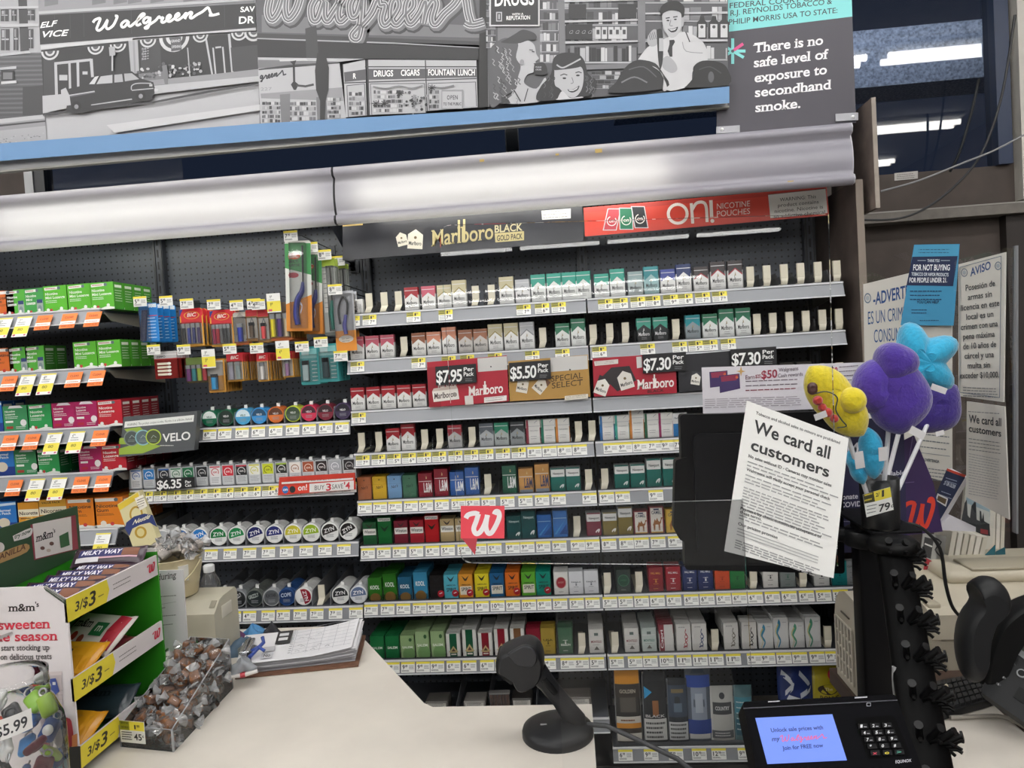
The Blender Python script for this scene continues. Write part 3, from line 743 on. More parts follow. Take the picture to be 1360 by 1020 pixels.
for (x0, y0, x1, y1) in ((951, 178, 982, 167), (1109, 162, 1139, 150)):
    g = MB(); g.prism([fs(x0, y0) + Vector((0, -.006, 0)), fs(x1, y0 - 2) + Vector((0, -.006, 0)), fs(x1, y1) + Vector((0, -.006, 0)), fs(x0, y1 + 2) + Vector((0, -.006, 0))], (0, .003, 0), mat('#7c7c80', .3, metal=.5))
    c = fs((x0 + x1) / 2 + (8 if x0 > 1000 else -8), (y0 + y1) / 2); g.lathe((c.x, c.y - .006, c.z), [(.006, 0), (.005, .003), (.002, .004)], mat('#e2e2e2', .3), n=14, axis='y'); g.build('clip', th)
# small notice on the transom and sagging cables
q = W(1205, 233, Y=YW - .002)
for (x0, y0, x1, y1, Y_, lab) in ((1188, 240, 1219, 229, YW - .004, 'small blank paper notice stuck on the brown transom'),):
    b = MB(); a = [W(x0, y0, Y=Y_), W(x1, y0 - 3, Y=Y_), W(x1, y1 - 2, Y=Y_), W(x0, y1 + 1, Y=Y_)]; b.prism(a, (0, .002, 0), '#b5b1ad'); 
    D = Draw(b, lambda u, v: W(u, v, Y=Y_), (0, -1, 0)); D.lines('#6a6664', 1191, 1216, 232, 237, 3, .8, dy=-2); tag(b.build('paper_notice'), lab, 'notice')
def cable(pts, r, c, label, Yk):
    P = smooth_path(pts, 6); b = MB(); b.tube([W(x, y, Y=Yk + .1 * i / len(P)) for i, (x, y) in enumerate(P)], r, mat(c, .5), n=6); tag(b.build('cable'), label, 'cable')
cable([(1300, 105), (1290, 150), (1275, 200), (1262, 228)], .006, '#15171b', 'black cable hanging straight down in front of the window', .55)
cable([(1348, 20), (1332, 120), (1310, 190), (1285, 230), (1240, 270), (1195, 290), (1140, 292)], .005, '#2a2a2c', 'black cable sagging from the window corner to the end panel', .5)
cable([(1362, 178), (1320, 200), (1280, 216), (1220, 240), (1170, 254)], .004, '#8c8c8e', 'thin grey cable crossing in front of the brown transom', .48)
# ------------------------------------------------------------------ price tags
TAGS = {}
m_tagw = mat('#efefec', .45); m_tagy = mat('#e9d94a', .45); m_tago = mat('#8f8b2e', .45); m_ink = mat('#2b2b2e', .5); m_inkg = mat('#77777a', .5)
def price_text(D, s, x, y, h, m=m_ink):
    a, b_ = s.split('.')
    w = h * .52 * len(a)
    D.text(m, a, (x, y), (x + w, y), h, .02, res=1, vdir=(0, 1)); D.text(m, b_, (x + w + h * .1, y + h * .42), (x + w + h * .75, y + h * .42), h * .55, .02, res=1, vdir=(0, 1))
def tag_mesh(style, price):
    """a shelf label, its back at y = 0, centred on x = 0, top at z = 0"""
    k = (style, price)
    if k in TAGS: return TAGS[k]
    b = MB(); random.seed(sum(map(ord, price)))
    if style in 'AB':
        w, h = .0265, .0385
        b.box(-w, w, -.0012, 0, -h, 0, m_tagw)
        D = Draw(b, local((-w, -.0012, -h), (2 * w, 0, 0), (0, 0, h)), (0, -1, 0)); D.up = 1
        if style == 'A':
            D.rect(m_tagy, 0, .8, 1, 1); D.lines(m_inkg, .06, .62, .12, .2, 2, .05); D.lines(m_inkg, .58, .95, .35, .6, 3, .05)
            price_text2(D, price, .1, .34, .4)
        else:
            D.rect(m_tagy, 0, .55, 1, 1); D.rect(m_tago, 0, .58, .5, 1); D.lines(m_ink, .06, .46, .66, .86, 2, .09, rag=.05); price_text2(D, '1.' + price.split('.')[1], .56, .62, .3)
            D.lines(m_inkg, .06, .5, .1, .42, 3, .06); price_text2(D, price, .55, .12, .36)
    elif style == 'L':      # long white-over-yellow sale ticket
        w, h = .03, .088
        b.box(-w, w, -.0012, 0, -h, 0, m_tagw)
        D = Draw(b, local((-w, -.0012, -h), (2 * w, 0, 0), (0, 0, h)), (0, -1, 0)); D.up = 1
        D.rect(m_tagy, 0, .14, 1, .52); D.rect(m_tagy, 0, .94, 1, 1); price_text2(D, price, .2, .76, .13); D.lines(m_inkg, .15, .7, .6, .7, 2, .03)
        D.text('#8a7e1c', '80', (.28, .3), (.62, .3), .13, .03, res=1, vdir=(0, 1)); D.circ('#c85a78', .16, .08, .1, .05, n=10); D.circ('#c85a78', .86, .08, .08, .04, n=10)
    elif style == 'S':      # shorter sale ticket on a hook
        w, h = .0265, .072
        b.box(-w, w, -.0012, 0, -h, 0, m_tagw)
        D = Draw(b, local((-w, -.0012, -h), (2 * w, 0, 0), (0, 0, h)), (0, -1, 0)); D.up = 1
        D.rect(m_tagy, 0, .06, 1, .6); price_text2(D, price, .25, .74, .16); D.lines(m_inkg, .15, .6, .66, .7, 1, .03); price_text2(D, price, .25, .34, .18); D.rect('#d0566a', .08, .08, .36, .18)
    elif style == 'O':      # orange clearance ticket
        w, h = .03, .064
        b.box(-w, w, -.0012, 0, -h, 0, mat('#e8782c', .45))
        D = Draw(b, local((-w, -.0012, -h), (2 * w, 0, 0), (0, 0, h)), (0, -1, 0)); D.up = 1
        D.rect(m_tagw, 0, .26, 1, .48); D.text('#a33e10', 'CLEAR', (.2, .68), (.8, .68), .14, .02, res=1, vdir=(0, 1)); D.text('#a33e10', 'WAS 15.99', (.1, .08), (.9, .08), .12, .02, res=1, vdir=(0, 1)); D.lines('#c27b52', .1, .9, .33, .38, 1, .05)
    TAGS[k] = b.mesh('price_tag', Vector((0, 0, 0)))
    return TAGS[k]
def price_text2(D, s, x, y, h):
    """price with raised cents in the 0..1 frame of a ticket about 1.4 times as wide as high"""
    a, b_ = s.split('.')
    w = h * .42 * len(a)
    D.text(m_ink, a, (x, y), (x + w, y), h, .03, res=1, vdir=(0, 1)); D.text(m_ink, b_, (x + w + .03, y + h * .42), (x + w + .03 + h * .42, y + h * .42), h * .58, .02, res=1, vdir=(0, 1))
def put_tag(style, price, p, label, group, tilt=.12, rz=0.0):
    o = bpy.data.objects.new('price_tag', tag_mesh(style, price)); COL.objects.link(o)
    o.location = p; o.rotation_euler = (-tilt, 0, rz); WORLD[o.name] = Vector(p)
    return tag(o, label, 'price tag', group)

# ------------------------------------------------------------------ shelves
m_rail = mat('#85878c', .38, metal=.15); m_railw = mat('#dcdde0', .4); m_deck = mat('#54575d', .45, metal=.3); m_brkt = mat('#8c877c', .45, metal=.2)
m_fence = clear_mat('clear_shelf_fence', (.99, .99, .99), 1.25)
m_divider = clear_mat('clear_divider', (.93, .94, .94), 1.3, haze=.12)
m_greydiv = mat('#8a8c90', .4)
def shelf(x0, x1, z, label, y0=0.0, fence=.03, kind='cig', rail_h=.045):
    th = thing('display_shelf', label, 'shelf', ((x0 + x1) / 2, (y0 + YP) / 2, z - .03), 'display shelves of the gondola')
    b = MB(); b.box(x0 + .003, x1 - .003, y0 + .002, YP - .04, z - .018, z + (.006 if kind != 'loz' else -.002), m_deck); b.build('deck', th)
    r = MB(); dy = .012 if kind != 'loz' else .026
    r.prism([(x0, y0 - dy, z - rail_h), (x1, y0 - dy, z - rail_h), (x1, y0, z), (x0, y0, z)], (0, .006, 0), m_rail)
    r.box(x0, x1, y0 - .004, y0 + .008, z - .002, z + .004, m_railw); r.box(x0, x1, y0 - dy - .004, y0 - dy + .003, z - rail_h - .004, z - rail_h, m_railw); r.build('price_rail', th)
    for s, xx in ((0, x0), (1, x1)):
        k = MB(); k.prism([(xx - .001 + (0 if s else .002), y0 + .02, z - .012), (xx - .001 + (0 if s else .002), YP - .035, z - .012), (xx - .001 + (0 if s else .002), YP - .035, z - .075), (xx - .001 + (0 if s else .002), y0 + .06, z - .042)][::-1], (-.002 if s else .002, 0, 0), m_brkt); k.build('bracket', th)
    if fence:
        f = MB(); f.box(x0 + .004, x1 - .004, y0 + .003, y0 + .0045, z + .004, z + .004 + fence, m_fence); f.build('clear_fence', th)
    return th
SHELF_Z = {1: 1.7935, 2: 1.6206, 3: 1.4265, 4: 1.2637, 5: 1.0813, 6: .9067, 7: .6876, 8: .4605, 9: .105}
RN = {1: 'top', 2: 'second', 3: 'third', 4: 'fourth', 5: 'fifth', 6: 'sixth', 7: 'seventh', 8: 'eighth', 9: 'bottom'}
BAYN = ['lighter-side bay', 'panel-side bay']
SH = {}
for r_ in range(1, 10):
    for k, (x0, x1) in enumerate(((.0, .911), (.917, 1.828))):
        SH[(r_, k)] = shelf(x0, x1, .22 if (r_, k) == (9, 0) else SHELF_Z[r_], '%s cigarette shelf, grey metal, %s of the gondola' % (RN[r_], BAYN[k]), fence=0 if r_ == 9 else .03)

# ------------------------------------------------------------------ cigarette packs
PK, PW_, PD = {}, .0545, .0228
m_cello = .28
def pk(name, desc, h, base, fn=None, top=None, side=None, w=PW_, dp=PD):
    PK[name] = dict(desc=desc, h=h, base=base, fn=fn, top=top or base, side=side or base, w=w, dp=dp, me=None)
def pm(c):
    r = [int(c[i:i + 2], 16) for i in (1, 3, 5)]; g = sum(r) / 3
    return mat('#%02x%02x%02x' % tuple(int((g + (x - g) * .88) * .94) for x in r), m_cello, spec=.6)
def pack_mesh(name):
    p = PK[name]
    if p['me']: return p['me']
    random.seed(len(name)); b = MB(); w, h, d = p['w'] / 2, p['h'], p['dp']
    c = .0025          # rounded vertical edges
    ring = [(-w + c, 0), (w - c, 0), (w, c), (w, d - c), (w - c, d), (-w + c, d), (-w, d - c), (-w, c)]
    b.loft([[(x, y, z) for x, y in ring] for z in (0, h * .66)], pm(p['side']), smooth=False)
    b.loft([[(x, y, z) for x, y in ring] for z in (h * .66, h)], pm(p['top'] if p['fn'] else p['base']), smooth=False)
    D = Draw(b, local((-w + c, 0, 0), (2 * (w - c), 0, 0), (0, 0, h)), (0, -1, 0), eps=.00005, lift=.0001); D.up = 1
    D.rect(pm(p['base']), 0, 0, 1, 1)
    if p['fn']: p['fn'](D)
    p['me'] = b.mesh('cigarette_pack', Vector((0, 0, 0))); p['mb'] = b
    return p['me']
def T(D, c, t, x0, x1, y, h, bold=.02, **k): D.text(c, t, (x0, y), (x1, y), h, bold, vdir=(0, 1), res=2, **k)
def crest(D, c, x, y, s=.05):
    D.poly(c, [(x - s, y - s * .7), (x + s, y - s * .7), (x + s * .6, y), (x + s, y + s * .8), (x, y + s * .3), (x - s, y + s * .8), (x - s * .6, y)]); D.circ(c, x, y + s, s * .5, s * .4, n=8)
def marl(top, bot='#eeeeec', ink='#2a2a2c', line=None, seal=True, peak=.72):
    def f(D):
        D.poly(pm(top), [(0, 1), (0, .5), (.5, peak), (1, .5), (1, 1)])
        if line: D.stroke(pm(line), [(0, .5), (.5, peak), (1, .5)], .05)
        D.rect(pm('#d9d9dc' if top != '#eeeeec' else '#c9c9cc'), 0, .845, 1, .87)
        if seal: crest(D, pm('#a08a50') if ink != '#f0f0f0' else pm('#dddddd'), .5, .5)
        T(D, pm(ink), 'Marlboro', .1, .9, .25, .15, .015); D.text(pm(ink), 'l', (.43, .25), (.46, .25), .24, 0, vdir=(0, 1)); D.lines(pm('#9a9a9c'), .3, .7, .1, .16, 2, .02, rag=.05)
    return f
KH, LH = .086, .1
for nm, ds, tp, bt, ink, ln in (('mr', 'red and white', '#a81a26', '#eeeeec', '#2a2a2c', None), ('mp', 'pink and white', '#c9566a', '#eeeeec', '#2a2a2c', None), ('mg', 'white and pale gold', '#c9bf98', '#eeeeec', '#2a2a2c', '#a3924e'), ('ms', 'white and silver', '#b9bcc0', '#e8e8e8', '#2a2a2c', '#8a8d92'),
                                ('mt', 'teal and white', '#2ba08c', '#eceeec', '#2a2a2c', None), ('mb', 'blue and white', '#3b4a9e', '#eeeeec', '#2a2a2c', None), ('mk', 'dark blue and white', '#28386e', '#eeeeec', '#2a2a2c', None), ('mx', 'charcoal and white red-lined', '#3b3436', '#eeeeec', '#2a2a2c', '#b02a38'),
                                ('mn', 'brown and white', '#96593a', '#ecebe6', '#2a2a2c', None), ('mo', 'copper and grey', '#a3684a', '#c9c4c0', '#2a2a2c', None), ('mh', 'peach and white', '#d98b6c', '#eeeeec', '#2a2a2c', None), ('mgn', 'green-topped white', '#2f7d5c', '#eceeec', '#2a2a2c', None),
                                ('mtk', 'teal and black', '#3c9c86', '#23282a', '#f0f0f0', None), ('mtg', 'teal and grey', '#1d93a0', '#8e9aa0', '#2a2a2c', None), ('mrg', 'red and grey', '#a8303e', '#b3b3b3', '#2a2a2c', None), ('mkg', 'slate and grey', '#5a626c', '#b0b4b8', '#2a2a2c', None),
                                ('meg', 'emerald and grey', '#1f8a68', '#a9b2b0', '#2a2a2c', None), ('mcg', 'black and grey', '#2c3236', '#8d9498', '#2a2a2c', None), ('mtt', 'pale teal', '#2f8d96', '#9cc4c6', '#2a2a2c', None), ('mgg', 'grey-teal', '#8fa9a8', '#b4c2c2', '#2a2a2c', None)):
    pk(nm, ds, KH, bt, marl(tp, bt, ink, ln), top=tp); pk(nm + 'L', 'tall ' + ds, LH, bt, marl(tp, bt, ink, ln), top=tp)
pk('mblk', 'black gold-peaked', KH, '#2a2a2c', marl('#35322e', '#2a2a2c', '#cfc6a8', '#a3873e'))
def spine(c):
    def f(D):
        D.rect(pm(c), 0, 0, .16, 1); D.rect(pm('#b9bcc2'), .16, .72, 1, .74); D.stroke(pm('#8c90a0'), [(.62, .86), (.75, .93), (.85, .95)], .025); T(D, pm('#7b7f8a'), 'PARLIAMENT', .26, .92, .52, .05, 0); D.lines(pm('#9a9ca2'), .3, .8, .2, .3, 2, .02)
    return f
for nm, ds, c in (('pr', 'white red-edged slim', '#9c3446'), ('pg', 'white green-edged slim', '#1d7d62'), ('po', 'white orange-edged slim', '#d98432'), ('pb', 'white blue-edged slim', '#2c6fb4'), ('pt', 'white teal-edged slim', '#3aa596'), ('pm_', 'white magenta-edged slim', '#a02a62'), ('ps', 'white green-striped slim', '#2f6a4c')):
    pk(nm, ds, KH + .004, '#e9e8e4', spine(c), side=c); pk(nm + 'L', 'tall ' + ds, LH + .006, '#e9e8e4', spine(c), side=c)
def parl(D):
    D.rect(pm('#1f6fb0'), 0, .0, 1, .55); D.poly(pm('#123a78'), [(.3, .1), (1, .1), (1, .55), (.75, .55)]); T(D, pm('#2a3a5a'), 'Parliament', .12, .9, .76, .07)
pk('parl', 'white-topped blue', KH, '#e8e8ea', parl)
def nats(c, ink='#3a2a20'):
    def f(D):
        D.text(pm(ink), "Nat's", (.22, .44), (.78, .5), .14, .01, .35, vdir=(0, 1)); D.circ(pm(ink), .5, .86, .05, .03); D.rect(pm(ink), .0, .655, 1, .66)
    return f
for nm, ds, c in (('n1', 'burnt orange', '#b5653c'), ('n2', 'mustard yellow', '#d9ab22'), ('n3', 'sky blue', '#6f9cc9'), ('n4', 'sage green', '#3f6f56')): pk(nm, ds, KH, c, nats(c, '#33261e' if nm != 'n4' else '#1e3a2c'))
def lm(c, dk=False):
    def f(D):
        D.rect(pm('#d9d9d6'), 0, .65, 1, .675); T(D, pm('#eeeeee' if not dk else '#2c3a66'), 'L&M', .36, .98, .2, .42, .03); crest(D, pm('#d9c28c'), .6, .8, .05)
        if dk: D.rect(pm('#7d8a9c'), 0, 0, 1, .12)
    return f
for nm, ds, c, dk in (('l1', 'maroon', '#8a1528', 0), ('l2', 'cobalt blue', '#2458a8', 0), ('l3', 'deep green', '#0f5a42', 0), ('l4', 'tan', '#c98f4a', 1)): pk(nm, ds, KH + .004, c, lm(c, dk)); pk(nm + 'L', 'tall ' + ds, LH + .004, c, lm(c, dk))
def newp(c, band='#eeeeec', ink='#1d2a2c'):
    def f(D):
        D.rect(pm(band), 0, .62, 1, .94); T(D, pm(ink), 'Newport', .14, .92, .72, .1, .03); D.stroke(pm('#eeeeec'), [(.62, .14), (.74, .22), (.92, .26), (.8, .14)], .07, 3)
    return f
for nm, ds, c, bd in (('w1', 'teal-green with white top', '#0e6a60', '#eeeeec'), ('w2', 'maroon with white top', '#7a2238', '#eeeeec'), ('w3', 'olive with white top', '#7d6c2c', '#eeeeec'), ('w4', 'dark teal', '#0e4a4c', '#0e4a4c')):
    f = newp(c, bd, '#1d2a2c' if bd != c else '#cfe0de'); pk(nm, ds, KH, c, f, top='#9aa0a0' if bd != c else c); pk(nm + 'L', 'tall ' + ds, LH + .004, c, f, top='#9aa0a0' if bd != c else c)
def blue(D): D.poly(pm('#3f8fd0'), [(0, .1), (.9, .66), (.2, .1)]); D.poly(pm('#14468c'), [(.4, .1), (1, .5), (1, .1)]); D.rect(pm('#8fb4d8'), 0, .7, 1, .73)
pk('bl', 'bright blue angular', KH, '#1f5fae', blue); pk('blL', 'tall bright blue angular', LH, '#2a6fc0', blue)
def wins(c):
    def f(D): D.rect(pm('#e9e7e0'), 0, .42, 1, .7); T(D, pm('#2a2a2c'), 'Winston', .06, .94, .5, .15, .03); D.poly(pm('#3a2a2a'), [(.2, .95), (.5, .82), (.8, .95), (.62, .78), (.5, .74), (.38, .78)])
    return f
def wins2(c):
    def f(D): D.rect(pm('#e9e7e0'), 0, .86, 1, .98); T(D, pm('#2a2a2c'), 'Winston', .06, .94, .88, .08, .03); D.poly(pm('#1c2a1e'), [(.15, .7), (.5, .58), (.85, .7), (.62, .52), (.5, .46), (.38, .52)])
    return f
for nm, ds, c in (('i1', 'dark green white-banded', '#1f5a34'), ('i3', 'maroon white-banded', '#7a1f30'), ('i4', 'crimson white-banded', '#a81e2c'), ('i6', 'beige white-banded', '#b39a6c')): pk(nm, ds, KH, c, wins(c))
pk('i2', 'tall green plain', LH + .002, '#15682f', wins2(0)); pk('i5', 'tall bright red plain', LH + .002, '#b8141c', wins2(0))
def camel(c, bg):
    def f(D):
        D.rect(pm(bg), .06, .05, .94, .95); k = pm('#a0602c')
        D.poly(k, [(.2, .3), (.3, .44), (.36, .54), (.44, .46), (.54, .58), (.62, .46), (.72, .42), (.8, .5), (.82, .6), (.94, .58), (.92, .53), (.86, .5), (.82, .38), (.74, .34), (.74, .1), (.7, .1), (.68, .32), (.4, .32), (.36, .1), (.32, .1), (.3, .3)]); D.poly(k, [(.24, .34), (.26, .1), (.3, .1), (.34, .34)]); D.poly(k, [(.62, .34), (.62, .1), (.66, .1), (.7, .34)])
        D.text(pm('#2a3a5c'), 'CAMEL', (.14, .72), (.86, .72), .12, .03, vdir=(0, 1)); D.rect(pm('#d8b04a'), .06, .02, .94, .06); D.rect(pm('#35406a'), .3, .86, .7, .92)
    return f
pk('c1', 'white camel-printed', KH, '#8a2030', camel(0, '#e9e4da')); pk('c1L', 'tall white camel-printed', LH, '#8a2030', camel(0, '#e9e4da')); pk('c2', 'yellow camel-printed', KH, '#d8a72a', camel(0, '#e2b840'))
def kool(c, c2):
    def f(D): D.rect(pm(c2), 0, .0, 1, .2); D.circ(pm('#7a5a2c'), .5, .12, .42, .2); T(D, pm('#f0f0f0'), 'KOOL', .14, .86, .5, .17, .05)
    return f
for nm, ds, c in (('k1', 'leaf green', '#2a6e1e'), ('k2', 'petrol blue', '#1e5a7c')): pk(nm, ds, KH + .002, c, kool(c, '#22351a' if nm == 'k1' else '#1c3040')); pk(nm + 'L', 'tall ' + ds, LH + .004, c if nm == 'k1' else '#2f83ac', kool(c, '#22351a' if nm == 'k1' else '#1c4a66'))
def spirit(c, red=True, low='#ece6d4'):
    def f(D):
        D.rect(pm(low), .06, .12, .94, .48); D.text(pm('#2a2a2a'), 'AMERICAN', (.14, .52), (.86, .52), .06, .03, vdir=(0, 1)); T(D, pm('#26262a'), 'SPIRIT', .14, .9, .28, .16, .03); D.poly(pm('#26262a'), [(.2, .95), (.5, .8), (.8, .95), (.6, .74), (.5, .7), (.4, .74)])
        if red: D.circ(pm('#b5182a'), .8, .2, .26, .15); D.stroke(pm('#eeeeee'), [(.68, .2), (.9, .24)], .04)
    return f
for nm, ds, c, rd in (('s1', 'black red-sealed', '#1e1c1c', 1), ('s2', 'light blue red-sealed', '#4aa8be', 1), ('s3', 'amber', '#e0932a', 1), ('s4', 'bright yellow red-sealed', '#e2cf1e', 1), ('s5', 'ocean blue', '#1c5a8c', 0), ('s6', 'orange red-sealed', '#dd6a1c', 1), ('s7', 'lime green', '#5aa82c', 0), ('s8', 'jade green red-sealed', '#0f8a76', 1)): pk(nm, ds, KH + .004, c, spirit(c, rd, c if nm in ('s1', 's2', 's6', 's8', 's4') else '#ece6d4'))
def disc(c, d): return lambda D: (D.circ(pm(c), .5, .52, .36, .24), D.ring(pm(d), .5, .52, .38, .42, ry=.62), T(D, pm(d), 'LUCKY', .28, .72, .5, .07), D.lines(pm('#888888'), .3, .7, .1, .16, 1, .03))
pk('d1', 'white red-disc', KH, '#e6e4e0', disc('#a3142a', '#c9a090')); pk('d2', 'black green-disc', KH, '#22302e', disc('#1a4a34', '#3c7a5a'))
def plain(ink, t, y=.72, h=.08): return lambda D: (T(D, pm(ink), t, .14, .86, y, h, .03), D.lines(pm(ink), .3, .7, .1, .5, 3, .02), crest(D, pm(ink), .5, .42, .07))
pk('v1', 'plain white', KH, '#dcdee2', plain('#6a6e78', 'EAGLE', .5, .06)); 
for nm, ds, c, ink in (('q1', 'dark red orange-lettered', '#8f1526', '#e2a43a'), ('q2', 'red', '#a31c2c', '#eeeeee'), ('q3', 'navy', '#1e2f66', '#eeeeee'), ('q4', 'vivid orange', '#d84a22', '#9c2a10'), ('q5', 'grass green', '#1f7a3a', '#104a22'), ('q6', 'white black-crested', '#dcdad4', '#26262a'), ('q7', 'grey green-crested', '#7d8584', '#3a6a58'), ('q8', 'black-horse white', '#d5d5d2', '#1c1c1e'), ('q9', 'teal buffalo', '#127a7c', '#0c4a4c'), ('q0', 'dull grey', '#8c8e90', '#55585c')):
    pk(nm, ds, KH + .004, c, plain(ink, {'q8': 'BLACK', 'q9': 'TRUE', 'q0': 'GREY'}.get(nm, 'PALL MALL')))
def salem(c, dk): return lambda D: (D.circ(pm(dk), .62, .16, .5, .3), T(D, pm('#eaf0e4'), 'SALEM', .1, .9, .42, .1, .02), D.circ(pm('#2a5a2c'), .75, .8, .12, .08))
pk('a1', 'emerald', KH, '#17703a', lambda D: T(D, pm('#e8f0e4'), 'SALEM', .12, .9, .42, .11, .02)); pk('a2', 'pale green leaf-printed', KH, '#8fae76', salem(0, '#6f9a5c')); pk('a2L', 'tall pale green leaf-printed', LH, '#97b57f', salem(0, '#74a060'))
def fort(c): return lambda D: (D.rect(pm(c), .22, 0, .78, 1), D.poly(pm('#c9b27a'), [(.12, .2), (.3, .3), (.5, .46), (.7, .3), (.88, .2), (.7, .16), (.3, .16)]), D.poly(pm('#5a3a2c'), [(.34, .22), (.5, .36), (.66, .22)]), D.rect(pm('#e2ddd2'), .3, .06, .7, .12))
for nm, ds, c in (('f1', 'white green-striped', '#155a3a'), ('f2', 'white red-striped', '#8c1626'), ('f3', 'white brown-striped', '#7a5230')): pk(nm, ds, KH + .002, '#e4e2dc', fort(c), top='#cfcfca'); pk(nm + 'L', 'tall ' + ds, LH + .002, '#e4e2dc', fort(c), top='#cfcfca')
pk('e1', 'wine red', LH, '#8a1a2c', plain('#d8a0a0', 'EVE', .3)); pk('e2', 'mustard gold', LH, '#a88c34', plain('#4a3c14', 'USA', .5)); pk('e3', 'moss green', LH, '#3f6a4e', plain('#e0e4dc', 'BENSON', .3))
def mont(c): return lambda D: (D.rect(pm('#d0d2d0'), 0, .68, 1, .72), D.rect(pm('#5a6a66'), .35, .72, .65, .84), T(D, pm(c), 'MONTEGO', .1, .9, .42, .1, .04), D.poly(pm('#6a6660'), [(.3, .12), (.5, .28), (.7, .12)]), D.lines(pm('#8a8a86'), .2, .8, .32, .36, 1, .02))
pk('o1', 'white mountain-printed red-lettered', KH + .004, '#d8d5d0', mont('#8c2a34')); pk('o2', 'grey mountain-printed green-lettered', KH + .004, '#bcc8c2', mont('#3a7a66'))
def capri(c): return lambda D: (D.rect(pm(c), 0, 0, .34, 1), D.text(pm('#eeeeee'), 'Capri', (.25, .1), (.25, .8), .2, .02, vdir=(-1, 0)) )
pk('r1', 'white red-spined', LH, '#dcdad6', capri('#8f1a2c'), top='#8f1a2c')
def swirl(c): return lambda D: (D.stroke(pm(c), [(.45, .12), (.75, .2), (.6, .38), (.8, .5), (.62, .66), (.68, .8)], .05, 5), D.stroke(pm(c), [(.75, .12), (.5, .22), (.78, .38), (.56, .5), (.74, .64)], .03, 5), T(D, pm('#7a7a7e'), 'virginia', .12, .6, .86, .05))
for nm, ds, c in (('x1', 'white red-swirled slim', '#b5303e'), ('x2', 'white navy-swirled slim', '#3a4a7a'), ('x3', 'white taupe-swirled slim', '#7a7468'), ('x4', 'white black-swirled slim', '#2a2a2e')): pk(nm, ds, LH, '#dddbd6', swirl(c))
def wave(c, c2): return lambda D: (D.stroke(pm(c), [(.25, .02), (.42, .25), (.2, .5), (.4, .78), (.3, .9)], .16, 6, (.4, 1.1)), D.stroke(pm(c2), [(.12, .02), (.26, .3), (.1, .55), (.3, .8)], .08, 6, (.3, 1)), D.lines(pm('#9a9a9c'), .6, .9, .85, .9, 1, .02))
pk('y1', 'white blue-waved slim', LH - .006, '#dadad8', wave('#3a8ab0', '#c9c07a')); pk('y1L', 'tall white blue-waved slim', LH + .012, '#dadad8', wave('#3a8ab0', '#c9c07a')); pk('y2', 'white green-waved slim', LH - .006, '#dadad8', wave('#4a9a7a', '#c9c07a')); pk('y2L', 'tall white green-waved slim', LH + .012, '#dadad8', wave('#4a9a7a', '#c9c07a'))

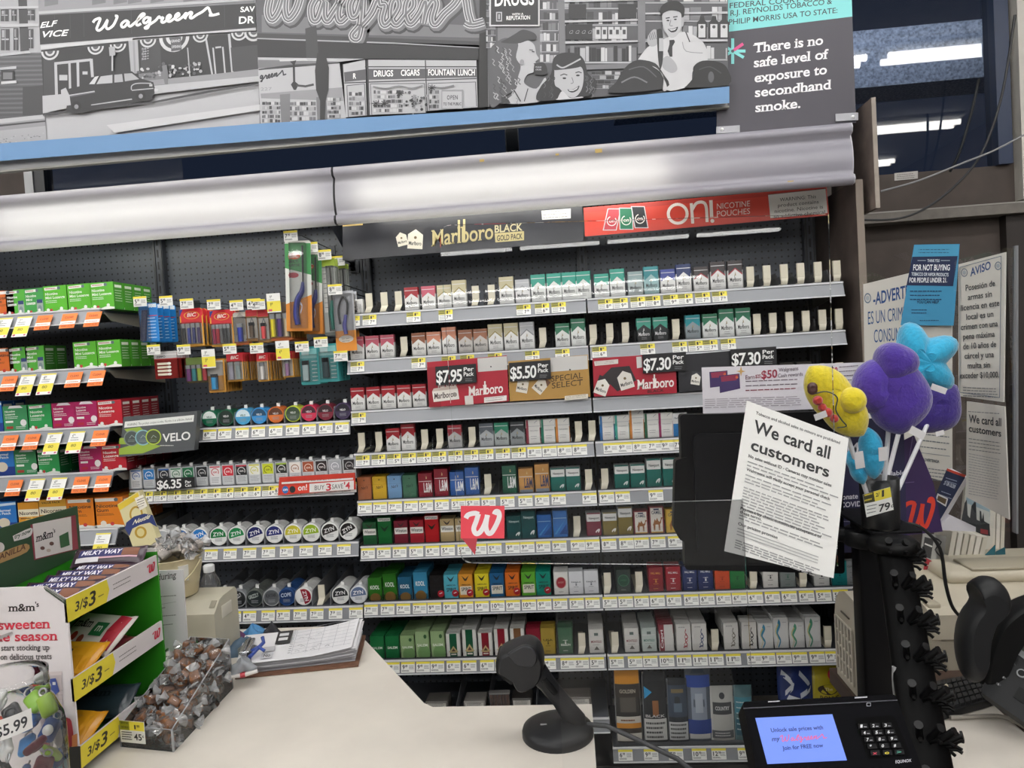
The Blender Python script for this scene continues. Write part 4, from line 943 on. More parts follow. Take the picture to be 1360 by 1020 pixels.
# cream spring pusher with its foot
def pusher_mesh():
    b = MB()
    b.prism([(-.0125, 0, .024), (.0125, 0, .024), (.0125, 0, .075), (-.0125, 0, .075)], (0, .003, 0), mat('#d6d0bd', .45))
    b.prism([(-.017, -.012, 0), (.004, -.012, 0), (.0125, 0, .024), (-.0125, 0, .024)], (0, .004, 0), mat('#d6d0bd', .45))
    b.box(-.017, .004, -.012, .2, 0, .003, mat('#c9c3b0', .5)); b.box(-.0135, -.0125, 0, .01, .02, .075, mat('#bdb7a4', .5))
    return b.mesh('pack_pusher', Vector((0, 0, 0)))
PUSH = pusher_mesh()
PACKN = [0]
DEEP = MB()
BACK = {5: 1, 6: 1, 7: 2, 8: 3}
def row(r_, bay, items, tags, back=2, yf=.014):
    z = SHELF_Z[r_] + .0065; grp = 'cigarette packs on the %s shelf of %s' % (RN[r_], BAYN[bay]); where = 'slot, %s shelf, %s' % (RN[r_], BAYN[bay]); th = SH[(r_, bay)]
    xs = []
    for i, it in enumerate(items.split()):
        px, kind = it.split(':'); py = P_py(float(px), z, yf)
        x = W(float(px), py, Y=yf).x; xs.append(x)
        nb = back
        if '*' in kind: kind, nb = kind.split('*'); nb = int(nb)
        if kind == 'P':
            o = bpy.data.objects.new('pack_pusher', PUSH); COL.objects.link(o); o.location = (x, yf + .004, z); WORLD[o.name] = Vector(o.location)
            tag(o, 'cream plastic pusher in the empty %s %s' % (ordn(i), where), 'pusher', 'cream pack pushers'); continue
        if kind == 'SIDE':
            me = pack_mesh('mr'); o = bpy.data.objects.new('cigarette_pack', me); COL.objects.link(o); o.location = (x + .043, yf, z + PW_ / 2); o.rotation_euler = (0, -math.pi / 2, 0)
            tag(o, 'red and white cigarette pack lying on its side at the %s shelf end' % RN[r_], 'cigarette pack', grp); continue
        p = PK[kind]; me = pack_mesh(kind)
        for k in range(nb + 1):
            if k > BACK.get(r_, 0):
                if r_ > 4: DEEP.merge(p['mb'], Matrix.Translation((x + random.uniform(-.0012, .0012), yf + k * (p['dp'] + .0012), z)))
                continue
            o = bpy.data.objects.new('cigarette_pack', me); COL.objects.link(o); PACKN[0] += 1
            lean = random.uniform(-.01, .01)
            o.location = (x + (random.uniform(-.0012, .0012) if k else 0), yf + k * (p['dp'] + .0012), z); o.rotation_euler = (0, 0, lean); WORLD[o.name] = Vector(o.location)
            d = p['desc']
            lab = '%s cigarette pack, %s %s, frontmost' % (d, ordn(i), where) if k == 0 else '%s pack, %s back in %s %s' % (d, ordn(k), ordn(i), where)
            tag(o, lab, 'cigarette pack', grp)
    xs.sort()
    for a, b_ in zip(xs[:-1], xs[1:]):
        if b_ - a > .1: continue
        xm_ = (a + b_) / 2
        if abs(b_ - a) > .0545: 
            q = MB(); q.prism([(xm_ - .0004, .006, z), (xm_ - .0004, .3, z), (xm_ - .0004, .3, z + .045), (xm_ - .0004, .02, z + .045)][::-1], (.0008, 0, 0), m_divider); q.build('divider', th)
    for i, it in enumerate(tags.split()):
        px, pr = it.split(':'); st = 'A'
        if pr[0] in 'AB': st, pr = pr[0], pr[1:]
        x = W(float(px), P_py(float(px), SHELF_Z[r_] - .02, -.006), Y=-.006).x
        put_tag(st, pr, (x, -.0035, SHELF_Z[r_] - .0035), '%s price tag on the %s shelf rail of %s' % (ordn(i), RN[r_], BAYN[bay]), 'price tags on the %s shelf of %s' % (RN[r_], BAYN[bay]), tilt=.26)
def P_py(px, z, y):
    """image row at which the horizontal line (y, z) crosses image column px"""
    lo, hi = -300.0, 1500.0
    for _ in range(40):
        m_ = (lo + hi) / 2
        if W(px, m_, Y=y).z > z: lo = m_
        else: hi = m_
    return lo
row(1, 0, '468:SIDE 491:P 511:P 530:P 547.5:mr*1 570:mp*1 591:mg*1 611:mgL*1 632.5:P 653.7:P 673.7:mgL*1 695:ms*1 716:mtL*0 737:mtL*1 757:mtL*1 776:mtL*1', '469:B7.95 491:B7.99 549.5:B7.95 592:B7.95 695.5:B7.99 720:B6.99 742:B7.95')
row(1, 1, '800:mt*1 821:mtL*1 845:mgg*0 866:mttL*1 888:mb*1 909:mkL*1 932:mx*1 954.5:mxL*1 977.5:mxL*1 998:P 1020:P 1043:P 1065:P 1088:P 1113:P', '804:B8.99 824:B9.99 847:B8.99 867:B8.49 890.5:B9.49 910:B8.99 933:B7.95 955.6:B7.99')
row(2, 0, '475:mp*1 495.5:mp*1 515.5:mp*1 537.5:P 557:mn*1 577:mh*1 597.5:mhL*1 619:mo*1 639:mo*1 659:mgL*1 680:mgL*1 701:msL*1 722:P 748:mgn*1 769:mgnL*1', '475:B7.95 556:B7.99 596:B7.95 620.5:B7.99 657.5:B7.95 707:B7.95 747:B8.99')
row(2, 1, '789:P 811:P 832:P 856:mtk*1 878:mtk*1 899:P 921:mtg*1 944:mgn*1 966:mgnL*1 988:mgnL*1 1007:P 1028:P 1050:P 1072:P 1094:P 1116:P', '796:B6.99 860:B8.99 902.5:B8.99 924:B5.99 943:B7.95 967:B7.99')
row(3, 0, '476:mr*1 497:mr*1 517:mr*1 537.5:mr*1 558:mr*1', '477:B7.95')
row(3, 1, '1024:mblk*0 1046:mblk*0 1069:mblk*0 1092:P 1117:P', '')
row(4, 0, '481:P 504:P 523:mr*1 543:mrL*2 565:P 585:P 605:mrg*1 628:P 647:mkg*1 667:meg*1 688:mcg*1 709:pr*1 729:pg*1 748:po*1 769.5:P', '482:B7.99 503:B7.99 523.5:B5.99 543.5:B6.99 563.5:B5.99 583.5:B5.99 605:B7.99 626:B7.99 646:B7.99 668:B7.99 689:B7.99 710:8.59 730:8.59 750:8.59 770:8.59')
row(4, 1, '787.5:P 807:pb*1 827:pt*1 846.5:poL*1 866.7:ps*1 885:pm_*1 904:parl*1', '811:8.59 830:9.59 850:8.59 869.5:7.59 887:9.59 904:7.99')
row(5, 0, '485:n1*2 505:n2*2 525:n3*2 545:n4*2 566:l1*2 587:l1L*2 608:l2*1 628:l2L*1 649:P 677.6:l3L*1 699.5:l4*1 721:l4L*1 742:w1*1 762:w1*1 783:P', '485:7.59 505:7.59 525:7.59 546:7.99 566:5.59 587:5.79 609:5.79 628:5.79 649:5.79 674:5.79 698:5.79 720:5.79 742:7.99 783:9.99')
row(5, 1, '804.5:P 826.7:w1*1 848:w1*1 869.5:w1L*1 891:w1L*1', '806:9.99 827:9.59 871:9.99')
row(6, 0, '492:i1*2 512:i2*2 533.6:i3*2 554.6:i4*2 574.6:i5*2 595:i6*2 615:i6*0 640:w4*1 661:w4*1 683.5:w4*2 703:w4L*2 724:bl*2 745:blL*2 767.5:P', '489:5.99 510:5.99 531:5.99 553:5.99 574.6:6.99 595:5.49 617:5.99 637:5.99 657:5.99 681:9.99 700.5:9.99 721.6:9.99 743:9.99 767.5:9.49 787:9.99')
row(6, 1, '789.5:w2*1 811:w3*1 831.5:w3L*1 852:c1*1 873:c1L*1 895:c2*1', '809:8.99 832:8.99 852:7.99 874:7.99 897:9.99')
row(7, 0, '499:k1*5 519:k1L*5 539:k2*5 559.5:k2L*5 581:s1*5 600:s2*5 619.5:s3*5 641:s4*5 661:s5*5 681.6:s6*5 703:s7*5 722.5:s8*5 746:d1*2 766:v1*1 786:v1*0', '493:7.99 515:7.99 536:7.59 557.6:7.99 577:9.99 598:9.99 619.5:9.99 640:9.99 661:10.99 681.6:9.99 702.7:10.99 723:9.99 744:5.59 766:5.59 787:5.59')
row(7, 1, '808:P 829:d2*1 850:P 872:q1*2 895:q2*2 917:q3*2 938:q3*1 960:q4*1 980:q5*1 1002:P 1024:q6*2 1047:q7*1 1068:P 1092:q8*1 1116:q9*1 1133:q0*0', '810:5.59 831:5.59 852:5.49 873:6.97 895:6.97 918:6.97 939:6.97 961:6.97 982:6.97 1003:6.97 1025.6:6.97 1048:6.97 1071:6.97 1093.6:5.49 1116:5.49')
row(8, 0, '502:a1*6 522:a1*6 542:a2*6 562:a2L*6 582.5:a2L*6 603:f1*6 624.5:f1L*6 645.6:f2*6 667:f2L*6 688.5:f3L*6 709.6:e1*2 729:e2*2 752:e3*2 774:P 793:o1*6', '522:9.49 542:9.49 562:9.49 581:9.49 602.5:6.99 623.7:6.99 647:6.99 667:6.99 687:6.99 708:6.99 729:8.49 754:8.49 772.7:5.59 793:5.59')
row(8, 1, '818:P 840:o1*6 863:o2*6 886:r1*6 909:x1*6 930:x2*6 951:P 972:x3*6 996:x4*2 1018:y1*6 1038.5:y1L*6 1059.5:y2*6 1081:y2L*6 1101:P', '819:5.99 843.5:5.59 863.7:5.99 885.6:10.99 908.4:11.99 930:11.99 951:11.99 974:11.99 1001.7:9.99 1019.5:9.99 1041:9.99 1062:9.99 1085:9.99 1106:9.99')
do = DEEP.build('cigarette_packs_behind'); tag(do, 'cigarette packs filling the rows deep behind the front packs on the lower shelves', 'cigarette packs'); do['kind'] = 'stuff'
print('packs', PACKN[0])

# ------------------------------------------------------------------ boards and price signs on the third cigarette shelf
YB = -.018
fb = lambda px, py: W(px, py, Y=YB)
def flat_sign(name, label, cat, corners, base, draw, group=None, Y=YB, th=.003, top=None):
    f = lambda px, py: W(px, py, Y=Y)
    b = MB(); b.prism([f(*c) for c in corners], (0, th, 0), M(base)); D = Draw(b, f, (0, -1, 0)); draw(D)
    return tag(b.build(name), label, cat, group)
def mini_marl(D, c, pts_bl, ang, s, top='#2a2628', body='#e6e2da'):
    """printed pack, tilted"""
    ca, sa = math.cos(ang), math.sin(ang)
    def q(u, v): return (pts_bl[0] + s * (u * ca + v * sa), pts_bl[1] - s * (-u * sa + v * ca))
    D.poly(body, [q(0, 0), q(1, 0), q(1, 1.45), q(0, 1.45)]); D.poly(top, [q(0, 1.45), q(0, .95), q(.5, 1.3), q(1, .95), q(1, 1.45)])
    D.text('#2a2a2c', 'Marlboro', q(.08, .25), q(.92, .25), .26 * s, .02, vdir=(sa, -ca)); D.circ('#6a5a3c', *q(.5, .75), s * .1, n=8)
def board_red(D):
    D.poly('#c9c7c4', [(634, 476), (673, 473), (674, 491), (635, 494)]); D.circ('#26262a', 652, 487, 1, n=8)
    D.poly('#8e1526', [(567, 488), (582, 487), (586, 540), (570, 541)]); D.text('#f0e8e4', 'Marlboro', (622, 526), (668, 521), 13, .02, res=4, serif=.8); D.text('#f0e8e4', 'l', (643, 524), (645, 524), 19, 0)
    D.poly('#e4dfd8', [(574, 520), (608, 516), (610, 530), (576, 534)]); D.text('#3a2a2a', 'Marlboro', (577, 530), (602, 527), 8, .02); D.text('#eee6e2', 'Marlboro', (582, 515), (606, 512), 6, .02); D.circ('#8e8680', 604, 524, 3); D.poly('#c9b8ae', [(576, 516), (606, 512), (608, 516), (574, 520)])
    D.poly('#d6cdc8', [(617, 526), (628, 525), (629, 537), (618, 538)]); D.poly('#e8e4e0', [(643, 528), (673, 525), (673, 532), (643, 535)]); D.lines('#9a8a88', 645, 671, 529, 532, 2, .8, dy=-3)
flat_sign('promotion_board', 'red promotion board with white lettering on the lighter-side third shelf', 'board', [(570, 541), (676, 533), (673, 472), (567, 481)], mat('#a51f31', .4), board_red)
def board_gold(D):
    D.poly('#cbc9c6', [(731, 475), (780, 472), (781, 490), (731, 494)]); D.circ('#26262a', 757, 491, 1.2, n=8)
    D.text('#3c2c18', 'SPECIAL', (732, 507), (774, 502), 8, .0, res=3, serif=.7); D.text('#3c2c18', 'SELECT', (733, 516), (774, 511), 8, .0, res=3, serif=.7)
    mini_marl(D, 0, (685, 520), .18, 15, '#c9b99a', '#e4ddd0'); mini_marl(D, 0, (706, 515), .7, 15, '#6a4630', '#ddd5c8')
    D.poly('#e2dccf', [(750, 526), (781, 523), (781, 529), (750, 532)]); D.lines('#8a7a5a', 752, 779, 527, 529, 2, .7, dy=-3)
flat_sign('promotion_board', 'gold brown promotion board with printed packs on the lighter-side third shelf', 'board', [(677, 533), (784, 527), (781, 471), (675, 480)], mat('#ab8444', .4), board_gold)
def board_black(D):
    D.poly('#d9d2cc', [(789, 480), (821, 477), (821, 483), (790, 486)]); D.lines('#9a8886', 791, 819, 481, 483, 2, .7, dy=-2); D.poly('#d6d4d2', [(845, 474), (852, 473.5), (853, 488), (846, 489)])
    D.poly('#2a2426', [(800, 500), (812, 488), (836, 486), (845, 505), (820, 520)]); mini_marl(D, 0, (788, 521), .35, 17, '#2a2426'); mini_marl(D, 0, (825, 519), -.3, 19, '#2a2426', '#ddd8d0')
    D.text('#f2ebe6', 'Marlboro', (846, 517), (895, 513), 13, .02, res=4, serif=.8); D.text('#f2ebe6', 'l', (868, 515), (870, 515), 19, 0); D.text('#3a1418', 'BLACK', (860, 522), (882, 520), 4, .02)
flat_sign('promotion_board', 'red promotion board printed with two tilted packs on the panel-side third shelf', 'board', [(789, 527), (899, 522), (897, 469), (787, 476)], mat('#a01d30', .4), board_black)
def board_blk2(D):
    mini_marl(D, 0, (917, 510), .15, 12, '#3a3a3e'); mini_marl(D, 0, (938, 506), .7, 12, '#3a3a3e')
flat_sign('promotion_board', 'black promotion board partly hidden by the cash rewards bulletin', 'board', [(902, 521), (1016, 511), (1014, 462), (900, 472)], mat('#26262b', .4), board_blk2)
def price_sign(px0, py0, px1, py1, txt, sub, label, Y=-.03):
    def dr(D):
        w = px1 - px0; s = (py1 - py0)
        hh = D.hh
        D.text('#f4f4f2', txt, (px0 + w * .03, py0 + hh * .86), (px0 + w * .66, py0 + hh * .86 + s * .63), hh * .66, .03, res=4, sp=.9)
        for i, t in enumerate(sub): D.text('#f4f4f2', t, (px0 + w * .7, py0 + hh * (.36 + i * .26) + s * .7), (px0 + w * .95, py0 + hh * (.36 + i * .26) + s * .95), hh * .22, .05, res=3)
        D.lines('#8a8a8c', px0 + w * .74, px0 + w * .92, py0 + hh * .76 + s * .8, py0 + hh * .86 + s * .8, 2, .8)
    hh = 25 if len(sub) > 1 and txt != '$6.35' else 19
    def dr2(D): D.hh = hh; dr(D)
    flat_sign('price_sign', label, 'price sign', [(px0 + 1, py0 + hh), (px1 + 1, py1 + hh), (px1, py1), (px0, py0)], mat('#1b1b1e', .4), dr2, 'black price signs on the shelves', Y=Y)
price_sign(578, 487, 632, 483, '$7.95', ('Per', 'Pack'), 'black price sign reading 7.95 above the red promotion board')
price_sign(676, 482, 731, 478, '$5.50', ('Per', 'Pack'), 'black price sign reading 5.50 above the gold brown board')
price_sign(853, 471, 911, 467, '$7.30', ('Per', 'Pack'), 'black price sign reading 7.30 above the printed two-pack board')
price_sign(970, 464, 1031, 460, '$7.30', ('Per', 'Pack'), 'black price sign reading 7.30 above the cash rewards bulletin')

# ------------------------------------------------------------------ banners hung at the back above the top shelves
def ban_black(D):
    D.poly('#6a6a6e', [(455, 305), (560, 297), (560, 318), (455, 340)]) if False else None
    for (x, y, a, s) in ((529, 328, -.25, 14), (541, 330, .05, 20)):
        mini_marl(D, 0, (x, y), a, s, '#2a2a2e', '#d9d4c6')
    D.text('#b9ac7c', 'Marlboro', (573, 327), (655, 317), 22, .012, res=5, serif=.8); D.text('#b9ac7c', 'l', (608, 322), (611, 322), 32, 0, res=3); D.text('#b9ac7c', 'l', (615, 321), (618, 321), 32, 0, res=3)
    D.text('#c4bb94', 'BLACK', (657, 309), (694, 306), 10, .04, res=4); D.poly('#b9ac7c', [(657, 310), (696, 307), (696, 319), (658, 322)]); D.text('#26262a', 'GOLD PACK', (660, 320), (694, 317), 7.5, .02, res=3)
    D.poly('#d4d4d2', [(719, 280), (758, 277), (758, 290), (720, 292)]); D.lines('#8a8a8a', 721, 756, 281, 289, 3, 1, dy=-2)
    D.poly('#c8ab66', [(455, 298), (482, 296), (482, 299), (455, 301)])
flat_sign('banner', 'black banner with gold lettering hung under the lit canopy', 'banner', [(455, 346), (775, 320), (773, 270), (455, 296)], mat('#2b2c31', .3, noise=.3, scale=6), ban_black, Y=.118)
def ban_red(D):
    D.poly('#b53a32', [(776, 277), (1098, 249), (1098, 254), (776, 282)])
    for x, y, c, a in ((811, 305, '#b8404a', -.15), (833, 304, '#1f7050', .02), (853, 302, '#22242a', .12)):
        ca, sa = math.cos(a), math.sin(a); q = lambda u, v: (x - 9 + 16 * u * ca + 27 * v * -sa * -1 * 0 + v * 4 * (-a * 10) / 1, y - 27 * v - 16 * u * sa * 0)
        D.poly('#c9c9cc', [q(-.08, -.04), q(1.08, -.04), q(1.08, 1.04), q(-.08, 1.04)]); D.poly(c, [q(0, 0), q(1, 0), q(1, 1), q(0, 1)]); cx, cy = q(.5, .42); D.ring('#e8e4e0', cx, cy, 5.4, 6.6, 20, -40, 250); D.text('#e8e4e0', 'on', (cx - 3.6, cy + 2), (cx + 3.6, cy + 1.6), 5, .03)
    D.ring('#f0e6e0', 900, 284, 10.5, 14.5, 28); D.stroke('#f0e6e0', [(920, 297), (918, 270)], 4); D.stroke('#f0e6e0', [(919, 279), (925, 270), (934, 269), (938, 276), (939, 295)], 4, 5); D.stroke('#f0e6e0', [(945, 288), (944, 266)], 4.5); D.circ('#f0e6e0', 946, 293.5, 2.6)
    D.text('#f0e6e0', 'NICOTINE', (952, 278), (996, 274), 8, 0, res=3); D.text('#f0e6e0', 'POUCHES', (952, 288), (996, 284), 8, 0, res=3)
    D.poly('#e9e6e2', [(1020, 259), (1096, 251), (1099, 283), (1023, 290)]); D.poly('#4a4444', [(1020, 258.4), (1096, 250.4), (1096, 251), (1020, 259)])
    for i, t in enumerate(('WARNING: This', 'product contains', 'nicotine. Nicotine is', 'an addictive chemical')):
        w = (24, 27, 32, 34)[i]; cx, cy = 1059.5 + i * .6, 265.5 + i * 7.2; D.text('#3a3838', t, (cx - w, cy + w * .095), (cx + w, cy - w * .095), 5, 0, res=2)
flat_sign('banner', 'red nicotine pouch banner with white warning panel under the canopy end', 'banner', [(777, 314), (1101, 286), (1098, 248), (775, 276)], mat('#cc4436', .35), ban_red, Y=.118)
# ------------------------------------------------------------------ tin bay: shelves of round tins and small cans
TZ = {'a': 1.394, 'b': 1.164, 'c': .926, 'd': .678}
TX0, TX1 = -.908, -.006
TN = {'a': 'pouch tin shelf under the lighters', 'b': 'small can shelf', 'c': 'tin shelf behind the candy bucket', 'd': 'lowest tin shelf beside the clipboard'}
TS = {k: shelf(TX0, TX1, z, 'grey metal ' + TN[k], fence=0) for k, z in TZ.items()}
TINS = {}
def tin_mesh(key, rim, face, band, txt, ink, r=.0345, d=.021, half=None, rot=0.0):
    if key in TINS: return TINS[key]
    random.seed(3); b = MB(); c = (0, 0, r)
    b.lathe(c, [(r - .003, -d), (r, -d + .002), (r, -d * .55), (r - .0012, -d * .5), (r - .0012, -d * .42), (r, -d * .4), (r, -.002), (r - .0015, 0)], mat(rim, .3, spec=.6), n=28, axis='y')
    D = Draw(b, local((0, 0, r), (r, 0, 0), (0, 0, r)), (0, -1, 0), eps=.00006, lift=.0001); D.up = 1
    D.circ(mat(face, .3), 0, 0, .88, n=28)
    ca, sa = math.cos(rot), math.sin(rot)
    q = lambda u, v: (u * ca - v * sa, u * sa + v * ca)
    if half: D.poly(mat(half, .3), [(.88 * math.cos(math.pi + math.pi * i / 14 + rot), .88 * math.sin(math.pi + math.pi * i / 14 + rot)) for i in range(15)])
    if band: D.poly(mat(band, .3), [q(*p) for p in ((-.86, -.12), (-.8, .38), (-.5, .74), (0, .88), (.5, .74), (.8, .38), (.86, -.12))])
    if txt:
        k_ = .55 if txt == 'VELO' else 1.0; D.text(mat(ink, .4), txt, q(-.62 * k_, .06), q(.6 * k_, .06), .42 * k_, .05, .15, vdir=q(0, 1), res=3)
    D.lines(mat('#8a8c90', .5), -.4, .4, -.55, -.3, 3, .06, rag=.1)
    D.ring(mat(rim, .3), 0, 0, .86, .93, n=28)
    TINS[key] = b.mesh('tin', Vector((0, 0, 0))); return TINS[key]
def put(me, name, loc, label, cat, grp, rot=(0, 0, 0)):
    o = bpy.data.objects.new(name, me); COL.objects.link(o); o.location = loc; o.rotation_euler = rot; WORLD[o.name] = Vector(loc)
    return tag(o, label, cat, grp)
def tin_row(key, items, tags, depth, mesh_fn, step, name, cat, r, tabs=True, y0=.012, h=None):
    z = TZ[key] + .0065; th = TS[key]; grp = cat + 's on the ' + TN[key].split(' with')[0]; xs = []
    for i, (px, k, ds) in enumerate(items):
        x = W(px, P_py(px, z, y0), Y=y0).x; xs.append(x)
        if k == 'P':
            put(PUSH, 'pack_pusher', (x, y0 + .01, z), 'white plastic pusher in the empty %s slot of the %s' % (ordn(i), TN[key]), 'pusher', 'cream pack pushers'); continue
        me = mesh_fn(k)
        for n_ in range(depth + 1):
            lab = '%s %s, %s slot of the %s' % (ds, cat, ordn(i), TN[key]) if n_ == 0 else '%s %s, %s back, %s slot, %s' % (ds, cat, ordn(n_), ordn(i), TN[key])
            o = put(me, name, (x, y0 + n_ * step, z), lab, cat, grp)
        if tabs:
            t = MB(); hh = h or 2 * r; t.box(x - .002, x + .011, y0 + .02, y0 + .023, z + hh - .002, z + hh + .011, mat('#e2e2e0', .4)); t.box(x - .002, x + .011, y0 + .02, y0 + .032, z + hh + .0105, z + hh + .012, mat('#e2e2e0', .4)); t.build('retainer_tab', th)
    m = [xs[0] - (xs[1] - xs[0]) / 2] + [(a + b_) / 2 for a, b_ in zip(xs[:-1], xs[1:])]
    for xx in m:
        hh = h or 2 * r
        q = MB(); q.prism([(xx - .0006, .004, z), (xx - .0006, .31, z), (xx - .0006, .31, z + hh * 1.12), (xx - .0006, .02, z + hh * .8), (xx - .0006, .006, z + hh * .45)][::-1], (.0012, 0, 0), m_greydiv); q.build('divider', th)
    for i, (px, pr, st) in enumerate(tags):
        x = W(px, P_py(px, TZ[key] - .02, -.006), Y=-.006).x
        put_tag(st, pr, (x, -.0035, TZ[key] - .0035), '%s price tag along the rail of the %s' % (ordn(i), TN[key]), 'price tags on the tin shelves', tilt=.26)
VEL = [('#1f6a4c', '#e6ebe8', None, '#1f6a4c'), ('#1f5a40', '#26332e', None, None), ('#4a9cc8', '#d8e8f0', None, '#4a9cc8'), ('#3a8ac8', '#2a4a66', None, '#3a8ac8'), ('#c86a32', '#5a3a2c', None, '#c86a32'), ('#b4c23a', '#3c4a3a', None, '#49584a'), ('#c2304e', '#4a2632', None, '#c2304e'), ('#7a2838', '#33242a', None, '#7a2838'), ('#4a3a5c', '#26222c', None, '#39304a')]
VD = ['green and white', 'dark green', 'pale blue', 'mid blue', 'orange', 'lime-rimmed', 'crimson', 'maroon', 'dark purple']
def vel(k): r_, f, b_, h_ = VEL[k]; return tin_mesh('v%d' % k, r_, f, None, 'VELO', '#e8e8e8' if k not in (0, 2) else '#2a5a48', half=h_, r=.0325)
tin_row('a', [(px, k, VD[k]) for k, px in enumerate((279, 301, 323.5, 345, 367, 390, 411, 433, 456))], [(px, '6.99', 'A') for px in (279, 299, 322, 343.5, 366.6, 389, 411, 433, 454.6)], 2, vel, .0225, 'pouch_tin', 'pouch tin', .0325)
ZY = [('#e6e6e4', '#e6e6e4', '#7a8088', '#6a6e74'), ('#e6e6e4', '#e6e6e4', '#8a949c', '#eeeeee'), ('#e6e6e4', '#e6e6e4', '#2a6cb4', '#eeeeee'), ('#e6e6e4', '#e6e6e4', '#1f74c0', '#eeeeee'), ('#e6e6e4', '#e6e6e4', '#14733c', '#eeeeee'), ('#e6e6e4', '#e6e6e4', '#158048', '#eeeeee'), ('#e6e6e4', '#e6e6e4', '#1c2260', '#eeeeee'), ('#e6e6e4', '#e6e6e4', '#20266c', '#eeeeee'), ('#e6e6e4', '#e6e6e4', '#c9c032', '#f4f2e0'), ('#e6e6e4', '#e6e6e4', '#8fae1e', '#f2f4e0'), ('#e6e6e4', '#e6e6e4', '#2a2624', '#eeeeee'), ('#e6e6e4', '#e6e6e4', '#1e1c1c', '#eeeeee')]
ZD = ['white grey-faced', 'white slate-faced', 'white blue-faced', 'white bright-blue-faced', 'white green-faced', 'white leaf-green-faced', 'white navy-faced', 'white indigo-faced', 'white yellow-faced', 'white lime-faced', 'white black-faced', 'white jet-black-faced']
ZR = [.2, .3, .2, .4, .06, .22, .3, .1, .05, .1, .3, .5]
def zyn(k): a, b_, c, d = ZY[k]; return tin_mesh('z%d' % k, a, b_, c, 'ZYN', d, r=.0365, rot=ZR[k])
tin_row('c', [(px, k, ZD[k]) for k, px in enumerate((192, 215, 241, 266, 291, 315, 340, 365, 390, 414, 439, 463.5))], [(px, '7.59', 'A') for px in (206, 232, 257, 281, 306, 332, 357, 381, 407, 432, 457)], 3, zyn, .023, 'snus_tin', 'tin', .0365)
GZ = [('#55585c', '#26282a', None, 'LONG', '#c9c9c9'), ('#8a8d90', '#1e2022', None, 'GRIZZLY', '#c9c9c9'), ('#5c605c', '#20282a', None, 'GRIZZLY', '#b9c2bc'), ('#9a9c9e', '#55585c', None, 'KAYAK', '#2a2a2c'), ('#2a4a7c', '#1c3560', None, 'COPE', '#cfd8e4'), ('#e6e6e4', '#e6e6e4', '#8c1a2c', 'ZYN', '#eeeeee'), None, ('#e0e0de', '#e0e0de', '#26282c', 'ZYN', '#eeeeee'), ('#d4d6da', '#d4d6da', '#5a6a8c', 'ZYN', '#eeeeee')]
GD = ['dull black', 'black silver-rimmed', 'dark green-grey', 'pewter', 'dark blue', 'white red-faced', '', 'white charcoal-faced', 'white steel-blue-faced']
def griz(k): a, b_, c, t, d = GZ[k]; return tin_mesh('g%d' % k, a, b_, c, t, d, r=.035, rot=(.5, .5, .3, .1, .1, -1.3, 0, .1, .1)[k])
tin_row('d', [(px, k if k != 6 else 'P', GD[k]) for k, px in enumerate((296, 317, 339, 361.6, 381.5, 404, 427, 453, 477))], [(px, p, 'A') for px, p in zip((312, 332, 356.5, 376.5, 399, 421, 446, 473), ('7.59', '4.99', '7.59', '3.99', '7.59', '7.59', '7.59', '7.59'))], 5, griz, .023, 'snuff_tin', 'tin', .035)
# small rectangular cans
CANS = {}
CC = [('#e4e6ea', '#3a6ab0'), ('#2f7cc0', '#e8eef4'), ('#20242c', '#3a6ab0'), ('#dfe6e0', '#2a7a4c'), ('#1f6f46', '#dfe8e2'), ('#1e2226', '#d0d0d0'), ('#e6e2e2', '#c23a4a'), ('#cc2e3e', '#f0e0e0'), ('#1e1e20', '#c23a4a'), ('#e4e4da', '#c9c43a'), ('#c4cc2a', '#6a7018'), ('#202420', '#9ab83a'), ('#e4e0da', '#9a6a4c'), ('#9a4a2c', '#e0c8b8'), ('#22181a', '#8c3a48'), ('#a0a4aa', '#e0e2e6'), ('#1c1c1e', '#b0b0b2')]
CD = ['white blue-lettered', 'blue', 'black blue-ringed', 'white green-lettered', 'green', 'black white-ringed', 'white red-lettered', 'red', 'black red-ringed', 'white yellow-lettered', 'yellow-green', 'black lime-ringed', 'white brown-lettered', 'rust brown', 'black maroon-ringed', 'silver grey', 'plain black']
def can(k):
    if k in CANS: return CANS[k]
    base, ink = CC[k]; random.seed(k); b = MB(); w, h, d = .0255, .079, .02
    rr = .007; ring = []
    for cx, cz, a0 in ((w - rr, rr, -90), (w - rr, h - rr, 0), (-w + rr, h - rr, 90), (-w + rr, rr, 180)):
        for t in range(5): a = math.radians(a0 + t * 22.5); ring.append((cx + rr * math.cos(a), cz + rr * math.sin(a)))
    b.loft([[(x, y, z) for x, z in ring] for y in (0, d)], mat('#b9bcc0', .35, metal=.2), smooth=False)
    D = Draw(b, local((-w, 0, 0), (2 * w, 0, 0), (0, 0, h)), (0, -1, 0), eps=.00005, lift=.0001); D.up = 1
    D.rect(mat(base, .35), .08, .45, .92, .95); D.rect(mat('#c9ccce', .35) if k not in (0, 6) else mat('#dedee0', .35), .08, .06, .92, .45)
    D.rect(mat(ink, .4), .1, .88, .9, .94) if k in (0, 2, 3, 6, 8, 9, 11) else None
    D.ring(mat(ink if k not in (2, 8, 11, 14) else '#d8d8d8', .4), .5, .66, .25, .31, a0=-30, a1=250, ry=.62); D.text(mat(ink if k not in (2, 8, 11, 14) else '#d8d8d8', .4), 'on', (.34, .61), (.66, .61), .13, .03, vdir=(0, 1)); D.lines(mat('#7a7c80'), .16, .84, .14, .36, 4, .025, rag=.2)
    CANS[k] = b.mesh('pouch_can', Vector((0, 0, 0))); return CANS[k]
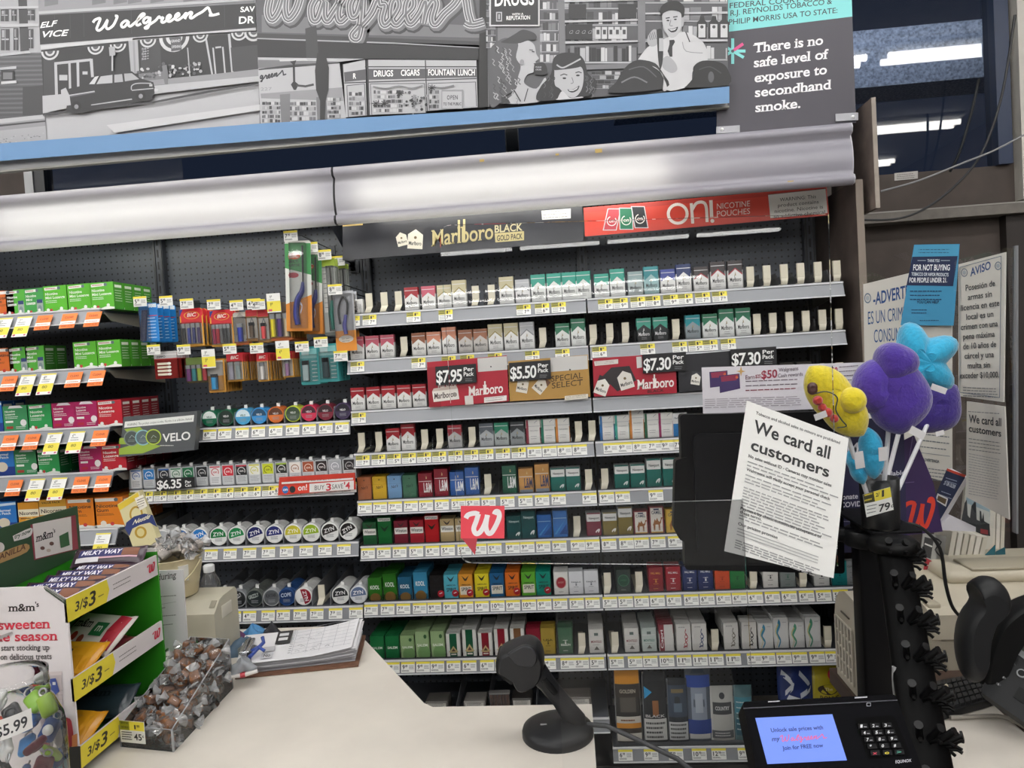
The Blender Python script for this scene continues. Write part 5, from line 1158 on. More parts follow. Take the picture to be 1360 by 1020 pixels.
tin_row('b', [(px, k, CD[k]) for k, px in enumerate((182, 199, 219, 235, 251, 269.4, 287, 304, 322, 339, 357, 375, 393, 410.6, 428, 446, 465))],
        [(px, '6.99', 'B') for px in (180, 195, 213.6, 232, 249, 267, 284.7, 302, 320.7, 338, 357.6)] + [(px, '6.99', 'A') for px in (373, 390.6, 409.4, 428, 446, 464.7)], 2, can, .024, 'pouch_can', 'pouch can', .04, tabs=True, h=.079)
def velo(D):
    D.poly('#e6e8e4', [(166, 560), (258, 551), (257, 560), (165, 568)]); D.text('#4a4c4e', 'WARNING: This product contains nicotine. Nicotine is an addictive chemical', (169, 566), (255, 557.5), 3.6, .0, res=1)
    for pts in ([(165, 570), (186, 567), (198, 578), (188, 592), (165, 598), (180, 585)], [(159, 582), (176, 580), (184, 584), (168, 590), (158, 590)], [(158, 596), (185, 588), (215, 592), (190, 602), (158, 604)]): D.poly('#93ad42', pts)
    for x, c, k in ((175, '#4a5250', '#7a8680'), (190, '#5a6a70', '#88b8c0'), (204, '#49513a', '#b4cc4a')): D.circ(k, x, 582 - (x - 175) * .06, 10.5); D.circ(c, x, 582 - (x - 175) * .06, 9); D.stroke('#9aa8a4', [(x - 3, 582), (x, 578), (x + 4, 581)], .8); D.lines('#8a9690', x - 5, x + 5, 584, 586, 2, .6)
    D.text('#f0f0ee', 'VELO', (216, 587), (253, 583.5), 11, .02, res=4); D.lines('#c9c9c6', 213, 231, 591, 591, 1, 1.2)
flat_sign('shelf_sign', 'grey pouch sign with green arrows and white lettering over the lozenge shelf end', 'sign', [(158, 607), (258, 598), (262, 546), (164, 554)], mat('#54575a', .35), velo, Y=-.07, th=.03)
def buy(D):
    D.poly('#e6e2e0', [(374, 640.5), (469, 634.5), (469, 637), (374, 643)]); D.lines('#9a8a88', 378, 466, 640, 641, 1, .7, dy=-5); D.poly('#d8402c', [(374, 646), (411, 643), (411, 654), (374, 655.5)]); D.poly('#e9e6e4', [(411, 642.5), (470, 638), (470, 650), (411, 654)])
    D.circ('#2a6cb0', 379, 650.5, 4.2, 5); D.circ('#26282c', 388.5, 650, 4, 4.6); D.text('#f0eeec', 'on', (376, 652), (382, 651.6), 4, .03); D.text('#f4f0ee', 'on!', (396, 651.5), (408, 650.5), 8, .03, res=3)
    D.text('#4a4648', 'BUY', (418, 651), (431, 650), 6.5, 0, res=3); D.text('#c42a3c', '3', (433, 651.5), (440, 651), 9.5, .03, res=3); D.text('#4a4648', 'SAVE', (441, 649.5), (456, 648.3), 6.5, 0, res=3); D.text('#c42a3c', "'4", (457, 649.5), (465, 649), 9.5, .03, res=3)
flat_sign('shelf_sign', 'red framed buy three save four sign on the small can shelf', 'sign', [(369, 658), (472, 650), (471, 628), (371, 634)], mat('#c2382a', .35), buy, Y=-.03, th=.006)
def p635(D):
    D.text('#f4f4f2', '$6.35', (208.5, 650), (241, 647.5), 12, .03, res=4, sp=.9)
    for i, t in enumerate(('Per', 'Can')): D.text('#f4f4f2', t, (246, 642 + i * 4.6), (254, 641.5 + i * 4.6), 4, .05)
flat_sign('price_sign', 'black price sign reading 6.35 per can on the small can shelf', 'price sign', [(208, 652.5), (258.5, 647.5), (258, 633.5), (206, 635.5)], mat('#1b1b1e', .4), p635, 'black price signs on the shelves', Y=-.025)

# ------------------------------------------------------------------ nicotine lozenge bay
LZX1 = -.92; YL = -.075
LY = {1: W(150, 409, Y=YL).z, 2: W(152, 487, Y=YL).z, 3: W(155, 566, Y=YL).z, 4: W(158, 626, Y=YL).z, 5: W(160, 702, Y=YL).z}
LN = {1: 'top lozenge shelf', 2: 'second lozenge shelf', 3: 'third lozenge shelf', 4: 'fourth lozenge shelf', 5: 'lowest lozenge shelf'}
for k in LY: shelf(-1.828, LZX1, LY[k], 'grey metal %s with a wide sloping rail' % LN[k], y0=YL, fence=0, kind='loz', rail_h=.05)
LB = {}
def loz(k):
    """carton; front at y = 0"""
    if k in LB: return LB[k]
    base, side, kind, w, h, d = LK[k]; random.seed(len(k)); b = MB()
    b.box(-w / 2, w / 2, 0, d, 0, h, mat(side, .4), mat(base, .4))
    D = Draw(b, local((-w / 2, 0, 0), (w, 0, 0), (0, 0, h)), (0, -1, 0), eps=.00005, lift=.0001); D.up = 1
    wt = '#eef0ea'
    if kind in 'gbd':
        D.poly('#e4e6e2', [(.06, .84), (.62, .86), (.62, .96), (.06, .94)]); D.circ('#5a6a72', .68, .91, .07, .06); D.lines('#b04a4a', .1, .56, .89, .9, 1, .03)
        D.text(wt, 'Nicotine', (.08, .66), (.62, .67), .1, .03, vdir=(0, 1)); D.text(wt, 'Mini Lozenge' if kind == 'g' else 'Mini' if kind == 'b' else 'Lozenge', (.08, .52), ((.92 if kind == 'g' else .4 if kind == 'b' else .7), .53), .1, .03, vdir=(0, 1)); D.lines(wt, .08, .6, .38, .44, 2, .02)
        if kind == 'b':
            D.text(wt, 'Lozenge', (.08, .38), (.56, .39), .1, .03, vdir=(0, 1)); D.rect('#9aa8a0', .62, .06, .95, .5); D.rect('#2a3a6c', .64, .42, .93, .56); D.circ('#7a8a90', .78, .22, .1, .12)
        D.poly(wt, [(0, 0), (1, 0), (1, .07), (.7, .12), (.4, .05), (0, .1)]); D.circ('#c23a3a', .3, .1, .06, .06); D.circ(wt, .16, .12, .07, .06); D.circ(wt, .74, .15, .07, .06)
    elif kind == 'm':
        D.poly('#e6e0e4', [(.22, .9), (.84, .9), (.72, 1), (.3, 1)]); D.text(wt, 'Nicotine', (.08, .74), (.5, .75), .08, .03, vdir=(0, 1)); D.text(wt, 'Lozenge', (.08, .63), (.5, .64), .08, .03, vdir=(0, 1)); D.lines(wt, .08, .66, .5, .56, 2, .02); D.rect(wt, .08, .34, .4, .42); D.circ('#eae6e6', .82, .32, .13, .13); D.rect('#b02a3c' if base != '#3a8a58' else '#a03a2c', .1, .1, .38, .2); D.lines(wt, .5, .9, .1, .16, 2, .02)
    elif kind == 'p':
        D.poly('#cfe0ee', [(0, .82), (1, .88), (1, .96), (0, .9)]); D.text(wt, 'Transdermal', (.04, .66), (.8, .67), .08, .03, vdir=(0, 1)); D.text(wt, 'System Patch', (.04, .56), (.8, .57), .08, .03, vdir=(0, 1)); D.rect('#1c3a86', 0, 0, 1, .3); D.circ('#d9cdb8', .55, .3, .2, .16)
    elif kind == 'n':
        D.poly('#f0c060', [(.2, .2), (.5, .65), (.85, .3), (.6, .1)]); D.rect('#f4ead0', 0, .5, 1, .76); D.text('#3a2a24', 'Nicorette', (.06, .56), (.94, .57), .13, .02, vdir=(0, 1), res=3); D.lines('#5a3a2a', .1, .6, .42, .42, 1, .04); D.rect('#c23a2a', .06, .06, .26, .22)
        if w > .1: D.text('#4a3a1c', 'VALUE PACK', (.1, .86), (.8, .87), .07, .03, vdir=(0, 1))
    elif kind == 'o':
        D.poly('#f0ece6', [(.06, .86), (.8, .86), (.8, .97), (.06, .97)]); D.circ('#5a6a72', .78, .91, .07, .06); D.text('#3a2e2a', 'Nicotine', (.1, .66), (.84, .67), .11, .02, vdir=(0, 1), res=3); D.text('#3a2e2a', 'Gum', (.1, .52), (.5, .53), .11, .02, vdir=(0, 1), res=3); D.lines('#8a4a1c', .1, .7, .4, .44, 2, .02); D.poly(wt, [(0, 0), (1, 0), (1, .06), (.5, .12), (0, .08)]); D.circ('#c23a3a', .6, .12, .07, .06); D.circ('#e9e2d6', .3, .14, .1, .09)
    # side panel print
    S = Draw(b, local((w / 2, 0, 0), (0, d, 0), (0, 0, h)), (1, 0, 0), eps=.00005, lift=.0001); S.up = 1
    S.rect('#dfe3da', .15, .8, .85, .9); S.lines('#dfe3da', .15, .85, .3, .68, 5, .02)
    LB[k] = b.mesh('lozenge_box', Vector((0, 0, 0))); return LB[k]
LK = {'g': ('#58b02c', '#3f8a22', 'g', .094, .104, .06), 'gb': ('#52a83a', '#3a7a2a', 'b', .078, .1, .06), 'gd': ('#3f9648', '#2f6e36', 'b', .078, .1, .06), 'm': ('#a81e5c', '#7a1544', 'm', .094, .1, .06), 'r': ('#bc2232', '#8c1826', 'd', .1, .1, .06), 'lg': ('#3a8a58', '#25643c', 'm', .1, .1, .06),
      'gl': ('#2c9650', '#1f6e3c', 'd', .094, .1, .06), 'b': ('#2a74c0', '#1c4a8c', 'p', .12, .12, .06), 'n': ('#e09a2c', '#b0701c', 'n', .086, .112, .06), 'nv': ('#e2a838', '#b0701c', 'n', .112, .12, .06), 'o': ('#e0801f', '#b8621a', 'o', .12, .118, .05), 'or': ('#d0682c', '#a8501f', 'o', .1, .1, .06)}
LDESC = {'g': 'bright green mini lozenge box', 'gb': 'green lozenge box printed with a bottle', 'gd': 'mid green lozenge box printed with a bottle', 'm': 'magenta lozenge box', 'r': 'red lozenge box', 'lg': 'light green lozenge box', 'gl': 'green lozenge box', 'b': 'blue patch box', 'n': 'yellow orange gum box', 'nv': 'yellow value pack gum box', 'o': 'orange gum box', 'or': 'orange nicotine box'}
def loz_row(k, items):
    z = LY[k]
    for i, (px, kd, nb) in enumerate(items):
        base, side, kind, w, h, d = LK[kd]; y0 = YL + .03; x = W(px, P_py(px, z, y0), Y=y0).x
        for n_ in range(nb + 1):
            put(loz(kd), 'lozenge_box', (x, y0 + n_ * (d + .003), z), '%s, %s along the %s%s' % (LDESC[kd], ordn(i), LN[k], '' if n_ == 0 else ', %s back' % ordn(n_)), 'box', 'boxes on the ' + LN[k])
loz_row(1, [(4, 'or', 0), (22, 'gb', 1), (47, 'gd', 1), (75, 'g', 2), (107, 'g', 2), (137, 'g', 3)])
loz_row(2, [(3, 'or', 0), (26, 'gb', 1), (48, 'gb', 1), (114.6, 'g', 2), (146.5, 'g', 3)])
loz_row(3, [(-14, 'b', 1), (22, 'lg', 1), (54.6, 'gl', 2), (86, 'm', 2), (116, 'm', 2), (147, 'r', 3)])
loz_row(4, [(2, 'b', 1), (36.5, 'lg', 1), (65, 'gl', 2), (121, 'm', 1), (152.5, 'r', 4)])
loz_row(5, [(5, 'b', 1), (40, 'n', 1), (72.5, 'nv', 1), (110, 'o', 1), (146, 'o', 4)])
i = 0
for k, tags in ((1, '9:L 35:L 62:O 95:O 127:O'), (2, '16:O 40:L 67:L 102:O 132:O'), (3, '17:O 46:O 75:L 105:L 136:O'), (4, '23:O 52:L 81:L 111:O 140:O'), (5, '139:L')):
    for i, it in enumerate(tags.split()):
        px, st = it.split(':'); px = float(px); x = W(px, P_py(px, LY[k] - .012, YL - .01), Y=YL - .01).x
        put_tag(st, ('12.49', '17.99', '41.99', '47.99')[i % 4] if st == 'L' else '15.99', (x, YL - .0145, LY[k] - .012), '%s, %s along the %s rail' % ({'L': 'long white and yellow sale tag', 'O': 'orange clearance tag'}[st], ordn(i), LN[k]), 'sale tags on the lozenge shelves', tilt=.5)

# ------------------------------------------------------------------ hanging lighters and accessories on peg hooks
m_hook = mat('#2a2c30', .35, metal=.6)
def lighter(b, x, z0, z1, y, w, c, metal_top=True):
    r = w / 2; n = 10
    b.loft([[(x + r * math.cos(2 * math.pi * i / n), y - .004 + r * .62 * math.sin(2 * math.pi * i / n), z) for i in range(n)][::-1] for z in (z0, z0 + (z1 - z0) * .78)][::-1], mat(c, .3), caps=True)
    b.box(x - r * .9, x + r * .9, y - .009, y, z0 + (z1 - z0) * .78, z1, mat('#a9abae', .3, metal=.6) if metal_top else mat('#26282c', .4))
BL = {}
def card(kind):
    """carded pack, top centre at the origin (hook hole just under it), hanging down; front faces -Y"""
    if kind in BL: return BL[kind]
    random.seed(5); b = MB(); w, h, draw = BK[kind]
    q = [(-w / 2 + .004, 0, -h), (w / 2 - .004, 0, -h), (w / 2, 0, -h + .004), (w / 2, 0, -.006), (w / 2 - .006, 0, 0), (-w / 2 + .006, 0, 0), (-w / 2, 0, -.006), (-w / 2, 0, -h + .004)]
    D = Draw(b, local((-w / 2, 0, -h), (w, 0, 0), (0, 0, h)), (0, -1, 0), eps=.00006, lift=.0001); D.up = 1
    base, extra = draw(b, D, w, h)
    b.prism(q, (0, .0012, 0), mat(base, .35))
    BL[kind] = b.mesh('blister_card', Vector((0, 0, 0))); return BL[kind]
m_blis = clear_mat('clear_blister', (.95, .95, .95), 1.4, haze=.04)
def bubble(b, x0, x1, z0, z1, d): b.prism([(x0, -d, z0), (x1, -d, z0), (x1, -d, z1), (x0, -d, z1)], (0, d - .0006, 0), m_blis)
def k_bic(cols):
    def f(b, D, w, h):
        D.poly('#c8202c', [(0, .52), (1, .52), (1, .94), (.9, 1), (.1, 1), (0, .94)]); D.rect('#e0a03a', 0, 0, .05, .8); D.rect('#e0a03a', .95, 0, 1, .8); D.rect('#e8e2da', .07, .06, .93, .6); D.poly('#2a3a8c', [(0, .8), (.16, .98), (0, .98)])
        D.text('#f0e8e0', 'BIC', (.32, .78), (.72, .79), .1, .05, .2, vdir=(0, 1)); D.ring('#e0a03a', .52, .82, .3, .34, 20, ry=.3)
        n = len(cols)
        for i, c in enumerate(cols): lighter(b, -w / 2 + w * (.18 + .64 * i / (n - 1)), -h * .92, -h * .4, -.003, w * .15, c)
        bubble(b, -w * .42, w * .42, -h * .95, -h * .37, .015)
        return '#d9a13c', 0
    return f
def k_blue(b, D, w, h):
    D.poly('#d8e4ec', [(.5, .9), (.95, .88), (.95, .98), (.5, .98)]); D.text('#f0f4f8', 'XXL', (.52, .88), (.92, .89), .08, .04, vdir=(0, 1)); D.lines('#cfe4f4', .4, .9, .1, .6, 7, .02); D.rect('#c2303c', .5, .66, .95, .68)
    b.loft([[(-w * .38 + w * .2 * t + .012 * math.cos(a), -.006 + .005 * math.sin(a), -h * (.98 - .8 * t)) for a in [2 * math.pi * i / 10 for i in range(10)]] for t in (0, .3, .6, .85, 1)], mat('#1c2a50', .3)); bubble(b, -w * .46, w * .04, -h * .98, -h * .1, .013)
    return '#1f7ac4', 0
def k_clear(c, bg='#c9c4bc'):
    def f(b, D, w, h):
        D.poly('#a8a29a', [(.1, .3), (.9, .3), (.9, .8), (.5, .98), (.1, .8)]); D.rect('#c8682a', 0, 0, 1, .1); lighter(b, 0, -h * .9, -h * .35, -.003, w * .42, c); bubble(b, -w * .42, w * .42, -h * .95, -h * .15, .013)
        return bg, 0
    return f
def k_torch(c):
    def f(b, D, w, h):
        D.rect('#b8242c', .05, .8, .95, 1); D.rect('#d8d0c4', .1, .1, .9, .75); lighter(b, 0, -h * .88, -h * .4, -.003, w * .4, c, False); D.stroke('#8a8a8c', [(.3, .5), (.5, .75), (.7, .5)], .08); bubble(b, -w * .45, w * .45, -h * .95, -h * .22, .012)
        return '#a87a3c', 0
    return f
def k_yel(b, D, w, h):
    D.rect('#6a5a4c', 0, .72, 1, 1); D.rect('#8a8278', .1, .1, .9, .72); D.rect('#c86a2c', 0, 0, 1, .08)
    for i, c in enumerate(('#d8c82a', '#4a3268', '#b8a88c')): lighter(b, -w * .3 + i * w * .3, -h * .9, -h * .3, -.003, w * .24, c)
    bubble(b, -w * .46, w * .46, -h * .94, -h * .24, .013)
    return '#c48a34', 0
def k_redbox(b, D, w, h):
    D.rect('#b8b6b6', 0, .74, 1, 1); D.rect('#d0cece', 0, .86, 1, .9); D.text('#4a4a4c', 'ZIPPO', (.1, .77), (.5, .78), .07, .03, vdir=(0, 1))
    for i in range(4): D.rect('#d9cdb8', .12, .12 + .13 * i, .6, .2 + .13 * i); D.circ('#e8e4da', .64, .16 + .13 * i, .09, .05, n=12)
    b.box(-w / 2, w / 2, .0, .01, -h, -h * .3, mat('#8c2420', .35))
    return '#a82c28', 0
def k_col(b, D, w, h):
    for i, c in enumerate(('#7a2a7c', '#1f8a94', '#b0c83a', '#c2303c')): lighter(b, -w * .36 + i * w * .24, -h * .92, -h * .3, -.003, w * .2, c)
    D.rect('#5c7030', 0, .7, 1, 1); bubble(b, -w * .48, w * .48, -h * .95, -h * .28, .013)
    return '#6a5a34', 0
def k_one(c, c2):
    def f(b, D, w, h):
        D.rect(c2, .0, .72, 1, 1); D.rect('#ded4c8', .08, .06, .92, .7); D.text('#f0e8e0', 'BIC', (.2, .8), (.8, .81), .1, .05, .2, vdir=(0, 1)); lighter(b, 0, -h * .92, -h * .34, -.003, w * .42, c); D.stroke('#c22a2c', [(.4, .2), (.6, .35), (.4, .45), (.6, .6)], .08); bubble(b, -w * .4, w * .4, -h * .95, -h * .3, .012)
        return '#d39a3c', 0
    return f
def k_two(b, D, w, h):
    D.rect('#c02430', 0, .68, 1, 1); D.rect('#ded4c8', .06, .06, .94, .66); D.text('#f0e8e0', 'BIC', (.25, .78), (.75, .79), .12, .05, .2, vdir=(0, 1))
    for s_, c in ((-1, '#b8b4c4'), (1, '#a8b8b8')): lighter(b, s_ * w * .2, -h * .92, -h * .32, -.003, w * .3, c)
    bubble(b, -w * .42, w * .42, -h * .95, -h * .28, .013)
    return '#d39a3c', 0
def k_oil(b, D, w, h):
    D.rect('#d8d4cc', .1, .5, .9, .95); lighter(b, -w * .1, -h * .9, -h * .45, -.003, w * .4, '#3a86b4', False); D.circ('#1f6aa0', .4, .2, .12, .07); bubble(b, -w * .4, w * .4, -h * .94, -h * .1, .014)
    return '#cf943e', 0
def k_teal(dark):
    def f(b, D, w, h):
        D.rect('#8ed0d0', .08, .7, .92, .95); D.rect('#d0ecec', .12, .78, .5, .9); lighter(b, -w * .18 if not dark else -w * .12, -h * .88, -h * .36, -.003, w * .36, '#8a9a9c' if not dark else '#2f3c40', False); D.lines('#d8ecec', .62, .94, .1, .6, 6, .02); bubble(b, -w * .42, w * .42, -h * .92, -h * .2, .012)
        return '#3fa0a2', 0
    return f
def k_multi(b, D, w, h):
    D.poly('#3c8f4e', [(0, .68), (1, .62), (1, .97), (0, .97)]); D.poly('#e2e4de', [(0, .3), (1, .4), (1, .62), (0, .7)]); D.poly('#dd8a2c', [(0, 0), (1, 0), (1, .4), (0, .3)]); D.circ('#d8602c', .36, .83, .24, .035); D.text('#f4ece4', 'BIC', (.2, .81), (.54, .815), .05, .05, .2, vdir=(0, 1)); D.text('#2a2a2c', 'MULTI', (.14, .755), (.5, .76), .028, .05, vdir=(0, 1)); D.text('#2a2a2c', 'PURPOSE', (.14, .715), (.56, .72), .028, .05, vdir=(0, 1))
    D.circ('#b83a4a', .32, .62, .2, .03)
    p = [(w * .2, -h * .06), (w * .2, -h * .46), (w * .16, -h * .56), (-w * .02, -h * .66), (-w * .08, -h * .8), (-w * .02, -h * .93)]
    b.tube([(x, -.007, z) for x, z in p[:2]], .0032, mat('#1e1e20', .35), n=8); b.tube([(x, -.01, z) for x, z in smooth_path([p[1]] + p[2:], 4)], [.005 + .006 * min(1, i / 6) for i in range(17)], mat('#2c3380', .35), n=10)
    D.stroke('#e6e2f0', [(.55, .2), (.62, .28), (.5, .34), (.66, .42)], .03, 4); bubble(b, -w * .28, w * .34, -h * .97, -h * .03, .02)
    return '#e0e0da', 0
def k_tall(c):
    def f(b, D, w, h):
        D.rect('#9ab03a', .0, .9, 1, 1); D.rect('#b4b8b4', .06, .04, .94, .88); D.rect('#e0e0dc', .1, .3, .4, .84); D.lines('#6a6c6a', .14, .38, .36, .8, 8, .01)
        b.tube([(w * .18, -.007, -h * .12), (w * .18, -.007, -h * .55)], .003, mat('#2a2a2c', .35), n=8); b.tube([(w * .18, -.008, -h * .55), (w * .1, -.009, -h * .7), (w * .14, -.008, -h * .93)], [.006, .008, .007], mat(c, .35), n=10); bubble(b, -w * .05, w * .4, -h * .95, -h * .1, .018)
        return '#7a7e7a', 0
    return f
def k_flex(b, D, w, h):
    D.rect('#d98a2c', 0, 0, 1, .34); D.rect('#b8bac0', 0, .34, 1, 1); D.circ('#e0d8cc', .5, .2, .36, .06); D.lines('#5a4a3a', .3, .7, .16, .2, 2, .01)
    b.tube([(x, -.008, z) for x, z in smooth_path([(-w * .2, -h * .55), (-w * .24, -h * .3), (0, -h * .1), (w * .2, -h * .2), (w * .15, -h * .4)], 5)], .004, mat('#2a2a2c', .35), n=8); b.tube([(w * .1, -.009, -h * .4), (0, -.009, -h * .58), (w * .05, -.009, -h * .72)], [.006, .008, .007], mat('#5a5aa8', .3), n=10); bubble(b, -w * .42, w * .42, -h * .78, -h * .05, .018)
    return '#c9b79a', 0
BK = {'bic4': (.092, .146, k_bic(('#26282c', '#39459a', '#2c3474', '#4a3a6c'))), 'bic5': (.09, .14, k_bic(('#a81e50', '#c02a3a', '#6a6a6c', '#3c3e40', '#56585a'))), 'blue': (.072, .15, k_blue), 'clear': (.054, .125, k_clear('#2e3c94')), 'clr2': (.05, .12, k_torch('#55483c')), 'torch': (.05, .125, k_torch('#c2484a')), 'yel': (.088, .145, k_yel), 'redbox': (.092, .106, k_redbox),
      'col': (.088, .098, k_col), 'oil': (.07, .13, k_oil), 'two': (.065, .11, k_two), 'one': (.045, .11, k_one('#d0ccc8', '#c2222c')), 'one2': (.044, .1, k_one('#8a6a8c', '#b8242c')), 'teal': (.074, .145, k_teal(0)), 'tealb': (.076, .145, k_teal(1)), 'multi': (.1, .34, k_multi), 'multib': (.075, .31, k_multi), 'tall': (.06, .295, k_tall('#2a8a7c')), 'tall2': (.05, .2, k_tall('#3a3c40')), 'flex': (.08, .225, k_flex)}
HOOKN = [0]
def hang(px, py, kind, n, desc, tagp, price='4.99', st='A', yf=.0, step=.012, lean=0.0):
    p = W(px, py, Y=yf); w, h, _ = BK[kind]; me = card(kind); zt = p.z
    hk = thing('peg_hook', 'dark peg hook of the %s' % desc.replace('card', 'cards').replace(' on the upper pegs', '').replace(' on the lower pegs', ''), 'hook', (p.x, YP - .002, zt + .004), 'peg hooks of the lighter bay')
    b = MB(); b.tube([(p.x, YP - .004, zt + .006), (p.x, yf - .028, zt + .006)], .0022, m_hook, n=6); b.build('wire', hk)
    b = MB(); tp = W(tagp[0], tagp[1], Y=yf - .03); b.tube([(p.x, YP - .004, zt + .026), (p.x, yf + .04, zt + .03), (tp.x, yf - .027, tp.z)], .0017, m_hook, n=6); b.build('tag_wire', hk)
    b = MB(); b.box(p.x - .02, p.x + .02, YP - .006, YP - .001, zt - .01, zt + .04, m_hook); b.build('back_plate', hk)
    put_tag(st, price, (tp.x, yf - .03, tp.z + .018), 'tag on the hook of the %s' % desc.replace(' on the upper pegs', '').replace(' on the lower pegs', ''), 'price tags on the peg hooks', tilt=-.02)
    for k in range(n):
        put(me, 'blister_card', (p.x + random.uniform(-.002, .002), yf + k * step, zt + .004), '%s%s' % (desc, ' frontmost' if k == 0 else ', %s behind' % ordn(k - 1)), 'lighter card', 'hanging cards, ' + desc.split(' on ')[0] if n > 1 else None, rot=(0, lean, random.uniform(-.03, .03)))
hang(196, 404, 'blue', 4, 'blue card with a dark long lighter on the upper pegs', (186, 400), '5.99', step=.045)
put(TAGS[('A', '5.99')], 'price_tag', W(220, 393, Y=-.03), 'second price tag in front of the blue long lighter cards', 'price tag', 'price tags on the peg hooks')
hang(253, 411, 'bic4', 4, 'red and yellow card of four dark lighters', (248, 403), '7.99', step=.03)
hang(293, 413, 'bic5', 4, 'red and yellow card of five red and grey lighters', (284, 404), '7.99', step=.024)
hang(318, 416, 'clear', 4, 'clear card with one blue lighter on the upper pegs', (314, 405), '4.99', step=.012)
hang(334, 413, 'clr2', 6, 'narrow card with a brown torch lighter on the upper pegs', (337, 403), '4.29', step=.014)
hang(349, 413, 'torch', 5, 'narrow card with a red torch lighter on the upper pegs', (343, 404), '4.29', step=.012)
hang(370, 403, 'yel', 9, 'card of yellow, purple and tan lighters', (363, 396), '9.99', 'S', step=.018)
hang(219, 468, 'redbox', 5, 'red and grey card of lighter flints on the lower pegs', (204, 464), '3.99', step=.022)
hang(261, 476, 'col', 4, 'card of four purple, teal and lime lighters', (244, 464), '9.99', step=.014)
hang(286, 478, 'oil', 7, 'orange card with a small blue oil lighter', (276.5, 470), '3.99', 'S', step=.022)
hang(311, 470, 'two', 11, 'red and yellow card with two pale lighters', (305, 463), '5.99', step=.017)
hang(348, 470, 'one', 10, 'red and yellow card with one white lighter', (341, 462), '2.99', step=.017)
hang(381, 468, 'one2', 6, 'red and yellow card with one mauve lighter', (375, 459), '4.99', 'S', step=.015)
hang(409, 462, 'teal', 5, 'teal card with a grey lighter on the lower pegs', (401, 460), '4.99', step=.022)
hang(434, 458, 'tealb', 7, 'teal card with a black lighter on the lower pegs', (426, 454), '4.99', step=.022)
put_tag('A', '7.99', W(452, 466, Y=-.03), 'price tag in front of the last teal lighter cards', 'price tags on the peg hooks', tilt=0)
hang(395, 321, 'multi', 1, 'green and orange card with a blue gas lighter', (386, 313), '7.99', yf=-.02, lean=.05)
hang(414, 337, 'multib', 4, 'narrow orange card with a blue gas lighter', (413, 328), '7.99', yf=.03, lean=.05, step=.022)
hang(434, 345, 'tall', 3, 'grey card with a long teal gas lighter', (431, 338), '8.99', yf=.05, step=.02)
hang(452, 352, 'tall2', 2, 'small grey card with a long black lighter', (449, 346), '8.99', yf=.16, step=.02)
hang(455, 388, 'flex', 2, 'orange and grey card with a flexible lighter', (445, 384), '8.99', yf=-.02, step=.04)

# ------------------------------------------------------------------ bottom shelves: cigar pouches and small cigar packs
def pouch(px0, px1, py_top, z0, cols, name, label, y0=.02, d=.02, draw=None, cat='cigar pouch', crumple=0.0):
    x0 = W(px0, 960, Y=y0).x; x1 = W(px1, 960, Y=y0).x; zt = W((px0 + px1) / 2, py_top, Y=y0).z; h = zt - z0; w = x1 - x0
    b = MB(); random.seed(int(px0)); N_, H_ = 10, 14
    rings = []
    for j in range(H_ + 1):
        t = j / H_; th_ = d * (math.sin(math.pi * min(1, max(0, .06 + t * .9))) ** .5) * (1 if t < .9 else .3)
        ring = []
        for s in (0, 1):
            for i in range(N_ + 1):
                u = i / N_ if s == 0 else 1 - i / N_
                yy = (-1 if s == 0 else 1) * th_ / 2 * math.sin(math.pi * u) ** .6 if 0 < u < 1 else 0
                ring.append((x0 + w * u, y0 + d / 2 + yy + random.uniform(-1, 1) * crumple, z0 + h * t))
        rings.append(ring)
    b.loft(rings, mat(cols[0], .3, spec=.6))
    fr = lambda u, v: Vector((x0 + w * u, y0 + d / 2 - d / 2 * math.sin(math.pi * min(.999, max(.001, u))) ** .6 * (math.sin(math.pi * min(1, .06 + v * .9)) ** .5), z0 + h * v))
    D = Draw(b, fr, (0, -1, 0), eps=.0001, lift=.0012); D.up = 1
    def band(c, v0, v1, u0=.04, u1=.96):
        D.k += 1; n = 10; pts = []
        for i in range(n + 1):
            u = u0 + (u1 - u0) * i / n; pts += [(u, v0), (u, v1)]
        D.raw(pts, [(2 * i, 2 * i + 2, 2 * i + 3, 2 * i + 1) for i in range(n)], M(c))
    D.band = band
    if draw: draw(D)
    return tag(b.build(name), label, cat, 'pouches on the bottom shelf')
Z9 = SHELF_Z[9] + .008
def d1(D): D.band('#d9932c', .8, .98); D.band('#3a332e', .62, .8); D.band('#55504a', .42, .62, .2, .8); D.band('#cfcac0', .02, .36); D.band('#c8862c', .2, .27); D.band('#3a332e', .13, .2); D.text('#b8b0a0', 'GOLDEN', (.2, .68), (.8, .68), .05, .03, vdir=(0, 1)); D.lines('#7a4a1c', .2, .8, .3, .32, 1, .02)
def d2(D): D.band('#26282c', .4, .98); D.poly('#3a9ad0', [(.08, .62), (.4, .72), (.08, .8)]); D.band('#8a5a34', .38, .6, .4, .65); D.band('#c9c9c6', .03, .34); D.lines('#4a4a4a', .1, .9, .06, .26, 4, .03); D.text('#c9c9c9', 'BLACK', (.1, .36), (.9, .36), .04, .03, vdir=(0, 1))
def d3(D): D.band('#3a4656', .4, .9); D.band('#7a6a4c', .78, .84, .2, .8); D.band('#5a6a7c', .48, .62, .3, .7); D.band('#c2c4c4', .03, .32); D.lines('#4a4a4a', .1, .9, .06, .26, 4, .03)
def d4(D): D.band('#2a4a9c', .74, .9); D.band('#8a94a4', .3, .74, .2, .8); D.band('#a8b0bc', .4, .66, .35, .65); D.band('#24408a', .1, .3); D.band('#c9c9c9', .03, .1, .1, .9); D.poly('#3a4a5a', [(.2, .92), (.3, .98), (.7, .98), (.8, .92)])
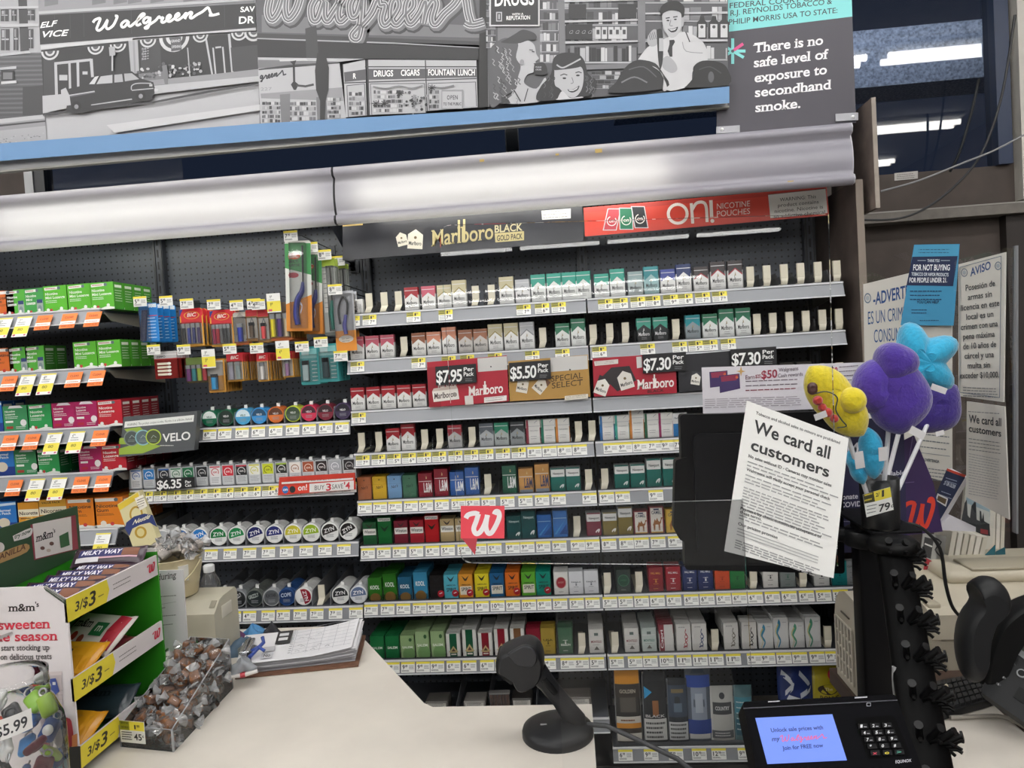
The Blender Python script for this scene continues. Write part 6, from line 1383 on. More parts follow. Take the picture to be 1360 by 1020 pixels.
def d5(D): D.band('#3a3c40', .5, .72, .1, .9); D.text('#d8d8d8', 'COUNTRY', (.2, .58), (.8, .58), .07, .03, vdir=(0, 1)); D.circ('#3a3c40', .5, .84, .12, .06); D.band('#55585c', .05, .2); D.lines('#c9c9c9', .15, .85, .09, .14, 2, .02)
def d6(D): D.band('#3a7a8a', .5, .8); D.band('#2a5a6a', .1, .4); D.lines('#b9c9cc', .1, .9, .2, .7, 6, .02)
pouch(818, 853, 889, Z9, ['#2c2a28'], 'cigar_pouch', 'black and orange cigar pouch nearest the scanner on the bottom shelf', draw=d1)
pouch(855, 887, 893, Z9, ['#1e2024'], 'cigar_pouch', 'black cigar pouch with a blue arrow on the bottom shelf', draw=d2)
pouch(888, 915, 902, Z9, ['#232830'], 'cigar_pouch', 'dark slate cigar pouch with a grey warning panel', draw=d3)
pouch(913, 947, 888, Z9, ['#555e6c'], 'cigar_pouch', 'blue and grey windowed tobacco bag on the bottom shelf', draw=d4, d=.035)
pouch(945, 976, 913, Z9, ['#b4b4b0'], 'cigar_pouch', 'silver tobacco pouch with a dark label', draw=d5, d=.03)
pouch(977, 1001, 912, Z9, ['#4a6a70'], 'cigar_pouch', 'teal and grey tobacco pouch beside the silver one', draw=d6, d=.03)
pouch(1037, 1084, 885, Z9, ['#27366c'], 'plastic_bag', 'blue and white crumpled snack bag behind the card terminal', draw=lambda D: (D.stroke('#d4d8e0', [(.1, .9), (.4, .75), (.2, .6), (.7, .5), (.3, .4)], .08, 4), D.stroke('#c9ced8', [(.6, .9), (.9, .7), (.6, .6)], .07, 4)), cat='bag', d=.05, crumple=.003)
pouch(1084, 1122, 888, Z9, ['#a89a20'], 'plastic_bag', 'yellow snack bag with an oval badge beside the blue bag', draw=lambda D: (D.circ('#33261c', .5, .7, .36, .07), D.text('#d8c89a', 'The', (.36, .69), (.64, .69), .04, .02, vdir=(0, 1)), D.text('#3a2a1c', 'BONUS', (.2, .55), (.86, .55), .07, .04, vdir=(0, 1)), D.circ('#b02a3c', .7, .9, .2, .08)), cat='bag', d=.05)
for i, (px, pr) in enumerate(((830, '6.99'), (864, '9.99'), (897, '5.99'), (928, '10.99'), (954, '12.99'), (989, '9.99'))):
    x = W(px, 990, Y=-.006).x; put_tag('A', pr, (x, -.0035, SHELF_Z[9] - .0035), '%s price tag on the rail under the cigar pouches' % ordn(i), 'price tags on the bottom shelf', tilt=.26)
# clear tray walls in front of the pouches
tt = SH[(9, 1)]
b = MB(); b.box(.93, W(1003, 960, Y=0).x, .002, .004, SHELF_Z[9] + .006, SHELF_Z[9] + .05, m_fence); b.build('clear_fence', tt)
z0 = .228
def cig(px0, px1, h, c, label, kind):
    x0 = W(px0, 925, Y=.02).x; x1 = W(px1, 925, Y=.02).x; b = MB(); random.seed(int(px0))
    if kind == 'b':
        n = 5; r = (x1 - x0) / n / 2
        for i in range(n): b.lathe((x0 + r + 2 * r * i, .03, z0), [(r * .9, 0), (r, .004), (r, h * .85), (r * .7, h)], mat(c, .6, noise=.2, scale=90), n=12)
        b.box(x0 - .002, x1 + .002, .018, .02, z0, z0 + h, m_blis); b.box(x0 - .002, x1 + .002, .019, .044, z0 + h * .98, z0 + h * 1.05, mat('#8a8886', .3, metal=.2))
    else:
        b.cbox(((x0 + x1) / 2, .06, z0 + h / 2), (x1 - x0, .08, h), mat(c, .35), .004); D = Draw(b, local((x0, .02, z0), (x1 - x0, 0, 0), (0, 0, h)), (0, -1, 0)); D.up = 1; D.rect('#c9c6c0', .08, .6, .92, .9); D.lines('#4a4644', .14, .86, .66, .84, 3, .04); D.rect('#8a8480', .1, .1, .9, .5)
    return tag(b.build('cigar_pack'), label, 'cigar pack', 'small cigar packs')
cig(564, 594, .06, '#55524e', 'dull grey small cigar pack nearest the counter corner', 'x')
cig(615, 644, .058, '#7a7672', 'flat grey cigar pack with a pale label near the counter edge', 'x')
cig(650, 676, .085, '#6a3f28', 'clear pack of five brown cigars behind the counter edge', 'b')
cig(679, 706, .066, '#33302e', 'dark small cigar pack with a pale label beside the brown cigars', 'x')
cig(748, 785, .066, '#5a5450', 'grey brown cigar pack behind the scanner', 'x')
for px in (604, 646, 711):
    x = W(px, 925, Y=.02).x; b = MB(); b.prism([(x - .0006, .004, z0), (x - .0006, .3, z0), (x - .0006, .3, z0 + .09), (x - .0006, .01, z0 + .03)][::-1], (.0012, 0, 0), m_greydiv); b.build('divider', SH[(9, 0)])
# ------------------------------------------------------------------ counters
ZC = .90; ZD = .80
m_lam = mat('#dbd4ca', .38, noise=.06, scale=7, name='pale_laminate'); m_lamedge = mat('#b5b0a6', .5); m_cab = mat('#4a3d36', .6, noise=.2, scale=10)
A_ = W(-150, 852, Z=ZC); B_ = W(372, 834, Z=ZC); C_ = W(466, 831, Z=ZC); D_ = W(484, 849, Z=ZC); E_ = W(568, 939, Z=ZC); F_ = W(786, 935, Z=ZC); G1 = W(792, 1020, Z=ZC)
G_ = F_ + (G1 - F_) * (( -2.35 - F_.y) / (G1.y - F_.y)); H_ = Vector((A_.x, -2.35, ZC))
poly = [H_, G_, F_, E_ + (F_ - E_) * .03, E_ + (D_ - E_) * .05, D_, C_, B_, A_]
b = MB(); lo = Vector((0, 0, -.04))
b.add(poly, [tuple(range(len(poly)))], m_lam)
low = [p + lo for p in poly]; b.add(low, [tuple(range(len(poly) - 1, -1, -1))], m_lamedge)
n = len(poly); b.add(poly + low, [(i, i + n, (i + 1) % n + n, (i + 1) % n) for i in range(n)], m_lamedge)
tag(b.build('worktop'), 'pale laminate counter top with a cut corner in front of the shelves', 'counter')
cx = sum(p.x for p in poly) / n; cy = sum(p.y for p in poly) / n
base = [Vector((cx + (p.x - cx) * .93, cy + (p.y - cy) * .93, 0)) for p in poly]
b = MB(); top = [p + Vector((0, 0, ZC - .0402)) for p in base]
b.add(top, [tuple(range(n))], m_cab); b.add(base + top, [(i, (i + 1) % n, (i + 1) % n + n, i + n) for i in range(n)], m_cab)
tag(b.build('counter_cabinet'), 'brown cabinet under the pale laminate counter top', 'cabinet')
# lower desk behind the card terminal
dx0 = W(1114, 932, Z=ZD).x
HP = W(1141, 929, Z=ZD); dxa = HP.x - .008; lsh = [(dxa, -1.9), (2.6, -1.9), (2.6, -.28), (1.86, -.28), (1.86, -.5), (1.64, -.5), (1.64, HP.y + .16), (dxa, HP.y + .16)]
dk = thing('desk', 'dark brown wooden desk under the cream printer and the telephone', 'desk', (2.1, -1.1, 0))
b = MB(); b.prism([(x, y, ZD) for x, y in lsh], (0, 0, -.035), mat('#3f2e26', .4, noise=.3, scale=9)); b.build('top', dk); DESK = b
b = MB(); b.prism([(x + (.04 if x < 1.9 else -.04), y + (.04 if y < -1 else -.04), ZD - .0352) for x, y in lsh], (0, 0, -ZD + .04), m_cab); b.build('cabinet', dk)
q = [W(1205, 1100, Z=ZD), W(1420, 1100, Z=ZD), W(1420, 1030, Z=ZD), W(1317, 938, Z=ZD), W(1225, 958, Z=ZD)]
b = MB(); b.prism([p + Vector((0, 0, .006)) for p in q], (0, 0, -.0055), m_lam); tag(b.build('laminate_sheet'), 'pale laminate sheet lying on the dark desk beside the keyboard', 'panel')

# ------------------------------------------------------------------ clear screens over the counter
YG = -1.62
m_screen = clear_mat('clear_acrylic', (.965, .97, .975), 1.42, boost=1.0, gloss_rough=.01)
m_edge = clear_mat('acrylic_edge', (.78, .8, .83), 1.5, haze=.45)
fg = lambda px, py: W(px, py, Y=YG)
def rounded(c, r=6, which=(), k=5):
    """corner list in px with some corners rounded"""
    o = []; n = len(c)
    for i, p in enumerate(c):
        if i in which:
            a = Vector(c[i - 1]) - Vector(p); d = Vector(c[(i + 1) % n]) - Vector(p); p = Vector(p); a.normalize(); d.normalize()
            for t in range(k + 1):
                t /= k; o.append(tuple((p + a * r) * (1 - t) ** 2 + p * 2 * t * (1 - t) + (p + d * r) * t * t))
        else: o.append(p)
    return o
def sheet(name, label, px, Y, th=.004, w=1.4):
    f = lambda a, c: W(a, c, Y=Y); pts = [f(*p) for p in px]
    t = thing(name, label, 'screen', (sum(p.x for p in pts) / len(pts), Y, min(p.z for p in pts)))
    b = MB(); b.add(pts, [tuple(range(len(pts)))], m_screen); b.build('pane', t)
    e = MB(); n = len(pts); off = Vector((0, th, 0)); e.add(pts + [p + off for p in pts], [(i, i + n, (i + 1) % n + n, (i + 1) % n) for i in range(n)], m_edge); e.build('polished_edge', t)
    return t
sheet('acrylic_screen', 'large clear acrylic screen hung over the counter before the cigarette shelves', rounded([(612, 748), (1113, 752), (1101, 284), (583, 299)], 16, (0, 3)), YG)
s2 = sheet('acrylic_screen', 'lower clear acrylic screen standing at the barcode scanner', [(752, 1108), (1010, 1108), (986, 664), (731, 671)], YG - .006)
b = MB(); zb_ = W(752, 1108, Y=YG - .006).z
for px in (770, ):
    x = W(px, 1108, Y=YG).x; b.box(x - .03, x + .03, YG - .03, YG + .03, ZC, ZC + .006, mat('#2a2a2c', .4)); b.box(x - .03, x + .03, YG - .012, YG - .007, ZC, ZC + .04, mat('#2a2a2c', .4))
b.build('foot', s2)
def wst(D):
    D.poly('#b13a48', [(612, 713), (634, 713), (631, 737)]); D.poly('#dd4553', [(612, 672), (670, 672), (670, 715), (612, 715)]); script(D, '#f2eef0', INITIAL, (619, 709), (664, 709), (0, -30), 6.5)
f_ = lambda a, c: W(a, c, Y=YG - .0015)
b = MB(); b.prism([f_(612, 715), f_(670, 715), f_(670, 672), f_(612, 672)], (0, .001, 0), mat('#dd4553', .4)); D = Draw(b, f_, (0, -1, 0)); wst(D); tag(b.build('sticker'), 'red square sticker with a white script initial on the clear screen', 'sticker')

# ------------------------------------------------------------------ barcode scanner
SB = W(741, 975, Z=ZC); YSn = SB.y
fy = lambda a, c, dy=0: W(a, c, Y=YSn + dy)
m_blk = mat('#1f2023', .42, spec=.35); m_blk2 = mat('#0f1012', .4, spec=.25)
sc_ = thing('barcode_scanner', 'black barcode scanner on a round stand at the counter end', 'scanner', (SB.x, SB.y, ZC))
b = MB(); R = .066
b.lathe((SB.x, SB.y, ZC), [(R, 0), (R, .008), (R * .97, .014), (R * .8, .02), (R * .45, .027), (.001, .029)], m_blk, n=36); sbase = b.build('base', sc_)
def slab(b, outline, fn, hy, m, inset=.16, n=9, dirv=(0, 1, 0)):
    """rounded cushion-edged solid from an outline"""
    pts = [fn(*p) for p in smooth_path(list(outline) + [outline[0]], 3)[:-1]]; c = sum(pts, Vector()) / len(pts); rings = []; dirv = Vector(dirv)
    if (pts[1] - pts[0]).cross(pts[2] - pts[1]).dot(dirv) > 0: pts = pts[::-1]
    for i in range(n):
        t = -math.cos(math.pi * i / (n - 1)); k = 1 - inset * (1 - math.sqrt(max(0, 1 - t * t)))
        rings.append([c + (p - c) * k + dirv * (hy * t) for p in pts])
    b.loft(rings, m)
def limb(b, pts, m, n=14, flat=.8):
    """stadium-like tube: pts = (px, py, dy, radius)"""
    P = [fy(a, c, d) for a, c, d, r in pts]; rings = []
    for i, p in enumerate(P):
        t = (P[min(i + 1, len(P) - 1)] - P[max(i - 1, 0)]).normalized(); u = Vector((0, 1, 0)); v = t.cross(u).normalized(); u = v.cross(t).normalized(); r = pts[i][3]
        rings.append([p + v * (r * math.cos(2 * math.pi * k / n)) + u * (r * flat * math.sin(2 * math.pi * k / n)) for k in range(n)])
    b.loft(rings, m)
b = MB(); limb(b, [(770, 966, 0, .014), (765, 957, 0, .02), (755, 944, 0, .0185), (742, 926, 0, .0165), (727, 908, 0, .017), (714, 893, 0, .021)], m_blk); b.build('handle', sc_)
b = MB(); slab(b, [(661, 884), (662, 868), (668, 860), (690, 851), (704, 849), (715, 854), (722, 866), (723, 880), (720, 894), (712, 904), (698, 911), (689, 910), (684, 903), (680, 896)], lambda a, c: fy(a, c), .036, m_blk); hd_ = b.build('head', sc_)
b = MB(); slab(b, [(661, 884), (660, 871), (664, 866), (674, 880), (682, 897), (679, 899)], lambda a, c: fy(a, c), .031, m_blk2, inset=.05); b.build('scan_window', hd_)
b = MB(); slab(b, [(674, 868), (694, 857), (708, 860), (714, 872), (709, 884), (694, 884), (684, 880)], lambda a, c: fy(a, c, -.034), .006, mat('#2a2b2f', .35, spec=.4), inset=.1); b.build('side_cover', hd_)
b = MB(); p = fy(733, 915, -.02); limb(b, [(738, 921, -.012, .006), (729, 911, -.013, .007), (722, 902, -.013, .006)], m_blk2, 10, .7); b.build('trigger', sc_)
b = MB(); b.cbox(W(722, 962, Z=ZC + .027), (.012, .005, .001), mat('#b9b9bb', .4), .0004); b.build('badge', sbase)
P = [fy(780, 962, 0), W(806, 964, Y=YSn - .02), W(850, 984, Y=YSn - .05), W(900, 1008, Y=YSn - .1), W(980, 1075, Y=YSn - .15)]
b = MB(); b.tube([Vector(p) for p in P], .0045, mat('#3a3b3e', .5), n=8); b.build('cord', sc_)

# ------------------------------------------------------------------ clipboard with papers, and the clutter behind it
qa = [W(312, 903, Z=ZC), W(476, 886, Z=ZC), W(486, 846, Z=ZC), W(334, 856, Z=ZC)]
ctr = sum(qa, Vector()) / 4
cl = thing('clipboard', 'brown clipboard with a thick stack of white forms on the counter', 'clipboard', (ctr.x, ctr.y, ZC))
up_ = Vector((0, 0, 1))
b = MB(); b.prism([p + up_ * .005 for p in qa], (0, 0, -.004), mat('#6b4a38', .55, noise=.2, scale=40)); b.build('board', cl)
b = MB(); random.seed(11)
pz = [W(318, 899, Z=ZC), W(472, 881, Z=ZC), W(482, 843, Z=ZC), W(330, 858, Z=ZC)]
for i in range(9):
    o = Vector((random.uniform(-.006, .006), random.uniform(-.004, .004), 0)); z = .007 + i * .0028
    rows_ = []
    for a in range(9):
        t = a / 8; lift = .02 * max(0, t - .6) ** 1.4 * (i / 4)
        rows_.append([pz[0].lerp(pz[1], t) + o + up_ * (z + lift), pz[3].lerp(pz[2], t) + o + up_ * (z + lift * 1.5)])
    vs = [p for r in rows_ for p in r]; b.add(vs, [(2 * k, 2 * k + 2, 2 * k + 3, 2 * k + 1) for k in range(8)], mat(random.choice(('#e6e5e8', '#dcdbdf', '#e9e8ea')), .6))
    b.add([p - up_ * .0012 for p in vs], [(2 * k + 1, 2 * k + 3, 2 * k + 2, 2 * k) for k in range(8)], mat('#c9c8cc', .6))
zt = .0315
def fpp(u, v):
    t = u; lift = .02 * max(0, t - .6) ** 1.4 * 2; return pz[0].lerp(pz[1], u).lerp(pz[3].lerp(pz[2], u), v) + up_ * (zt + lift * (1 + .5 * v))
D = Draw(b, fpp, (0, 0, 1), eps=.0001); D.up = 1
for (u0, v0, u1, v1) in ((.05, .06, .1, .34), (.05, .4, .1, .56), (.27, .5, .4, .97)): D.rect('#2c2c30', u0, v0, u1, v1)
for v in (.62, .78): D.rect('#d8d8da', .29, v, .37, v + .1)
D.rect('#c9c9cd', .18, .06, .28, .24); D.rect('#c4c4c8', .18, .28, .28, .44); D.text('#4a4a4e', 'No', (.2, .1), (.26, .1), .1, .03, vdir=(0, 1))
for v in (.1, .22, .34, .46, .58, .7, .82, .94): D.rect('#a9a9b0', .44, v, .96, v + .008)
for u in (.44, .56, .68, .8, .9): D.rect('#a9a9b0', u, .08, u + .003, .95)
for i in range(14): 
    u, v = random.uniform(.45, .75), random.uniform(.12, .85); D.stroke('#55565e', [(u, v), (u + .02, v + .03), (u + .04, v)], .006)
D.lines('#6a6a6e', .41, .435, .1, .9, 12, .02)
b.build('paper_stack', cl)
b = MB(); c = qa[0].lerp(qa[3], .5) + (qa[1] - qa[0]) * .04 + up_ * .036; ax = (qa[3] - qa[0]); an = math.atan2(ax.y, ax.x)
b.cbox(c, (.09, .024, .008), mat('#b9bcc0', .25, metal=.9), .003, rot=(0, 0, an)); b.tube([c + Vector((-.04 * math.cos(an), -.04 * math.sin(an), .005)), c + Vector((0, 0, .012)), c + Vector((.04 * math.cos(an), .04 * math.sin(an), .005))], .003, mat('#a9acb0', .25, metal=.9)); b.box(c.x - .02, c.x + .02, c.y - .01, c.y + .01, ZC + .005, c.z - .002, mat('#8c8f94', .3, metal=.9)); b.build('metal_clip', cl)
def soft(name, label, cat, px, py, Z, r, col, seed=1, group=None, rz=0, n=14, amp=.18):
    """slumped cloth-like lump lying on a surface"""
    p = W(px, py, Z=Z); random.seed(seed); b = MB(); rings = []
    ph = [random.uniform(0, 6) for _ in range(6)]
    for j in range(7):
        t = j / 6; ring = []
        for k in range(n * 2):
            a = math.pi * k / n; rr = math.sin(math.pi * (.08 + .84 * (1 - t) ** .8) / 1.85) * (1 + amp * math.sin(3 * a + ph[0] + 2 * t) + amp * .6 * math.sin(5 * a + ph[1] - 3 * t))
            x, y = r[0] * rr * math.cos(a), r[1] * rr * math.sin(a)
            ring.append((p.x + x * math.cos(rz) - y * math.sin(rz), p.y + x * math.sin(rz) + y * math.cos(rz), Z + r[2] * t * (1 + .25 * math.sin(2 * a + ph[2]))))
        rings.append(ring)
    b.loft(rings, mat(col, .65, noise=.15, scale=60)); return tag(b.build(name), label, cat, group)
soft('cloth_pouch', 'purple cloth pouch in the pile behind the clipboard', 'pouch', 312, 852, ZC, (.03, .025, .03), '#5a2a54', 3)
soft('cloth_pouch', 'light blue cloth pouch on the pile behind the clipboard', 'pouch', 336, 849, ZC, (.04, .025, .034), '#4a86b8', 5)
soft('cloth_pouch', 'black padded pouch at the back of the pile', 'pouch', 362, 846, ZC, (.028, .022, .034), '#26262c', 7)
soft('rag', 'slate blue rag heaped at the bin corner', 'rag', 326, 868, ZC, (.04, .03, .035), '#4f6478', 9, amp=.28)
soft('rag', 'grey rag draped over the clipboard corner', 'rag', 322, 888, ZC + .034, (.03, .026, .022), '#8a8d92', 13, amp=.25)
kb = thing('key_bunch', 'bunch of brass and steel keys behind the clipboard clip', 'keys', W(366, 853, Z=ZC))
b = MB(); p = W(364, 852, Z=ZC + .01); b.tube([(p.x + .013 * math.cos(a), p.y + .013 * math.sin(a), p.z) for a in [2 * math.pi * i / 16 for i in range(17)]], .0014, mat('#b9bcc0', .25, metal=.9), n=6, caps=False); b.build('ring', kb)
for i, (a, c) in enumerate(((.1, '#a39a72'), (.5, '#b4b6b8'), (-.3, '#8e8a6c'), (.9, '#c9cacc'))):
    b = MB(); d = Vector((math.cos(a), math.sin(a), 0)); nn = Vector((-d.y, d.x, 0)); o = p + d * .016 + up_ * (-.006 + .003 * i); m_ = mat(c, .3, metal=.9)
    b.lathe(o + d * .008, [(.009, 0), (.009, .0018)], m_, n=14); e0 = o + d * .016
    b.prism([e0 - nn * .003, e0 + d * .024 - nn * .003, e0 + d * .028, e0 + d * .024 + nn * .002, e0 + nn * .003], (0, 0, .0018), m_); b.build('key', kb)
b = MB(); p = W(345, 868, Z=ZC + .034); b.tube([p + Vector((-.012, -.03, .004)), p + Vector((-.004, -.005, .012)), p + Vector((.006, .012, .022)), p + Vector((.0, .02, .032))], .0045, mat('#27408c', .35), n=8); b.tube([p + Vector((-.02, .004, .006)), p + Vector((-.002, 0, .016)), p + Vector((.014, -.004, .008))], .004, mat('#2f4a9c', .35), n=8); tag(b.build('twist_tie'), 'blue twisted tie lying across the forms on the clipboard', 'tie')
b = MB(); p = W(322, 897, Z=ZC + .03); b.tube([p + Vector((-.03, -.006, 0)), p, p + Vector((.03, .012, .004))], [.004, .005, .004], mat('#d9d5d2', .35), n=8); b.tube([p + Vector((-.004, -.001, 0)), p + Vector((.006, .002, .001))], .0056, mat('#b0303c', .35), n=8); tag(b.build('pen'), 'white pen with a red band at the clipboard corner', 'pen')

# ------------------------------------------------------------------ caramel bin
FR = W(231, 999, Z=ZC); BR = W(310, 914, Z=ZC); FL = W(160, 992, Z=ZC); BL = FL + BR - FR + Vector((.016, 0, 0))
HF, HB = .042, .112
m_bin = clear_mat('bin_acrylic', (.97, .975, .98), 1.45, haze=.05)
bn = thing('caramel_bin', 'clear acrylic bin heaped with wrapped caramels on the counter', 'bin', ((FR + BL) / 2).to_tuple())
def wall(nm, a, c, ha, hc):
    b = MB(); b.face([a, c, c + up_ * hc, a + up_ * ha], m_bin); t = (c - a).normalized(); nn = Vector((-t.y, t.x, 0)) * .003
    b.add([a, c, c + up_ * hc, a + up_ * ha, a + nn, c + nn, c + nn + up_ * hc, a + nn + up_ * ha], [(3, 2, 6, 7), (0, 3, 7, 4), (2, 1, 5, 6)], m_edge); b.build(nm, bn)
fl_ = (FR - FL).normalized() * .018
wall('front_panel', FL, FR, HF, HF); wall('side_panel', FR, BR, HF, HB); wall('back_panel', BR, BL, HB, HB); wall('side_panel', BL, FL, HB, HF)
b = MB(); b.prism([FL + up_ * .003, FR + up_ * .003, BR + up_ * .003, BL + up_ * .003], (0, 0, -.0028), m_bin); b.build('floor_panel', bn)
tg = MB(); fa = FL.lerp(FR, .04) - (BR - FR).normalized() * .003; fb_ = FL.lerp(FR, .5) - (BR - FR).normalized() * .003; zz = up_
fr_ = local(fa + up_ * .012, (fb_ - fa), up_ * .042); nrm = (fb_ - fa).cross(up_).normalized()
tg.prism([fr_(0, 0), fr_(1, 0), fr_(1, 1), fr_(0, 1)], -nrm * .001, m_tagw); D = Draw(tg, fr_, nrm); D.up = 1
D.rect(m_tagy, .4, .58, 1, 1); D.rect('#8b8c22', 0, .58, .4, 1); D.lines(m_ink, .05, .36, .66, .86, 2, .1, rag=.05); D.text(m_ink, '1', (.6, .66), (.66, .66), .2, .02, vdir=(0, 1)); D.text(m_ink, '99', (.7, .74), (.82, .74), .12, .02, vdir=(0, 1)); D.lines(m_ink, .06, .5, .14, .46, 4, .05); D.text(m_ink, '45', (.56, .16), (.88, .16), .3, .02, vdir=(0, 1)); D.text(m_ink, 'c', (.9, .3), (.97, .3), .14, .02, vdir=(0, 1))
tag(tg.build('price_tag'), 'price tag reading 45 cents on the front of the caramel bin', 'price tag')
m_wrap = clear_mat('candy_wrapper', (1, 1, 1), 1.4, haze=.1, gloss_rough=.12, boost=1.5); m_twist = clear_mat('twisted_wrapper', (1, 1, 1), 1.45, haze=.42, gloss_rough=.12, boost=1.5)
def caramel(name, label, group, col, prot_loc, s=1.0):
    t = thing(name, label, 'candy', prot_loc, group)
    L = Vector(prot_loc); b = MB(); b.cbox(L, (.024 * s, .0195 * s, .0155 * s), mat(col, .4, noise=.2, scale=80), .0025); b.build('caramel', t)
    b = MB(); random.seed(4); n = 12; rings = []
    for x, r in ((-.029, .0125), (-.021, .0085), (-.0138, .0035), (-.011, .0085), (-.006, .0112), (.006, .0112), (.011, .0085), (.0138, .0035), (.021, .0085), (.029, .0125)):
        rings.append([L + Vector((x * s + random.uniform(-.001, .001), r * s * 1.15 * math.cos(2 * math.pi * k / n) * random.uniform(.8, 1.2), r * s * math.sin(2 * math.pi * k / n) * random.uniform(.75, 1.2))) for k in range(n)])
    b.loft(rings[2:8], m_wrap, caps=False, smooth=False); b.loft(rings[:3], m_twist, caps=False, smooth=False); b.loft(rings[7:], m_twist, caps=False, smooth=False); b.build('wrapper', t)
    return t
lab = 'brown caramel in a twisted clear wrapper in the acrylic bin'
cprot = None; random.seed(21); cnt = 0
e1 = FR - FL; e2 = BR - FR
for lay in range(6):
    for i in range(5):
        for j in range(6):
            u = .1 + .8 * (i + random.uniform(.1, .9)) / 5; v = .06 + .88 * (j + random.uniform(.1, .9)) / 6
            z = .014 + lay * .021; lim = HF * .8 + (HB + .012 - HF) * min(1, v * 1.25) - .01
            if z > lim or (lay < 3 and .2 < u < .8 and .2 < v < .8 and z < lim - .045): continue
            p = FL + e1 * u + e2 * v + up_ * (z + random.uniform(-.004, .004)); rot = (random.uniform(-.7, .7), random.uniform(-.6, .6), random.uniform(0, 6.28)); cnt += 1
            if cprot is None:
                cprot = caramel('wrapped_caramel', lab, 'caramels in the acrylic bin', '#8a5833', tuple(p)); cprot.rotation_euler = rot
            else: dup(cprot, p, lab, 'caramels in the acrylic bin', rot)
print('caramels', cnt)

# ------------------------------------------------------------------ cream machine, candy bucket, bottle, notice
m_cream = mat('#b9b4a2', .5, noise=.05, scale=20)
yb = -1.02
x0 = W(236, 860, Y=yb).x; x1 = W(288, 860, Y=yb).x
rp = thing('receipt_printer', 'cream receipt printer between the candy bucket and the bin', 'printer', ((x0 + x1) / 2, yb + .07, ZC))
zt_ = W(270, 800, Y=yb).z
b = MB(); prof = [(yb, ZC), (yb, zt_ - .03), (yb + .03, zt_ - .004), (yb + .05, zt_), (yb + .11, zt_ + .002), (yb + .12, zt_ - .01), (yb + .12, ZC)]
b.prism([(x0 - .08, y, z) for y, z in prof], (x1 - x0 + .08, 0, 0), m_cream); b.build('body', rp)
b = MB(); b.cbox(((x0 + x1) / 2 - .02, yb - .002, ZC + .05), (.1, .006, .01), mat('#4a4842', .5), .002); b.build('paper_slot', rp)
b = MB(); b.cbox((x1 - .012, yb + .02, zt_ - .012), (.014, .02, .003), mat('#8a8474', .5), .001, rot=(.7, 0, 0)); b.build('button', rp)
b = MB(); b.cbox((x1 + .0005, yb + .06, ZC + (zt_ - ZC) * .75), (.003, .05, .03), mat('#cfcabc', .5), .001); b.build('side_label', rp)
bc = W(239, 800, Y=yb + .08); bx = bc.x; by = yb + .062; bz = zt_ + .003
rimz = W(239, 737, Y=by).z; RB = (W(272, 735, Y=by).x - W(199, 735, Y=by).x) / 2; Hb = rimz - bz
bk = thing('candy_bucket', 'cream metal bucket heaped with silver wrapped candies', 'bucket', (bx, by, bz))
b = MB(); b.lathe((bx, by, bz), [(.001, .0), (RB * .74, 0), (RB * .76, .002), (RB * .82, Hb * .3), (RB * .84, Hb * .33), (RB * .83, Hb * .36), (RB * .92, Hb * .68), (RB * .945, Hb * .71), (RB * .93, Hb * .74), (RB * .98, Hb * .96), (RB * 1.02, Hb * .985), (RB * 1.03, Hb), (RB * 1.0, Hb * 1.005), (RB * .97, Hb * .98), (RB * .9, Hb * .7), (RB * .72, .004), (.001, .004)], mat('#cfc2a0', .35, metal=.15), n=40, caps=False); b.build('body', bk)
b = MB(); b.tube([(bx + RB * 1.04 * math.cos(a), by - RB * 1.04 * abs(math.sin(a)) - .004, rimz - .012 - .06 * abs(math.sin(a)) ** 1.0) for a in [math.pi * i / 18 for i in range(19)]], .0022, mat('#c4b894', .35, metal=.2), n=6); b.build('bail_handle', bk)
b = MB(); b.prism([(bx + RB * .62, by - RB * .72, bz + Hb * .45), (bx + RB * .82, by - RB * .48, bz + Hb * .45), (bx + RB * .87, by - RB * .53, bz + Hb * .85), (bx + RB * .66, by - RB * .78, bz + Hb * .85)], (-.004, .004, 0), mat('#e2e0da', .5)); b.build('side_label', bk)
lab = 'grey candy in a silver clear wrapper in the cream bucket'; sp = None; random.seed(8)
for i in range(30):
    rr = RB * .8 * math.sqrt((i + .5) / 30); a = i * 2.4; z = rimz + .002 + .03 * (1 - (rr / RB) ** 2) + random.uniform(-.006, .008)
    p = (bx + rr * math.cos(a), by + rr * math.sin(a), z); rot = (random.uniform(-.8, .8), random.uniform(-.8, .8), random.uniform(0, 6.28))
    if sp is None: sp = caramel('wrapped_candy', lab, 'candies in the bucket', '#c9beb6', p, 1.1); sp.rotation_euler = rot
    else: dup(sp, p, lab, 'candies in the bucket', rot)
fch = lambda a, c: W(a, c, Y=by - .01)
def choc(D):
    D.poly('#d8bc3a', [(156, 671), (183, 654), (185.5, 661), (159, 678)]); D.circ('#b08c2c', 181, 683, 9, 11); D.circ('#d9cfa0', 181, 683, 6.5, 8.5); D.circ('#b08c2c', 187, 707, 8, 8); D.circ('#d6c88c', 187, 707, 5, 5.5)
    D.poly('#27366e', [(168, 694), (178, 686), (192, 682), (203, 684), (209, 700), (204, 697), (199, 694), (186, 697), (176, 702), (172, 712), (166, 702)]); D.text('#e8e2c8', 'Nestle', (176, 697), (199, 688), 7, .03, .3, vdir=(.3, -.95), res=3)
    D.poly('#efe9dc', [(179, 662), (190, 657), (196, 672), (186, 678)]); D.lines('#5a5048', 182, 192, 664, 674, 4, 1.2, dy=-4)
b = MB(); b.prism([fch(182, 742), fch(212, 722), fch(184, 652), (fch(156, 670))], (0, .018, 0), mat('#d9cfa2', .45)); D = Draw(b, fch, (0, -1, 0)); choc(D); tag(b.build('chocolate_box'), 'pale yellow chocolate box with a blue ribbon leaning in the bucket', 'box')
